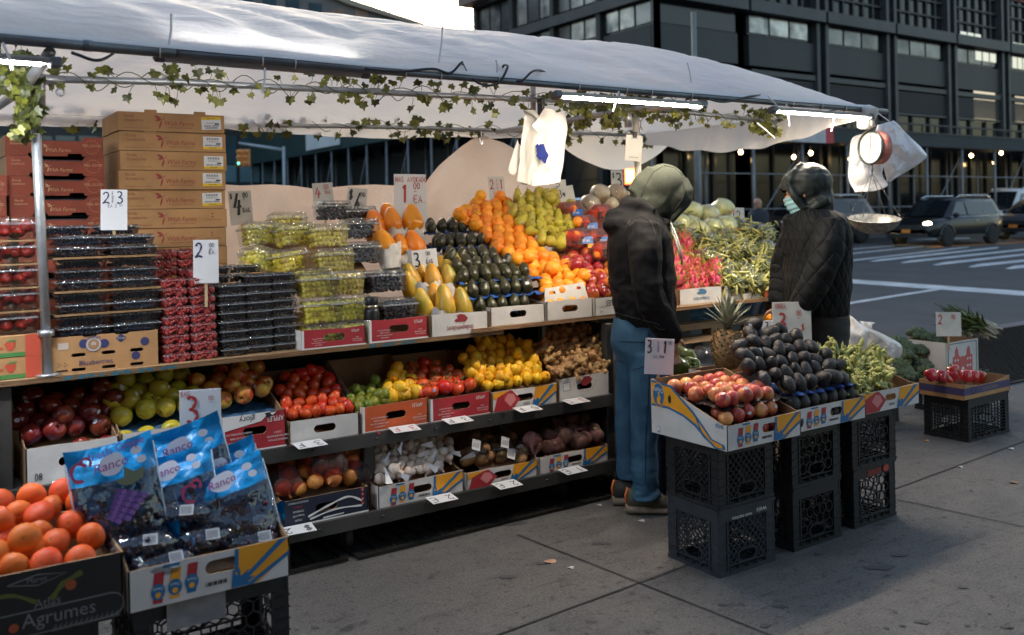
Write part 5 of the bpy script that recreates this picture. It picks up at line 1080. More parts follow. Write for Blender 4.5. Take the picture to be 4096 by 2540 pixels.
def a_atlas(q, F, W, H):
    q.tx(F, 'Atlas', W*.6, H*.42, H*.14, 4, 0, .95); q.tx(F, 'Agrumes', W*.66, H*.16, H*.22, 4, 0, .95)
    P = stad(W*.6, H*.22, W*.8, H*.36); q.ink(F, P+[P[0]], .003, 4); q.disc(F, W*.43, H*.2, .012, .012, 5, 14, .0026)
    P = [(W*.4, H*.84), (W*.55, H*.92), (W*.7, H*.86), (W*.55, H*.76)]; q.ink(F, P+[P[0]], .003, 4); q.tx(F, 'Maroc', W*.55, H*.81, H*.09, 4, 0, .9)
    q.ink(F, spl([(W*.2, H*.62), (W*.4, H*.7), (W*.55, H*.5)], 6), .01, 6); q.ink(F, spl([(W*.62, H*.5), (W*.68, H*.7), (W*.78, H*.82)], 6), .014, 6); q.disc(F, W*.72, H*.66, .014, .014, 5, 14, .0026)
    for k in range(40): q.rect(F, W*(.62+.009*k), W*(.624+.009*k), H*.015, H*(.05+.03*(k*7 % 3)), 4)
cut_box('black carton lettered Atlas Agrumes heaped with mandarins', .06, .538, 2.76, 3.22, .431, .178, .19, face=mat('black_card', (.011, .011, .012), .5), side=BRN, art=a_atlas, mats=(mat('grey_ink', (.16, .16, .16), .6), mat('dim_orange', (.3, .06, .02), .6), mat('olive_ink', (.09, .1, .02), .6)), hole=None, group='front left cartons')
# kerb side cartons
def a_conc(q, F, W, H): q.rect(F, 0, W, H*.28, H*.75, 4); q.tx(F, 'CONCOMBRES', W*.56, H*.4, H*.22, 5, 0, .95); q.disc(F, W*.2, H*.55, W*.05, H*.25, 5); q.disc(F, W*.2, H*.55, W*.042, H*.21, 4, 16, .0018)
cut_box('low kraft CONCOMBRES carton with a purple band holding red peppers', 5.745, 6.31, 3.31, 3.62, .281, .1, .1, face=KRAFT, side=KRAFT, art=a_conc, mats=(mat('purple_ink', (.06, .05, .13), .6), mat('kraft_ink', (.3, .2, .15), .6)), hole=None, group='cartons by the kerb', dip=.025, arts=lambda q, F, D, H: q.rect(F, -D, 0, H*.28, H*.75, 4))
cut_box('red and black carton behind the peppers holding broccoli', 5.5, 6.05, 3.97, 4.3, .281, .13, .16, face=REDC, side=NAVY, hole=None, group='cartons by the kerb', art=lambda q, F, W, H: (q.rect(F, 0, W, 0, H*.3, 4), q.tx(F, 'ANDY', W*.7, H*.5, H*.25, 5, 20)), mats=(BINK, WINK))
def a_altar(q, F, W, H):
    for P in ([(.06, .05), (.06, .95), (.08, .95), (.08, .05)], [(.92, .05), (.92, .95), (.94, .95), (.94, .05)], [(.06, .93), (.94, .93), (.94, .95), (.06, .95)]): q.art(F, [(a*W, b_*H) for a, b_ in P], 5)
    q.art(F, [(a*W, b_*H) for a, b_ in ((.2, .08), (.2, .55), (.26, .58), (.27, .72), (.32, .86), (.37, .72), (.38, .58), (.45, .52), (.5, .56), (.55, .52), (.62, .58), (.63, .72), (.68, .84), (.73, .72), (.74, .58), (.8, .55), (.8, .08))], 4)
    for a in (.27, .35, .65, .73): q.disc(F, W*a, H*.45, W*.02, H*.04, 6, 10, .002); q.disc(F, W*a, H*.25, W*.025, H*.04, 6, 10, .002)
    q.disc(F, W*.5, H*.14, W*.045, H*.1, 6, 12, .002)
cut_box('tall white carton with a red church drawing and green onions on top', 6.42, 6.86, 3.83, 4.16, .281, .255, .255, art=a_altar, mats=(mat('salmon_ink', (.5, .1, .09), .6), mat('dark_green_ink', (.02, .05, .03), .6), WINK), hole=None, group='cartons by the kerb')
q = MB(); F = fr((0, 0, 0), (0, 1, 0), (0, 0, 1)); q.box(-.004, 0, 0, .34, 0, .28, 0); q.tx(F, 'ALTAR', .17, .21, .04, 1, 0, .9); q.rect(F, .05, .29, .11, .17, 1); q.rect(F, .05, .29, .03, .09, 1); q.tx(F, 'GREEN', .17, .12, .035, 0, 0, .9, .003); q.tx(F, 'ONIONS', .17, .04, .035, 0, 0, .9, .003)
# ================================================================ FRUIT AND VEGETABLES
def fm(name, c, c2=None, n=(18, .3), r=.4, b=None, rnd=.16, hue=.01, coat=.0, lo=.4, hi=.65, spec=.4, st=None, sss=.0): return mat(name, c, r, 0, n, b, rnd, None, c2, coat, spec, hue, lo, hi, st, sss)
STK = mat('fruit_sticker', (.6, .62, .66), .4); STB = mat('fruit_sticker_blue', (.12, .25, .45), .4)
M_OR = fm('orange_peel', (.82, .235, .012), (.86, .34, .02), (9, .2), .42, (260, .18, .004)); M_MAN = fm('mandarin_peel', (.56, .075, .005), (.62, .12, .007), (8, .2), .55, (220, .22, .004))
M_PEAR = fm('pear_skin', (.46, .36, .035), (.34, .3, .03), (30, .3), .45, hue=.012); M_LEM = fm('lemon_peel', (.8, .46, .02), (.72, .36, .015), (10, .2), .4, (200, .15, .004)); M_LIM = fm('lime_peel', (.13, .17, .015), (.26, .25, .03), (12, .3), .38, (200, .15, .004), hue=.03)
M_TOM = fm('tomato_skin', (.52, .04, .012), (.6, .085, .015), (9, .2), .18, coat=.3); M_ROM = fm('plum_tomato_skin', (.6, .065, .015), (.5, .035, .012), (9, .2), .2, coat=.25)
M_RAP = fm('dark_red_apple', (.13, .012, .012), (.24, .04, .018), (26, .4), .2, coat=.3, st=(1, 1, .35)); M_YAP = fm('yellow_apple', (.5, .4, .035), (.42, .36, .03), (14, .2), .25, coat=.2); M_FAP = fm('blushed_apple', (.6, .33, .05), (.42, .06, .02), (20, .4), .22, coat=.3, lo=.42, hi=.58, st=(1, 1, .4))
M_AVO = fm('avocado_green_skin', (.042, .04, .012), (.02, .018, .01), (40, .4), .3, (150, .5, .004), coat=.15, hue=.02); M_HAS = fm('avocado_dark_skin', (.02, .017, .017), (.032, .024, .02), (40, .4), .38, (170, .9, .005)); M_MNG = fm('red_mango_skin', (.3, .018, .018), (.62, .22, .03), (13, .4), .2, coat=.35, lo=.5, hi=.66)
M_NEC = fm('nectarine_skin', (.42, .06, .04), (.85, .4, .13), (14, .4), .32, lo=.46, hi=.66, coat=.15); M_ONI = fm('onion_skin', (.62, .25, .06), (.42, .13, .03), (22, .4), .3, coat=.15, st=(1, 1, .18)); M_BEET = fm('beet_skin', (.1, .035, .035), (.15, .075, .05), (28, .4), .65, (70, .5, .005)); M_POT = fm('potato_skin', (.32, .17, .07), (.22, .11, .045), (30, .3), .7, (60, .3))
M_GAR = fm('garlic_skin', (.75, .66, .55), (.6, .44, .36), (24, .3), .55, st=(1, 1, .3)); M_GIN = fm('ginger_skin', (.5, .3, .13), (.34, .18, .07), (40, .35), .65, (90, .5, .004), rnd=.12); M_PAP = fm('orange_papaya_skin', (.82, .3, .015), (.78, .22, .012), (8, .2), .3, coat=.2); M_MAR = fm('streaked_papaya_skin', (.66, .33, .025), (.3, .26, .04), (13, .4), .38, lo=.42, hi=.62, st=(1.6, 1.6, .5))
M_DRG = fm('dragon_fruit_skin', (.55, .05, .1), (.68, .16, .16), (14, .4), .4); M_OKR = fm('okra_skin', (.3, .31, .085), (.42, .4, .14), (25, .3), .5, rnd=.2); M_BRO = fm('broccoli_head', (.05, .08, .05), (.095, .125, .06), (60, .5), .75, (220, .9, .008)); M_STA = fm('pale_stalk', (.3, .34, .12), n=(20, .3), r=.5); M_PEP = fm('red_pepper_skin', (.4, .012, .016), (.5, .03, .02), (6, .3), .15, coat=.5); M_GPE = fm('green_pepper_skin', (.06, .09, .012), (.1, .12, .02), (6, .3), .15, coat=.5)
M_CAB = fm('pale_cabbage', (.55, .56, .24), (.68, .68, .4), (14, .4), .3, coat=.4); M_MEL = fm('netted_melon', (.6, .46, .3), (.75, .66, .5), (14, .4), .45, lo=.45, hi=.55); DKS = mat('dark_stem', (.04, .03, .015), .8); GST = mat('green_stem', (.1, .13, .03), .6)
TRB = mat('blue_tray', (.02, .09, .32), .55, n=(12, .2)); TRB2 = mat('slate_blue_tray', (.05, .13, .24), .6, n=(12, .2)); TRK = mat('black_tray', (.01, .01, .012), .25, coat=.3); PAPER = mat('white_paper', (.62, .6, .57), .7, n=(15, .15), b=(22, .6, .02))
def sphere_prof(a, b, k=9, f=lambda t: 1): return [(max(.0006, a*math.sin(math.pi*i/(k-1))*f(i/(k-1))), -b*math.cos(math.pi*i/(k-1))) for i in range(k)]
def sticker(q, a, th, el, m=1, s=.011):
    d = V((math.cos(el)*math.cos(th), math.cos(el)*math.sin(th), math.sin(el))); F = fr(d*a, UP.cross(d), UP); q.disc(F, 0, 0, s, s*.8, m, 10, .0012)
def rounded(name, prof, mats, n=16, mod=None, stick=None, stem=None, bumpy=0, seed=0):
    q = MB(); q.lathe([(p[0], p[1]) for p in prof], n, 0, None, mod)
    if bumpy: q.v = [tuple(V(v)*(1+bumpy*noise.noise(V(v)*28+V((seed*7, 0, 0))))) for v in q.v]
    if stem: q.tube(*stem)
    if stick: sticker(q, *stick)
    return q.mesh(name, mats)
def family(name, gen, n=3): return [gen(i) for i in range(n)]
def g_orange(r, m, sq=1.0):
    def g(i): 
        pr = spl([(.0008, -r*sq), (r*.55, -r*sq*.86), (r*.98, -r*sq*.25), (r, r*sq*.1), (r*.8, r*sq*.66), (r*.3, r*sq*.96), (r*.06, r*sq*.965), (.0006, r*sq*.95)], 2)
        q = MB(); q.lathe(pr, 18, 0, None, lambda th, t: 1+.012*math.sin(5*th+i)*t); q.v = [tuple(V(v)*(1+.03*noise.noise(V(v)*16+V((i*9, 0, 0))))) for v in q.v]; q.disc(top(0, 0, r*sq*.955), 0, 0, r*.07, r*.07, 1, 7)
        return q.mesh('orange', [m, GST])
    return g
def g_apple(r, m, stk=True):
    def g(i):
        pr = spl([(.001, -r*.72), (r*.22, -r*.84), (r*.6, -r*.72), (r*.93, -r*.2), (r*.98, r*.2), (r*.78, r*.68), (r*.42, r*.86), (r*.15, r*.74), (.001, r*.58)], 2)
        q = MB(); q.lathe(pr, 18, 0, None, lambda th, t: 1+.025*math.sin(5*th+i)*(1-t*.5)); q.tube([(0, 0, r*.58), (.002, 0, r*.8), (.006, .002, r*1.0)], .0018, 5, 1)
        if i < 2 and stk: sticker(q, r*.985, i*2.1, .2, 2)
        return q.mesh('apple', [m, DKS, STK])
    return g
def g_avo(m, a=.032, b=.047, stk=True):
    def g(i):
        pr = spl([(.001, -b), (a*.6, -b*.82), (a, -b*.25), (a*.9, b*.25), (a*.58, b*.75), (a*.25, b*.97), (.001, b)], 3); q = MB(); q.lathe(pr, 16); q.v = [tuple(V(v)*(1+.03*noise.noise(V(v)*60+V((i*9, 0, 0))))) for v in q.v]; q.tube([(0, 0, b*.97), (0, 0, b*1.03)], .004, 6, 1)
        if i == 0 and stk: sticker(q, a*1.0, -1.0, .1, 2)
        return q.mesh('avocado', [m, DKS, STK])
    return g
def g_pear(i):
    a, b = .036, .05; pr = spl([(.001, -b*.92), (a*.4, -b*1.0), (a*.9, -b*.62), (a, -b*.2), (a*.72, b*.3), (a*.5, b*.7), (a*.36, b*.98), (.001, b*1.05)], 3)
    q = MB(); q.lathe(pr, 16); q.v = [tuple(V(v)*(1+.06*noise.noise(V(v)*22+V((i*9, 0, 0))))) for v in q.v]; q.tube([(0, 0, b), (.004, 0, b*1.2), (.012, 0, b*1.45)], .0018, 5, 1)
    if i == 0: sticker(q, a*1.0, -.6, -.3, 2)
    return q.mesh('pear', [M_PEAR, DKS, STK])
def g_lemon(m, a, b, nip=.2):
    def g(i): 
        pr = spl([(.001, -b*1.05), (a*.25, -b*.95), (a*.7, -b*.7), (a, 0), (a*.72, b*.7), (a*.3, b*.95), (a*nip, b*1.1), (.001, b*1.16)], 3); q = MB(); q.lathe(pr, 16); q.v = [tuple(V(v)*(1+.04*noise.noise(V(v)*30+V((i*9, 0, 0))))) for v in q.v]; return q.mesh('lemon', [m])
    return g
def g_tomato(i):
    r = .038; pr = spl([(.001, -r*.76), (r*.6, -r*.68), (r, -r*.05), (r*.8, r*.55), (r*.35, r*.74), (.001, r*.62)], 3); q = MB(); q.lathe(pr, 20, 0, None, lambda th, t: 1+.03*math.cos(5*th+i)*t)
    for k in range(5): a = k*1.257+i; q.add([(0, 0, r*.68), (.012*math.cos(a-.3), .012*math.sin(a-.3), r*.74), (.03*math.cos(a), .03*math.sin(a), r*.78), (.012*math.cos(a+.3), .012*math.sin(a+.3), r*.74)], [(0, 1, 2, 3)], 1)
    q.tube([(0, 0, r*.65), (.004, 0, r*1.0), (.02*(1 if i else -1), .01, r*1.35)], .0024, 5, 1)
    if i == 0: sticker(q, r*.99, -.8, .1, 2, .009)
    return q.mesh('tomato', [M_TOM, GST, STB])
def g_ell(name, m, a, b, bump=.05, stk=None, crease=0):
    def g(i):
        q = MB(); q.lathe(sphere_prof(a, b, 12), 16, 0, None, (lambda th, t: 1-crease*max(0, 1-abs(((th+math.pi) % (2*math.pi))-math.pi)*3)) if crease else None); q.v = [tuple(V(v)*(1+bump*noise.noise(V(v)*22+V((i*9, 0, 0))))) for v in q.v]
        if stk is not None and i != 1: sticker(q, a*1.01, stk+i, .35, 1, .009)
        return q.mesh(name, [m, STK])
    return g
def g_onion(i):
    r = .041; pr = spl([(.001, -r*.95), (r*.3, -r*.85), (r*.85, -r*.5), (r, 0), (r*.85, r*.5), (r*.4, r*.85), (r*.14, r*1.1), (r*.1, r*1.4), (.001, r*1.5)], 2); q = MB(); q.lathe(pr, 18, 0, None, lambda th, t: 1+.02*math.sin(7*th+i)); return q.mesh('onion', [M_ONI])
def g_garlic(i):
    r = .03; pr = spl([(.001, -r*.7), (r*.7, -r*.65), (r, -r*.1), (r*.8, r*.4), (r*.3, r*.8), (r*.16, r*1.25), (.001, r*1.3)], 2); q = MB(); q.lathe(pr, 20, 0, None, lambda th, t: 1-.1*abs(math.sin(4*th+i))*(1-t)); return q.mesh('garlic', [M_GAR])
def g_beet(i):
    r = .042; pr = spl([(.001, -r*1.9), (r*.08, -r*1.4), (r*.4, -r*.95), (r*.9, -r*.35), (r, r*.15), (r*.7, r*.7), (r*.35, r*.85), (r*.28, r*1.0), (.001, r*.98)], 2); q = MB(); q.lathe(pr, 16); q.v = [tuple(V(v)*(1+.1*noise.noise(V(v)*22+V((i*9, 0, 0))))) for v in q.v]
    for k in range(4): a = k*1.6; q.tube([(.004*math.cos(a), .004*math.sin(a), r*.95), (.008*math.cos(a), .008*math.sin(a), r*1.1)], .003, 5, 1)
    return q.mesh('beet', [M_BEET, M_STA])
def g_ginger(i):
    rng = random.Random(i+3); q = MB(); p = V((-.05, 0, 0)); L = []
    for k in range(5):
        L.append((p.copy(), .013+.006*rng.random())); p = p+V((.024, rng.uniform(-.014, .014), rng.uniform(-.008, .01)))
    q.tube([l[0] for l in L], [l[1]*(.6 if k in (0, 4) else 1+.18*math.sin(k*9)) for k, l in enumerate(L)], 9)
    for l in L:
        if rng.random() < .85:
            d = V((rng.uniform(-.5, .5), rng.choice((-1, 1))*rng.uniform(.5, 1), rng.uniform(-.3, .9))).normalized(); ln = rng.uniform(.022, .045); q.tube([l[0], l[0]+d*ln*.5, l[0]+d*ln*.85, l[0]+d*ln], [.011, .0125, .0115, .006], 8)
    q.v = [tuple(V(v)*(1+.0)+V((0, 0, wob(v, 70, .004, i)))) for v in q.v]; return q.mesh('ginger', [M_GIN])
def g_okra(i):
    q = MB(); L = .088; q.tube([(0, .012*math.sin(i)*(t-.5)**2*4, L*(t-.5)) for t in (0, .06, .3, .6, .85, 1)], [.008, .0115, .011, .0085, .005, .0008], 6); q.tube([(0, 0, -L*.5), (0, 0, -L*.5-.012)], [.008, .004], 6); return q.mesh('okra', [M_OKR])
def g_pepper(m):
    def g(i):
        r = .042; pr = spl([(.002, -r*.9), (r*.5, -r*1.05), (r*.8, -r*.7), (r, .2*r), (r*.9, r*.75), (r*.5, r*.95), (r*.2, r*.8), (.001, r*.75)], 2); q = MB(); q.lathe(pr, 24, 0, None, lambda th, t: 1-.13*abs(math.sin(2*th+i))**.5*0-.12*(1-abs(math.cos(2*th+i)))**2); q.tube([(0, 0, r*.75), (.004, 0, r*1.05), (.012, 0, r*1.3)], [.008, .005, .006], 6, 1); return q.mesh('bell_pepper', [m, GST])
    return g
def g_papaya(m, a=.047, b=.095):
    def g(i):
        pr = spl([(.001, -b), (a*.45, -b*.9), (a*.92, -b*.45), (a, -b*.05), (a*.8, b*.45), (a*.42, b*.88), (.001, b)], 3); q = MB(); q.lathe(pr, 18, 0, None, lambda th, t: 1+.02*math.cos(5*th+i)); q.v = [tuple(V(v)*(1+.03*noise.noise(V(v)*14+V((i*9, 0, 0))))) for v in q.v]
        if i != 1: sticker(q, a*.83, -1.4, .0, 1, .0); 
        return q.mesh('papaya', [m, STK])
    return g
def g_dragon(i):
    a, b = .042, .058; q = MB(); q.lathe(sphere_prof(a, b, 11), 14)
    for k in range(26):
        z = -b*.8+k*b*1.75/26; rr = a*math.sqrt(max(.05, 1-(z/b)**2)); th = k*2.4; c_, s_ = math.cos(th), math.sin(th); o = V((rr*c_, rr*s_, z)); tn = V((-s_, c_, 0)); ot = V((c_, s_, .7)).normalized()
        q.add([o-tn*.013-V((0, 0, .006)), o+tn*.013-V((0, 0, .006)), o+ot*.03+V((0, 0, .01)), o+V((c_*.004, s_*.004, 0))], [(0, 1, 3), (1, 2, 3), (2, 0, 3)], 0 if k % 3 else 1)
        q.add([o+ot*.018+V((0, 0, .005))-tn*.005, o+ot*.018+V((0, 0, .005))+tn*.005, o+ot*.04+V((0, 0, .016))], [(0, 1, 2)], 1)
    return q.mesh('dragon_fruit', [M_DRG, mat('dragon_tip', (.42, .33, .06), .5)])
def g_brocc(i):
    rng = random.Random(i); q = MB(); R = .08
    for k in range(46):
        th = k*2.4; f = (k+.5)/46; el = math.acos(1-f*.95); d = V((math.sin(el)*math.cos(th), math.sin(el)*math.sin(th), math.cos(el)*.75)); q.ell(d*R*rng.uniform(.82, 1.0), rng.uniform(.016, .025), 8, 6)
        q.tube([(0, 0, -.06), d*R*.8], [.012, .007], 5, 1)
    q.v = [tuple(V(v)+V((wob(v, 90, .006), wob(v, 90, .006, 4), wob(v, 90, .006, 9)))) for v in q.v]; q.tube([(0, 0, -.13), (0, 0, -.05)], .018, 8, 1); return q.mesh('broccoli', [M_BRO, M_STA])
RR = random.Random(11)
def rmat(kind):
    if kind == 'any': return (Matrix.Rotation(RR.uniform(0, 6.28), 4, 'Z') @ Matrix.Rotation(RR.uniform(0, 6.28), 4, 'X') @ Matrix.Rotation(RR.uniform(0, 6.28), 4, 'Z'))
    if kind == 'lie': return (Matrix.Rotation(RR.uniform(0, 6.28), 4, 'Z') @ Matrix.Rotation(math.pi/2+RR.gauss(0, .3), 4, 'X') @ Matrix.Rotation(RR.uniform(0, 6.28), 4, 'Z'))
    if kind == 'up': return (Matrix.Rotation(RR.gauss(0, .45), 4, 'X') @ Matrix.Rotation(RR.gauss(0, .45), 4, 'Y') @ Matrix.Rotation(RR.uniform(0, 6.28), 4, 'Z'))
    if kind == 'front': return (Matrix.Rotation(RR.gauss(-.55, .3), 4, 'Z') @ Matrix.Rotation(math.radians(70)+RR.gauss(0, .35), 4, 'X') @ Matrix.Rotation(RR.uniform(0, 6.28), 4, 'Z'))
    if kind == 'stand': return (Matrix.Rotation(RR.gauss(-.5, .3), 4, 'Z') @ Matrix.Rotation(RR.gauss(-.35, .14), 4, 'X') @ Matrix.Rotation(RR.gauss(0, .2), 4, 'Y') @ Matrix.Rotation(RR.uniform(0, 6.28), 4, 'Z'))
def item(name, fam, label, cat, group, p, rot='any', s=1.0):
    o = put(name, RR.choice(fam), None, p, rmat(rot) if isinstance(rot, str) else rot); o.scale = (s, s, s); return tag(o, label, cat, group)
def heap(name, fam, label, cat, group, P, z0, k, Y0, d, rot='any', jit=.14, relief=.25, extra=.12, sv=.06, fill=True):
    sv = max(sv, .09)
    "one layer of fruit, hexagonally packed on the sloping face of a heap, with some lying on top"
    W_ = [atS(u, v, z0, k, Y0) for u, v in P]; xs = [p.x for p in W_]; ys = [p.y for p in W_]; cs = 1/math.sqrt(1+k*k); n = 0; nrm = V((0, -k, 1)).normalized()
    row = 0; y = min(ys)
    while y <= max(ys):
        x = min(xs)+(d/2 if row % 2 else 0)
        while x <= max(xs):
            p = V((x+RR.gauss(0, d*jit*.4), y+RR.gauss(0, d*jit*.4), 0)); p.z = z0+k*(p.y-Y0)
            u, v = proj(p)
            if inpoly(u, v, P):
                if p.y < Y0: p.y = Y0+RR.uniform(0, .01); p.z = z0
                p += nrm*RR.uniform(-relief, relief)*d*.5; item(name, fam, label, cat, group, p, rot, RR.uniform(1-sv, 1+sv)); n += 1
                if RR.random() < extra: item(name, fam, label, cat, group, p+nrm*d*.72+V((d*.4*RR.choice((-1, 1)), d*.25, 0)), rot, RR.uniform(1-sv, 1+sv))
            x += d
        y += d*.866*cs; row += 1
    return n
def row(name, fam, label, cat, group, x0, x1, y, z, d, rot='front', jit=.1):
    x = x0
    while x <= x1: item(name, fam, label, cat, group, V((x+RR.gauss(0, d*jit*.5), y+RR.gauss(0, d*jit), z+RR.gauss(0, d*.05))), rot, RR.uniform(.94, 1.05)); x += d
def tray(label, x0, x1, y0, y1, z, m, k=0, amp=.008, wave=.075, group='moulded fruit trays', front_drop=.0):
    q = MB(); nx = max(8, int((x1-x0)/.012)); ny = max(4, int((y1-y0)/.02)); cx = (x0+x1)/2
    for dz in (0, -.003):
        vs = []
        for i in range(nx+1):
            for j in range(ny+1):
                X = x0+(x1-x0)*i/nx; Y = y0+(y1-y0)*j/ny; a = amp*math.sin(X/wave*2*math.pi)*math.cos(Y/wave*2*math.pi*.9+.4)+wob((X, Y, z), 9, amp*.8); vs.append((X-cx, Y-y0+(0 if j else amp*1.4*math.sin(X/wave*2*math.pi+1)), k*(Y-y0)+a+dz-front_drop*max(0, 1-j/3)))
        fs = [(i*(ny+1)+j, (i+1)*(ny+1)+j, (i+1)*(ny+1)+j+1, i*(ny+1)+j+1) for i in range(nx) for j in range(ny)]
        q.add(vs, fs if dz == 0 else [f[::-1] for f in fs], 0, True)
    return tag(q.build('fruit_tray', m, None, (cx, y0, z)), label, 'tray', group)
def filler(label, P, z0, k, Y0, drop, m=BRN, name='display_board'):
    "sloping cardboard board that carries a heap"
    W_ = [atS(u, v, z0, k, Y0) for u, v in P]; x0, x1 = min(p.x for p in W_)+.02, max(p.x for p in W_)-.02; y0, y1 = max(Y0, min(p.y for p in W_)), max(p.y for p in W_)
    q = MB(); z = lambda y: k*(y-y0); q.add([(x0-x0, 0, 0), (x1-x0, 0, 0), (x1-x0, y1-y0, z(y1)), (0, y1-y0, z(y1)), (0, 0, -.006), (x1-x0, 0, -.006), (x1-x0, y1-y0, z(y1)-.006), (0, y1-y0, z(y1)-.006)], [(0, 1, 2, 3), (7, 6, 5, 4), (0, 4, 5, 1), (2, 6, 7, 3), (1, 5, 6, 2), (3, 7, 4, 0)])
    return tag(q.build(name, m, None, (x0, y0, z0+k*(y0-Y0)-drop)), label, 'board')
F_OR = family('o', g_orange(.0405, M_OR)); F_MAN = family('m', g_orange(.0415, M_MAN, .74)); F_PEAR = family('p', g_pear); F_LEM = family('l', g_lemon(M_LEM, .031, .038)); F_LIM = family('li', g_lemon(M_LIM, .027, .03, .1)); F_TOM = family('t', g_tomato, 2); F_ROM = family('r', g_ell('plum_tomato', M_ROM, .0265, .036, .05))
F_RAP = family('a', g_apple(.044, M_RAP)); F_YAP = family('y', g_apple(.044, M_YAP)); F_FAP = family('f', g_apple(.042, M_FAP)); F_AVO = family('av', g_avo(M_AVO)); F_HAS = family('h', g_avo(M_HAS, .033, .046)); F_MNG = family('mn', g_ell('mango', M_MNG, .036, .043, .06, -1.2)); F_NEC = family('n', g_ell('nectarine', M_NEC, .034, .033, .03, -1.2, .09))
F_ONI = family('on', g_onion); F_GAR = family('g', g_garlic, 2); F_BEET = family('b', g_beet); F_GIN = family('gi', g_ginger, 5); F_POT = family('po', g_ell('potato', M_POT, .03, .046, .12)); F_OKR = family('ok', g_okra); F_PEP = family('pe', g_pepper(M_PEP), 2); F_GPE = family('gp', g_pepper(M_GPE), 2); F_PAP = family('pa', g_papaya(M_PAP, .056, .09), 2); F_MAR = family('ma', g_papaya(M_MAR, .047, .095), 3); F_DRG = family('d', g_dragon, 2); F_BRO = family('br', g_brocc, 2)
# ---- middle shelf
z2 = Z2+.135; K2 = .42; Y2 = 3.97
filler('cardboard board under the dark red apples', [(85, 1640), (440, 1730)], z2, K2, Y2, .04)
heap('apple', F_RAP, 'dark red apple in the carton marked 08', 'apple', 'dark red apples', [(60, 1660), (110, 1580), (260, 1555), (400, 1560), (455, 1640), (462, 1700), (430, 1728), (90, 1745), (70, 1720)], z2+.02, K2, Y2, .083, 'any', .14, .35, .1)
heap('apple', F_YAP, 'yellow apple in the Sage carton', 'apple', 'yellow apples', [(430, 1600), (470, 1530), (560, 1480), (700, 1480), (790, 1540), (820, 1620), (700, 1650), (500, 1700)], z2+.03, K2+.08, Y2, .083, 'any', .14, .4, .14)
heap('apple', F_FAP, 'red and yellow blushed apple above the glory carton', 'apple', 'blushed apples', [(760, 1540), (850, 1475), (960, 1450), (1060, 1470), (1110, 1560), (1095, 1610), (1000, 1600), (880, 1615)], z2+.05, K2+.1, Y2, .08, 'any', .14, .4, .12)
for lb, u0, u1, dz, kk in (('slate blue tray under the dark red apples', 100, 445, -.018, .1), ('slate blue tray under the yellow apples', 486, 800, .005, .1), ('slate blue tray under the blushed apples', 886, 1125, .012, .1)): tray(lb, XF(u0), XF(u1), 3.945, 4.3, z2+dz-.005, TRB2, kk)
row('apple', F_RAP, 'dark red apple under the slate blue tray in the carton marked 08', 'apple', 'dark red apples below their tray', XF(330), XF(450), 4.0, Z2+.1, .085); row('apple', F_YAP, 'yellow apple under the slate blue tray in the Sage carton', 'apple', 'yellow apples below their tray', XF(510), XF(700), 4.0, Z2+.115, .085)
filler('cardboard board under the plum tomatoes', [(1130, 1540), (1400, 1690)], z2-.02, K2, Y2, .03)
heap('plum_tomato', F_ROM, 'plum tomato in the creased white carton', 'tomato', 'plum tomatoes', [(1110, 1600), (1130, 1500), (1300, 1480), (1372, 1560), (1405, 1640), (1420, 1665), (1350, 1672), (1160, 1695)], z2-.01, K2+.12, Y2, .058, 'any', .16, .3, .1)
filler('cardboard board under the limes and lemons', [(1400, 1580), (1690, 1640)], z2, K2-.1, Y2, .03)
heap('lime', F_LIM, 'green lime in the left part of the orange APPLES carton', 'lime', 'limes', [(1390, 1600), (1400, 1545), (1500, 1540), (1570, 1560), (1580, 1625), (1470, 1640), (1420, 1635)], z2-.01, K2-.05, Y2, .053, 'any', .14, .35, .15)
heap('lemon', F_LEM, 'yellow lemon beside the limes in the orange APPLES carton', 'lemon', 'lemons beside the limes', [(1530, 1560), (1560, 1520), (1620, 1490), (1680, 1540), (1695, 1600), (1640, 1620), (1580, 1625), (1572, 1570)], z2+.01, K2, Y2, .058, 'any', .14, .3, .2)
filler('cardboard board under the vine tomatoes', [(1640, 1500), (1890, 1600)], z2, K2, Y2, .035)
heap('tomato', F_TOM, 'red vine tomato with green stem in the red APPLES carton', 'tomato', 'vine tomatoes', [(1590, 1500), (1620, 1465), (1760, 1440), (1850, 1480), (1895, 1560), (1910, 1575), (1720, 1605), (1640, 1560)], z2+.01, K2+.05, Y2, .07, 'up', .16, .4, .1)
filler('cardboard board under the lemon heap', [(1880, 1400), (2190, 1540)], z2, K2+.3, Y2, .035)
heap('lemon', F_LEM, 'yellow lemon in the big lemon heap beside the ginger', 'lemon', 'lemons in the big heap', [(1845, 1470), (1850, 1410), (1900, 1370), (2040, 1345), (2110, 1370), (2140, 1440), (2200, 1500), (2205, 1525), (2000, 1570), (1960, 1560)], z2, K2+.32, Y2, .06, 'any', .16, .35, .15)
filler('cardboard board under the ginger', [(2200, 1330), (2410, 1500)], z2, K2+.45, Y2, .03)
heap('ginger', F_GIN, 'knobbly ginger root in the heap at the right end of the middle shelf', 'ginger', 'ginger roots', [(2120, 1400), (2180, 1350), (2250, 1290), (2340, 1285), (2375, 1330), (2410, 1420), (2432, 1400), (2425, 1470), (2400, 1495), (2240, 1525), (2200, 1470)], z2+.01, K2+.5, Y2, .05, 'any', .2, .6, .45)
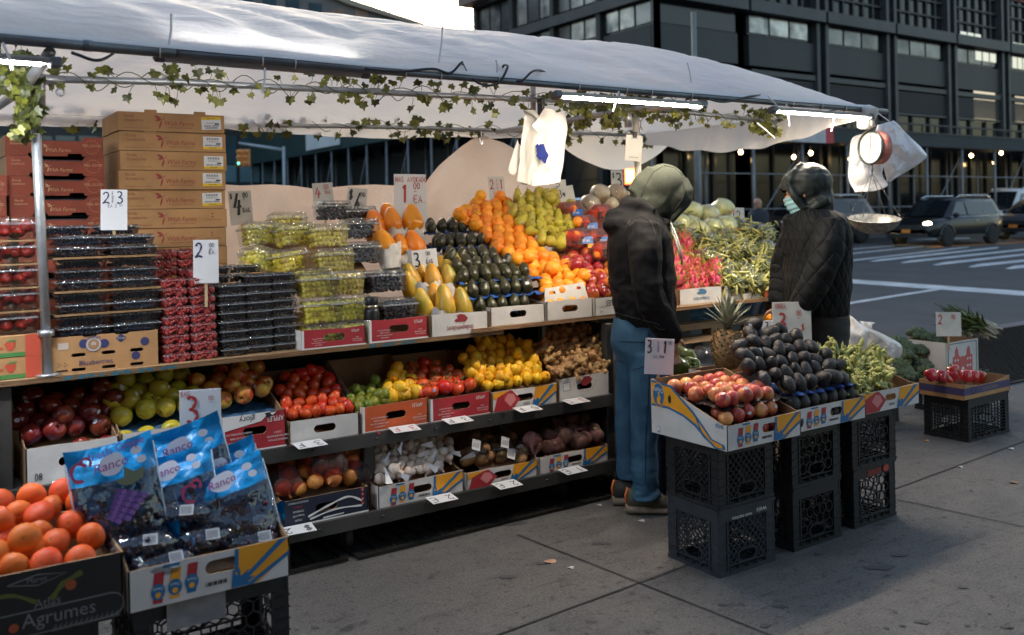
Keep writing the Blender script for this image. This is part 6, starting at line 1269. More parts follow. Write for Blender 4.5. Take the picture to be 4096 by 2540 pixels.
# ---- bottom shelf
z3 = Z3+.125; Y3 = 3.92
filler('cardboard board under the onions', [(1130, 1860), (1440, 1960)], z3, K2, Y3, .04)
heap('onion', F_ONI, 'brown skinned onion in the navy carton', 'onion', 'onions', [(1085, 1930), (1090, 1880), (1180, 1790), (1330, 1765), (1420, 1810), (1445, 1900), (1450, 1940), (1250, 1970), (1140, 1985)], z3+.015, K2+.25, Y3, .078, 'any', .16, .4, .15)
MESHR = clear_plastic('red_net', (.85, .35, .2), .02, .5, (200, .8))
for u, v, r_ in ((1295, 1850, .11), (1130, 1925, .09), (1420, 1890, .08)):
    p = atY(u, v, 4.0); q = MB(); q.lathe(sphere_prof(r_, r_*.9, 12), 22, 0, None, lambda th, t: 1+.08*math.sin(5*th+u)); q.v = [tuple(V(x)*(1+.15*noise.noise(V(x)*16))) for x in q.v]; tag(q.build('net_bag', MESHR, None, p), 'red net bag stretched over onions in the navy carton', 'net bag', 'red net bags over the onions')
filler('cardboard board under the garlic', [(1510, 1800), (1820, 1920)], z3-.01, K2, Y3, .03)
heap('garlic', F_GAR, 'white garlic bulb in the banana carton on the bottom shelf', 'garlic', 'garlic bulbs', [(1490, 1910), (1495, 1800), (1540, 1755), (1700, 1725), (1800, 1750), (1830, 1820), (1815, 1855), (1700, 1900), (1540, 1940)], z3-.005, K2+.18, Y3, .053, 'any', .16, .4, .25)
WTIE = mat('white_net_tail', (.66, .66, .68), .5, b=(60, .4)); rg = random.Random(4)
for (u, v) in ((1610, 1765), (1560, 1810), (1660, 1830), (1720, 1810), (1745, 1800), (1840, 1840), (1590, 1890), (1640, 1870), (1700, 1850), (1800, 1810), (1540, 1870), (1680, 1780)):
    p = atY(u, v, 3.915); q = MB(); d = V((rg.uniform(-1, 1), -.5, rg.uniform(-.7, .6))).normalized(); n_ = d.cross(V((0, 1, .3))).normalized(); L = rg.uniform(.05, .085)
    q.add([d*L*t+n_*w_*s_+V((0, .004*math.sin(s_*5+t*6), 0)) for t, w_ in ((0, .004), (.3, .008), (.7, .014), (1, .019)) for s_ in (-1, -.3, .4, 1)], [(i*4+j, i*4+j+1, i*4+5+j, i*4+4+j) for i in range(3) for j in range(3)], 0, True); tag(q.build('net_tail', WTIE, None, p), 'white knotted net tail on the garlic', 'net bag', 'white net tails on the garlic')
CLR = clear_plastic('clear_wrap', (.96, .96, .96), .07, .05, (28, 1.0)); CLR2 = clear_plastic('clear_bag', (.97, .98, .95), .07, .08, (40, 1.0))
filler('cardboard board under the bagged potatoes', [(1850, 1790), (2120, 1850)], z3-.03, K2, Y3, .03)
heap('potato', F_POT, 'brown potato in a clear bag on the bottom shelf', 'potato', 'bagged potatoes', [(1835, 1830), (1850, 1760), (1960, 1740), (2090, 1745), (2140, 1800), (2120, 1830), (1960, 1860), (1870, 1875)], z3-.03, K2+.1, Y3, .066, 'lie', .16, .3, .1)
def wrap(label, u, v, Y, sx, sy, sz, m=None, seed=0, group=None, name='clear_bag', cat='plastic bag', rz=-30):
    p = atY(u, v, Y); q = MB(); q.lathe(sphere_prof(1, 1, 13), 24); q.v = [tuple(V((x*sx, y*sy, z*sz))*(1+.22*noise.noise(V((x*2.2+seed, y*2.2, z*2.2)))+.09*noise.noise(V((x*6+seed, y*6, z*6))))) for x, y, z in q.v]; o = q.build(name, m or CLR, None, p, (0, 0, math.radians(rz))); return tag(o, label, cat, group)
for u, v in ((1905, 1800), (2000, 1790), (2085, 1790)): wrap('crinkled clear bag of brown potatoes', u, v, 4.0, .075, .1, .06, seed=u, group='clear bags of potatoes')
for u, v in ((1905, 1780), (2020, 1770), (2045, 1815)): p = atY(u, v, 3.895); q = MB(); F = front(0, 0, 0); q.rect(F, -.022, .022, -.028, .028, 0); [q.rect(F, -.018+.004*k, -.0165+.004*k, -.015, .012, 1, .0016) for k in range(9)]; q.tx(F, 'POTATO', 0, .017, .007, 1, 0, .8); tag(q.build('bag_label', [mat('label_grey', (.5, .5, .5), .4), BINK], None, p, (math.radians(-35), math.radians(20), math.radians(-15))), 'white barcode label on a bag of potatoes', 'label', 'barcode labels on the potato bags')
filler('cardboard board under the beets', [(2150, 1720), (2400, 1800)], z3-.02, K2, Y3, .035)
heap('beet', F_BEET, 'dusty purple beet in the carton at the right end of the bottom shelf', 'beet', 'beets', [(2090, 1850), (2130, 1760), (2220, 1670), (2320, 1655), (2390, 1710), (2420, 1760), (2400, 1785), (2180, 1830)], z3-.005, K2+.3, Y3, .08, 'any', .16, .4, .15)
# ---- counter heaps
zc = 1.065; KC = .56; YC = 3.99
filler('plywood board under the orange heap', [(1900, 850), (2280, 1130)], zc, KC, YC, .05, PLY)
heap('orange', F_OR, 'bright orange in the tall sloping heap on the counter', 'orange', 'oranges in the tall heap', [(1830, 880), (1850, 845), (1900, 815), (2030, 815), (2065, 880), (2110, 935), (2150, 985), (2220, 1020), (2270, 1060), (2340, 1120), (2335, 1170), (2290, 1185), (2200, 1200), (2160, 1190), (2160, 1120), (2040, 1060), (1970, 985), (1900, 905)], zc+.01, KC, YC, .0785, 'any', .12, .3, .12)
row('orange', F_OR, 'bright orange in the tall sloping heap on the counter', 'orange', 'oranges in the tall heap', XF(2195, 4.0), XF(2360, 4.0), 4.02, DR+.075, .079, 'any')
filler('plywood board under the pear heap', [(2070, 800), (2290, 960)], zc+.05, KC, YC, .05, PLY)
heap('pear', F_PEAR, 'yellow green pear in the heap behind the oranges', 'pear', 'pears', [(2030, 850), (2050, 805), (2110, 775), (2180, 765), (2240, 800), (2275, 860), (2300, 920), (2300, 975), (2230, 985), (2150, 960), (2100, 915), (2060, 880)], zc+.06, KC, YC, .07, 'any', .16, .3, .12)
p0, p1 = atY(2158, 1000, 4.55), atY(2330, 1030, 4.55); cut_box('white tray of paper wrapped pears behind the oranges', p0.x, p1.x+.05, 4.5, 4.7, p1.z-.02, .055, .06, hole=None, group=None, name='tray_box')
for k in range(2): p = atY(2235+k*52, 995, 4.55); q = MB(); q.lathe(sphere_prof(.045, .035, 9), 14); q.v = [tuple(V(x)*(1+.2*noise.noise(V(x)*45))) for x in q.v]; tag(q.build('wrapped_pear', mat('printed_tissue', (.6, .56, .53), .6, n=(35, .4), c2=(.6, .2, .15), lo=.6, hi=.66, b=(50, .5)), None, p), 'pear in printed white tissue in the white tray', 'pear', 'tissue wrapped pears')
filler('plywood board under the red mangoes', [(2290, 1040), (2440, 1180)], zc-.01, KC, YC, .05, PLY)
heap('mango', F_MNG, 'glossy red mango to the left of the man in black', 'mango', 'red mangoes', [(2245, 1060), (2290, 1010), (2340, 1005), (2440, 1010), (2475, 1100), (2470, 1200), (2400, 1205), (2360, 1190), (2335, 1130), (2300, 1100)], zc, KC, YC, .08, 'any', .14, .3, .12)
# citrus net bags
for k, (u, v) in enumerate(((2275, 850), (2330, 905), (2395, 860), (2300, 960), (2380, 960), (2430, 930), (2420, 1010))):
    p = atS(u, v, zc+.06, KC, YC); g = thing('citrus_bag', 'orange net bag of small citrus with a blue band behind the mangoes', 'net bag', p, 0, 'net bags of citrus')
    for j in range(6): q_ = put('mandarin', RR.choice(F_OR), g, (RR.uniform(-.07, .07), RR.uniform(-.05, .03), RR.uniform(-.03, .035)), rmat('any')); q_.scale = (.85, .85, .8)
    q = MB(); q.bbox(-.1, .1, -.075, .05, -.075, .07, .045); q.v = [tuple(V(x)*(1+.1*noise.noise(V(x)*20))) for x in q.v]; q.build('net', MESHR, g)
    q = MB(); F = fr((0, -.078, .0), RT, V((0, .3, 1))); q.rect(F, -.055, .055, -.022, .022, 0); q.tx(F, 'Citrus', 0, -.01, .022, 1, 0, .9, .003); q.art(F, [(.02, -.05), (.055, -.05), (.055, -.024), (.02, -.024)], 2); q.build('band', [mat('band_blue', (.01, .12, .42), .35), WINK, M_OR], g); g.rotation_euler = (0, 0, RR.uniform(-.4, .3))
for u, v, r_ in ((2400, 775, .075), (2465, 775, .078), (2360, 818, .078), (2435, 820, .075), (2500, 800, .075)):
    p = atY(u, v, 5.15); g = thing('wrapped_melon', 'pale round melon in clear film behind the black hood', 'melon', p, 0, 'wrapped melons'); q = MB(); q.lathe(sphere_prof(r_, r_*.9, 14), 20); q.build('fruit', M_MEL, g); q = MB(); q.lathe(sphere_prof(r_*1.04, r_*.95, 14), 20); q.v = [tuple(V(x)*(1+.04*noise.noise(V(x)*30))) for x in q.v]; q.build('film', CLR, g)
    q = MB(); q.tube([V((r_*1.06*math.cos(a), r_*1.06*math.sin(a)*.3-.02, r_*.7*math.sin(a)+.01)) for a in [math.pi+.25*j for j in range(12)]], .0025, 5); q.build('band', mat('band_dark_green', (.02, .05, .035), .4), g)
tag(cut_box('x', 3.25, 4.0, 4.95, 5.4, 1.42, .1, .12, hole=None, group=None, name='tray_box'), 'white carton carrying the wrapped melons', 'box')
# avocado tiers on blue trays
AV = ('avocado', F_AVO, 'green black avocado on the blue trays on the counter', 'avocado', 'avocados on blue trays')
for k, (u0, u1, v, Y, dd) in enumerate(((1965, 2100, 1272, 4.0, .07), (1900, 2150, 1212, 4.01, .066), (1868, 2150, 1150, 4.05, .066), (1830, 2140, 1092, 4.14, .066), (1800, 2085, 1052, 4.24, .066), (1785, 1990, 1018, 4.34, .066), (1735, 1945, 962, 4.58, .07), (1705, 1920, 905, 4.74, .07))):
    a_, c_ = atY(u0+22, v, Y), atY(u1-18, v, Y); zz = (a_.z+c_.z)/2; row(*AV, a_.x, c_.x, Y, zz, dd, 'stand', .12); 
    if k in (1, 2, 3, 6, 7, 5): row(*AV, a_.x+.03, c_.x-.02, Y+.065, zz+.006, dd, 'stand', .12)
    if k in (1, 2, 3, 5, 6, 7): tray('blue moulded tray under a row of avocados on the counter', a_.x-.04, c_.x+.045, Y-.045, Y+.2, zz-.038, TRB, .03, .009, .07, 'blue trays under the counter avocados')
filler('white carton lid behind the avocado rows', [(1700, 930), (2140, 1100)], zc-.02, KC, YC, .06, BRN)
# papayas with paper
PQ = [(1505, 905, 4.75, 1.1, 4), (1558, 870, 4.85, 1.0, -10), (1570, 885, 4.7, .95, 8), (1650, 880, 4.7, 1.1, 4), (1540, 985, 4.5, 1.08, -6), (1600, 985, 4.52, .85, 10), (1660, 985, 4.5, 1.05, 2), (1500, 945, 4.62, .9, 5)]
for u, v, Y, s, a in PQ:
    p = atY(u, v, Y); item('papaya', F_PAP, 'smooth orange papaya standing in white paper left of the avocados', 'papaya', 'orange papayas', p, RZ(RR.uniform(0, 60)) @ RY(a) @ RX(-18), s)
def paperwrap(u, v, Y, r, h, s=1, lb='white paper wrapped round the orange papayas', grp='paper wraps on orange papayas'):
    p = atY(u, v, Y); q = MB(); n = 22
    vs = []
    for j in range(6):
        for i in range(n): th = 2*math.pi*i/n; t = j/5; rr = r*(.72+.34*t)*(1+.09*math.sin(3*th+u)+.04*math.sin(8*th)); vs.append((rr*math.cos(th), rr*math.sin(th), h*(t-.5)+(.018*math.sin(2*th+u)+.008*math.sin(7*th) if j == 5 else 0)))
    q.add(vs, [(j*n+i, j*n+(i+1) % n, j*n+n+(i+1) % n, j*n+n+i) for j in range(5) for i in range(n)], 0, True); tag(q.build('paper_wrap', PAPER, None, p, (math.radians(-16), math.radians(RR.uniform(-8, 8)), 0)), lb, 'paper', grp)
for u, v, Y, r, h in ((1585, 955, 4.68, .062, .11), (1655, 955, 4.68, .062, .11), (1555, 1035, 4.46, .068, .12), (1500, 1010, 4.6, .06, .1), (1660, 1050, 4.45, .06, .09), (1610, 1050, 4.48, .055, .09), (1730, 1040, 4.5, .05, .08)): paperwrap(u, v, Y, r, h)
PM = [(1650, 1120, 4.3, 1.0, -14), (1640, 1150, 4.22, .95, -12), (1690, 1105, 4.35, .95, -4), (1735, 1125, 4.24, 1.05, 2), (1775, 1085, 4.38, .95, 4), (1798, 1105, 4.28, 1.0, 5), (1830, 1080, 4.34, 1.08, 10), (1800, 1125, 4.22, .98, 2), (1695, 1220, 4.06, .95, -10), (1745, 1200, 4.12, .95, 0), (1780, 1215, 4.03, 1.08, 3), (1850, 1225, 4.03, 1.05, -4), (1860, 1190, 4.12, .98, 14)]
for u, v, Y, s, a in PM: item('papaya', F_MAR, 'green and yellow streaked papaya in the Independent carton', 'papaya', 'streaked papayas', atY(u, v, Y), RZ(RR.uniform(0, 60)) @ RY(a) @ RX(-12), s)
for u, v, Y in ((1725, 1170, 4.16), (1790, 1180, 4.15), (1760, 1275, 4.01), (1830, 1270, 4.02), (1890, 1250, 4.06), (1690, 1175, 4.18)): paperwrap(u, v, Y, .045, .075, 1, 'white paper round a streaked papaya', 'paper wraps on streaked papayas')
# ---- packs
PLS = clear_plastic('clear_pack', (.96, .97, .97), .06, .06, (70, .5)); PLS2 = clear_plastic('clear_pack_lid', (.96, .97, .97), .11, .07, (90, .8))
PLR = clear_plastic('clear_pack_rim', (.9, .93, .95), .3, .12, (90, .8), .22)
def pack_meshes(W, D, H, berry, rb, m, seed, tab=None, top_only=False, sticks=None):
    rng = random.Random(seed); b = MB(); nb = MB()
    bot, lid = MB(), MB()
    # tray with ribbed, slightly flaring walls
    n = 56; P = []
    for i in range(n):
        t = 4*i/n; k = int(t); f = t-k; c = [(-1, -1), (1, -1), (1, 1), (-1, 1), (-1, -1)]; P.append((c[k][0]+(c[k+1][0]-c[k][0])*f, c[k][1]+(c[k+1][1]-c[k][1])*f))
    vs = []
    for z, s in ((0, .9), (H*.68, .985), (H*.7, 1.03), (H*.73, 1.03)):
        for i, (x, y) in enumerate(P): r = s*(1-(.018 if i % 2 and z < H*.69 else 0)); vs.append((x*W/2*r, y*D/2*r, z))
    bot.add(vs, [(j*n+i, j*n+(i+1) % n, j*n+n+(i+1) % n, j*n+n+i) for j in range(3) for i in range(n)]); bot.add([(x*W*.45, y*D*.45, .001) for x, y in P], [tuple(range(n))])
    lid.nr = 0; vs = []
    for z, s in ((H*.735, 1.035), (H*.755, 1.035), (H*.77, .96), (H*.97, .92), (H, .88)):
        for i, (x, y) in enumerate(P): r = s*(1-(.015 if i % 2 and H*.76 < z < H*.98 else 0)); vs.append((x*W/2*r, y*D/2*r, z))
    lid.add(vs, [(j*n+i, j*n+(i+1) % n, j*n+n+(i+1) % n, j*n+n+i) for j in range(4) for i in range(n)]); k = len(lid.v); lid.add([(x*W*.44, y*D*.44, H) for x, y in P], [tuple(range(n))])
    lid.box(-W*.1, W*.1, -D/2-.008, -D/2, H*.735, H*.75); 
    # berries against the walls and the top
    if berry == 'sphere': b.bbox(-W*.34, W*.34, -D*.3, D*.3, rb, H*.66, .006)
    if berry == 'sphere':
        zs_ = H*.86; nx, ny, nz = max(2, int(W*.88/(2*rb))), max(2, int(D*.86/(2*rb))), max(1, int(zs_/(1.85*rb)))
        for k in range(nz):
            for j in range(ny):
                for i in range(nx):
                    if not (j == 0 or k == nz-1 or i in (0, nx-1)): continue
                    z = rb+k*(zs_-2*rb)/max(1, nz-1); sc = .9+.08*z/H; b.ell((((i+.5+.5*(k % 2)*.6)/nx-.53)*W*.88*sc+rng.gauss(0, rb*.22), ((j+.5)/ny-.5)*D*.84*sc+rng.gauss(0, rb*.15), z+rng.gauss(0, rb*.2)), rb*rng.uniform(.85, 1.12), 8, 6, 0 if rng.random() < .8 else 1)
    elif berry == 'rasp':
        for _ in range(46):
            s = rng.choice((0, 0, 1, 2)); x, y, z = rng.uniform(-.43, .43)*W, rng.uniform(-.43, .43)*D, rng.uniform(.12, .8)*H
            if s == 0: y = -.42*D
            elif s == 1: x = rng.choice((-.43, .43))*W
            else: z = .82*H
            for q_ in range(4): a = q_*1.7; b.ell((x+rb*.5*math.cos(a), y+rb*.4*math.sin(a), z+rb*.4*math.sin(a*2)), rb*.62, 6, 5, q_ % 2)
    else:
        for i in range(8):
            x = (i % 4-1.5)*W*.23+rng.gauss(0, .006); y = (-.27 if i < 4 else .2)*D; z = H*.42+rng.gauss(0, .006)+(.012 if i % 2 else 0); M_ = T(x, y, z) @ RZ(rng.uniform(0, 360)) @ RX(rng.uniform(120, 240)) ; r = rb
            b.lathe(spl([(.001, -r*1.25), (r*.55, -r*.85), (r*.95, -r*.1), (r*.95, r*.4), (r*.5, r*.8), (.001, r*.75)], 2), 12, 0, M_)
            for k in range(6): a = k*1.05; b.add([(0, 0, r*.78), (r*.35*math.cos(a-.35), r*.35*math.sin(a-.35), r*.86), (r*.8*math.cos(a), r*.8*math.sin(a), r*.82), (r*.35*math.cos(a+.35), r*.35*math.sin(a+.35), r*.86)], [(0, 1, 2, 3)], 1, False, M_)
    if tab: lid.disc(top(0, -D*.1, H+.0008), 0, 0, W*.28, D*.22, 1, 16)
    for i in range(len(lid.m)): lid.m[i] = 2 if i < 2*n else lid.m[i]
    for i in range(n, 3*n): bot.m[i] = 1
    return b.mesh('berries', m), bot.mesh('tray', [PLS, PLR]), lid.mesh('lid', [PLS2, tab or STK, PLR])
def pack(name, label, cat, group, pm, p, rot=(0, 0, 0)):
    g = thing(name, label, cat, p, 0, group, rot); o = put('berries', pm[0], g); o['kind'] = 'stuff'; put('tray', pm[1], g); put('lid', pm[2], g); return g
M_BLU = [fm('blueberry_skin', (.012, .02, .045), (.03, .045, .085), (70, .4), .4), mat('blueberry_dark', (.008, .01, .022), .4)]; M_RAS = [mat('raspberry', (.2, .01, .014), .35, n=(50, .4)), mat('raspberry_light', (.3, .03, .026), .35)]; M_BLK = [mat('blackberry', (.012, .008, .014), .2, coat=.3), mat('blackberry_red', (.025, .01, .016), .25)]; M_STR = [mat('strawberry_skin', (.5, .03, .018), .3, n=(18, .4), b=(160, .6, .004), coat=.2), mat('strawberry_leaf', (.09, .14, .03), .6)]
M_GRP = [fm('green_grape_skin', (.88, .78, .09), (.9, .76, .16), (30, .3), .22, coat=.2, sss=0), mat('amber_grape', (.55, .4, .07), .25, coat=.2)]; M_GRB = [mat('black_grape', (.018, .012, .025), .25, n=(40, .5), c2=(.05, .04, .07)), mat('red_grape', (.09, .02, .03), .25)]
CARDB = mat('thin_card', (.26, .15, .065), .8, n=(30, .3))
def card(x0, x1, y0, y1, z, label, group): q = MB(); w = (x1-x0)/2; q.box(-w, w, 0, y1-y0, 0, .003); n = 12; q.add([v for i in range(n+1) for v in ((-w+2*w*i/n, -.001, .004+wob((i*.3, z, 0), 2, .003)), (-w+2*w*i/n, -.001, -.003))], [(2*i, 2*i+1, 2*i+3, 2*i+2) for i in range(n)]); tag(q.build('card_sheet', CARDB, None, ((x0+x1)/2, y0, z)), label, 'card', group)
# blueberries
PB = pack_meshes(.188, .12, .042, 'sphere', .0075, M_BLU, 1); bx0 = .556; zb_ = DKZ+.14; k = 0
for lay in range(9):
    if lay in (2, 4, 7): card(bx0-.012, bx0+.39, 3.975, 4.24, zb_, 'thin brown card between layers of blueberry packs', 'cards between the blueberry packs'); zb_ += .0045
    for col in range(2):
        for dp in range(2 if lay > 6 else 1): pack('blueberry_pack', 'clear pack of blueberries in the double stack on the blueberry carton', 'berry pack', 'blueberry packs in the double stack', PB, (bx0+.094+col*.197+R_(-.004, .004), 4.04+dp*.13+R_(-.006, .006)+.006*lay, zb_+.0005), (0, 0, R_(-.03, .03)))
    zb_ += .0428
for col in range(2): pack('blueberry_pack', 'clear pack of blueberries on top at the back of the double stack', 'berry pack', 'blueberry packs at the back of the stack', PB, (bx0+.06+col*.2, 4.24, zb_+.0), (0, 0, .02))
# raspberries, blackberries
PR = pack_meshes(.105, .1, .038, 'rasp', .0125, M_RAS, 2, mat('label_amber', (.7, .35, .04), .5)); PK = pack_meshes(.115, .1, .038, 'sphere', .0085, M_BLK, 3, mat('label_amber', (.7, .35, .04), .5))
for col in range(2):
    for lay in range(10 if col else 9): pack('raspberry_pack', 'clear pack of raspberries in the double stack beside the blueberries', 'berry pack', 'raspberry packs', PR, (1.005+col*.113+R_(-.003, .003), 4.03+.004*lay+R_(-.004, .004), DKZ+.001+lay*.0388), (0, 0, R_(-.05, .05)))
    for lay in range(12): pack('raspberry_pack', 'clear pack of raspberries at the back of the double stack', 'berry pack', 'raspberry packs at the back', PR, (.99+col*.116+R_(-.003, .003), 4.17+R_(-.004, .004), DKZ+.001+lay*.0388), (0, 0, R_(-.05, .05)))
for col in range(3):
    for lay in range((8, 9, 9)[col]): pack('blackberry_pack', 'clear pack of blackberries in the dark stacks left of the green grapes', 'berry pack', 'blackberry packs', PK, (1.245+col*.122+R_(-.004, .004), 4.03+.004*lay+R_(-.005, .005)+.012*col, DKZ+.001+lay*.0388), (R_(-.02, .02), 0, R_(-.06, .06)))
    for lay in range((10, 10, 9)[col]): pack('blackberry_pack', 'clear pack of blackberries in the back row of the dark stacks', 'berry pack', 'blackberry packs in the back row', PK, (1.23+col*.122+R_(-.004, .004), 4.17+R_(-.005, .005), DKZ+.001+lay*.0388), (0, 0, R_(-.06, .06)))
# strawberries
PS = [pack_meshes(.165, .12, .085, 'straw', .025, M_STR, 5+i) for i in range(2)]; zs_ = DKZ+.001+.166; xe = atY(150, 1100, 3.98).x
for lay in range(5):
    if lay: card(xe-.35, xe+.012, 3.965, 4.12, zs_, 'thin brown card between layers of strawberry packs', 'cards between the strawberry packs'); zs_ += .004
    for col in range(2): pack('strawberry_pack', 'clear pack of strawberries in the stack at the left edge', 'berry pack', 'strawberry packs', PS[(lay+col) % 2], (xe-.085-col*.172, 4.035, zs_), (0, 0, R_(-.03, .03)))
    zs_ += .0862
pack('strawberry_pack', 'clear pack of strawberries standing on top of the left edge stack', 'berry pack', None, PS[0], (xe-.21, 4.04, zs_+.0), (0, 0, .05))
for k in range(3): pack('strawberry_pack', 'clear pack of strawberries on the shelf below at the left edge', 'berry pack', 'strawberry packs on the lower shelf', PS[k % 2], (.245, 3.99, Z2+.14+k*.0862), (0, 0, .03))
cut_box('kraft carton under the lower strawberry packs at the left edge', .12, .325, 3.925, 4.3, Z2, .13, .13, face=KRAFT, side=KRAFT, hole=None)
# grapes
PG = [pack_meshes(.19, .125, .115, 'sphere', .0112, M_GRP, 11+i) for i in range(3)]; PD = [pack_meshes(.19, .125, .108, 'sphere', .0112, M_GRB, 21+i) for i in range(2)]
LG = ('grape_pack', 'clear pack of green grapes in the pile behind the red carton', 'grape pack', 'green grape packs'); LD = ('grape_pack', 'clear pack of black grapes right of the green grapes', 'grape pack', 'black grape packs')
def gp(L, pm, u, v, Y, rx=0, ry=0, rz=0): return pack(*L, pm, atY(u, v, Y), (math.radians(rx), math.radians(ry), math.radians(rz)))
zg = DK+.012
for k, (u, Y, z) in enumerate(((1275, 4.02, 0), (1395, 4.02, 0), (1275, 4.04, .116), (1390, 4.05, .116), (1365, 4.08, .232), (1262, 4.06, .232))): pack(*LG, PG[k % 3], (XF(u, Y), Y, zg+z-.02), (0, 0, R_(-.1, .1)))
for k, (u, v, Y, rx, ry, rz) in enumerate(((1045, 1092, 4.28, -12, 14, 20), (1155, 1092, 4.25, -8, -4, 30), (1330, 1090, 4.22, -6, 0, 0), (1310, 990, 4.38, -8, 0, -3), (1180, 985, 4.5, -8, 0, 5), (1040, 980, 4.6, -8, 0, 5), (1150, 940, 4.7, -8, 0, -4), (1230, 1170, 4.16, 0, 0, 12))): gp(LG, PG[k % 3], u, v, Y, rx, ry, rz)
for k, (u, v, Y, rx, ry, rz) in enumerate(((1580, 1280, 4.06, 0, 0, 2), (1540, 1165, 4.2, -4, 0, -4), (1480, 1280, 4.2, 0, 0, 4), (1470, 1170, 4.3, 0, 0, 8), (1440, 1050, 4.45, -4, 0, 5), (1440, 955, 4.62, -5, 0, 2), (1330, 880, 4.85, 0, 0, 0), (1430, 900, 4.85, 0, 0, 0))): gp(LD, PD[k % 2], u, v, Y, rx, ry, rz)
filler('brown cardboard riser behind the grape packs', [(1010, 950), (1480, 1050)], 1.1, .6, 4.1, .04)
p = atY(1488, 1300, 4.0); g = thing('flask', 'black metal flask with a steel neck in front of the black grapes', 'flask', (p.x, 4.0, DK+.008)); q = MB(); q.lathe([(.03, 0), (.036, .004), (.036, .135), (.031, .152)], 22); q.build('bottle', mat('flask_black', (.014, .015, .018), .35), g); q = MB(); q.lathe([(.031, .152), (.031, .166)], 22); q.build('neck', mat('flask_steel', (.5, .42, .32), .2, .9), g); q = MB(); q.lathe([(.0315, .166), (.033, .17), (.033, .2), (.03, .204), (.001, .204)], 22); q.build('cap', mat('flask_black', (0, 0, 0)), g)
# ---- right end of the counter
KD = .5; YD2 = 4.12
filler('plywood board under the dragon fruit and beans', [(2680, 900), (3110, 1140)], 1.06, KD, YD2, .06, PLY)
heap('dragon_fruit', F_DRG, 'pink dragon fruit in the blue printed Independent carton', 'dragon fruit', 'dragon fruit', [(2650, 1050), (2660, 980), (2700, 960), (2760, 1000), (2830, 1050), (2880, 1110), (2885, 1150), (2800, 1170), (2700, 1175)], 1.07, KD, YD2, .09, 'stand', .14, .3, .1)
M_BEAN = [fm('bean_green', (.27, .27, .06), (.4, .38, .11), (12, .4), .5), mat('bean_pale', (.45, .43, .15), .5), mat('bean_dark', (.14, .16, .035), .5)]
def bean_bag(u, v, dz, s, lb, loose=False):
    p = atS(u, v, 1.06+dz, KD, YD2); g = thing('bean_bag' if not loose else 'bean_heap', lb, 'green beans', p, RR.uniform(-20, 20), 'bags of green pods on the counter'); q = MB()
    for k in range(80):
        c = V((RR.gauss(0, .055), RR.gauss(0, .03)-.01, RR.gauss(0, .035))); d = V((RR.gauss(0, 1), RR.gauss(0, .5), RR.gauss(.25, .6))).normalized()*RR.uniform(.035, .055); b_ = d.orthogonal().normalized()*.006; q.tube([c-d*1.15, c-d*.3+b_, c+d*1.15], [.006, .0088, .0025], 6, RR.choice((0, 0, 1, 2)))
    o = q.build('beans', M_BEAN, g); o['kind'] = 'stuff'
    if not loose: q = MB(); q.lathe(sphere_prof(1, 1, 12), 22); q.v = [tuple(V((x*.105, y*.075, z*.085))*(1+.25*noise.noise(V((x*2+u, y*2, z*2)))+.12*noise.noise(V((x*6+u, y*6, z*6))))) for x, y, z in q.v]; q.build('film', CLR2, g)
for u, v, dz in ((2700, 880, .05), (2690, 930, .05), (2750, 960, .05), (2830, 980, .05), (2900, 960, .05), (2980, 920, .05), (3050, 940, .05), (2890, 1020, .05), (2970, 1010, .05), (3060, 1010, .05), (2830, 1040, .05), (2900, 1090, .04), (2970, 1100, .03), (3080, 1080, .03), (3040, 1070, .05), (2920, 1135, .02), (3010, 1130, .02)): bean_bag(u, v, dz, 1, 'shiny bag of green pods heaped between the two men')
for u, v in ((3080, 1120), (3120, 1040), (3110, 1110)): bean_bag(u, v, .03, 1, 'loose green beans above the bright red carton', True)
for k, (u, v) in enumerate(((2770, 850), (2890, 835), (2720, 900), (2790, 925), (2850, 915), (2905, 905), (2760, 905), (2830, 860))):
    p = atS(u, v, 1.13, KD, YD2); g = thing('wrapped_cabbage', 'pale green lettuce head in clear film between the two men', 'lettuce', p, 0, 'wrapped lettuce heads'); q = MB(); q.lathe(sphere_prof(.082, .075, 14), 20, 0, None, lambda th, t: 1+.06*math.sin(3*th+k+t*5)); q.v = [tuple(V(x)*(1+.13*noise.noise(V(x)*22)+.1*(.5-abs(noise.noise(V(x)*40))))) for x in q.v]; q.build('head', M_CAB, g); q = MB(); q.lathe(sphere_prof(.09, .083, 14), 22); q.v = [tuple(V(x)*(1+.12*noise.noise(V(x)*24+V((k, 0, 0))))) for x in q.v]; q.build('film', CLR2, g)
    if k in (1, 3, 5): q = MB(); F = fr(V((.0, -.094, .0)), RT, UP); q.tx(F, 'Foxy', 0, -.03, .02, 0, 8, 1); q.build('print', mat('red_foil', (.6, .07, .02), .4), g)
p = atS(3100, 1000, 1.1, KD, YD2); q = MB(); q.lathe(sphere_prof(.05, .045, 10), 14, 0, None, lambda th, t: 1+.1*abs(math.sin(4*th))); tag(q.build('cauliflower', mat('cream_veg', (.6, .58, .42), .6, n=(30, .3), b=(80, .6)), None, p), 'small cream cauliflower beside the quilted jacket', 'cauliflower')
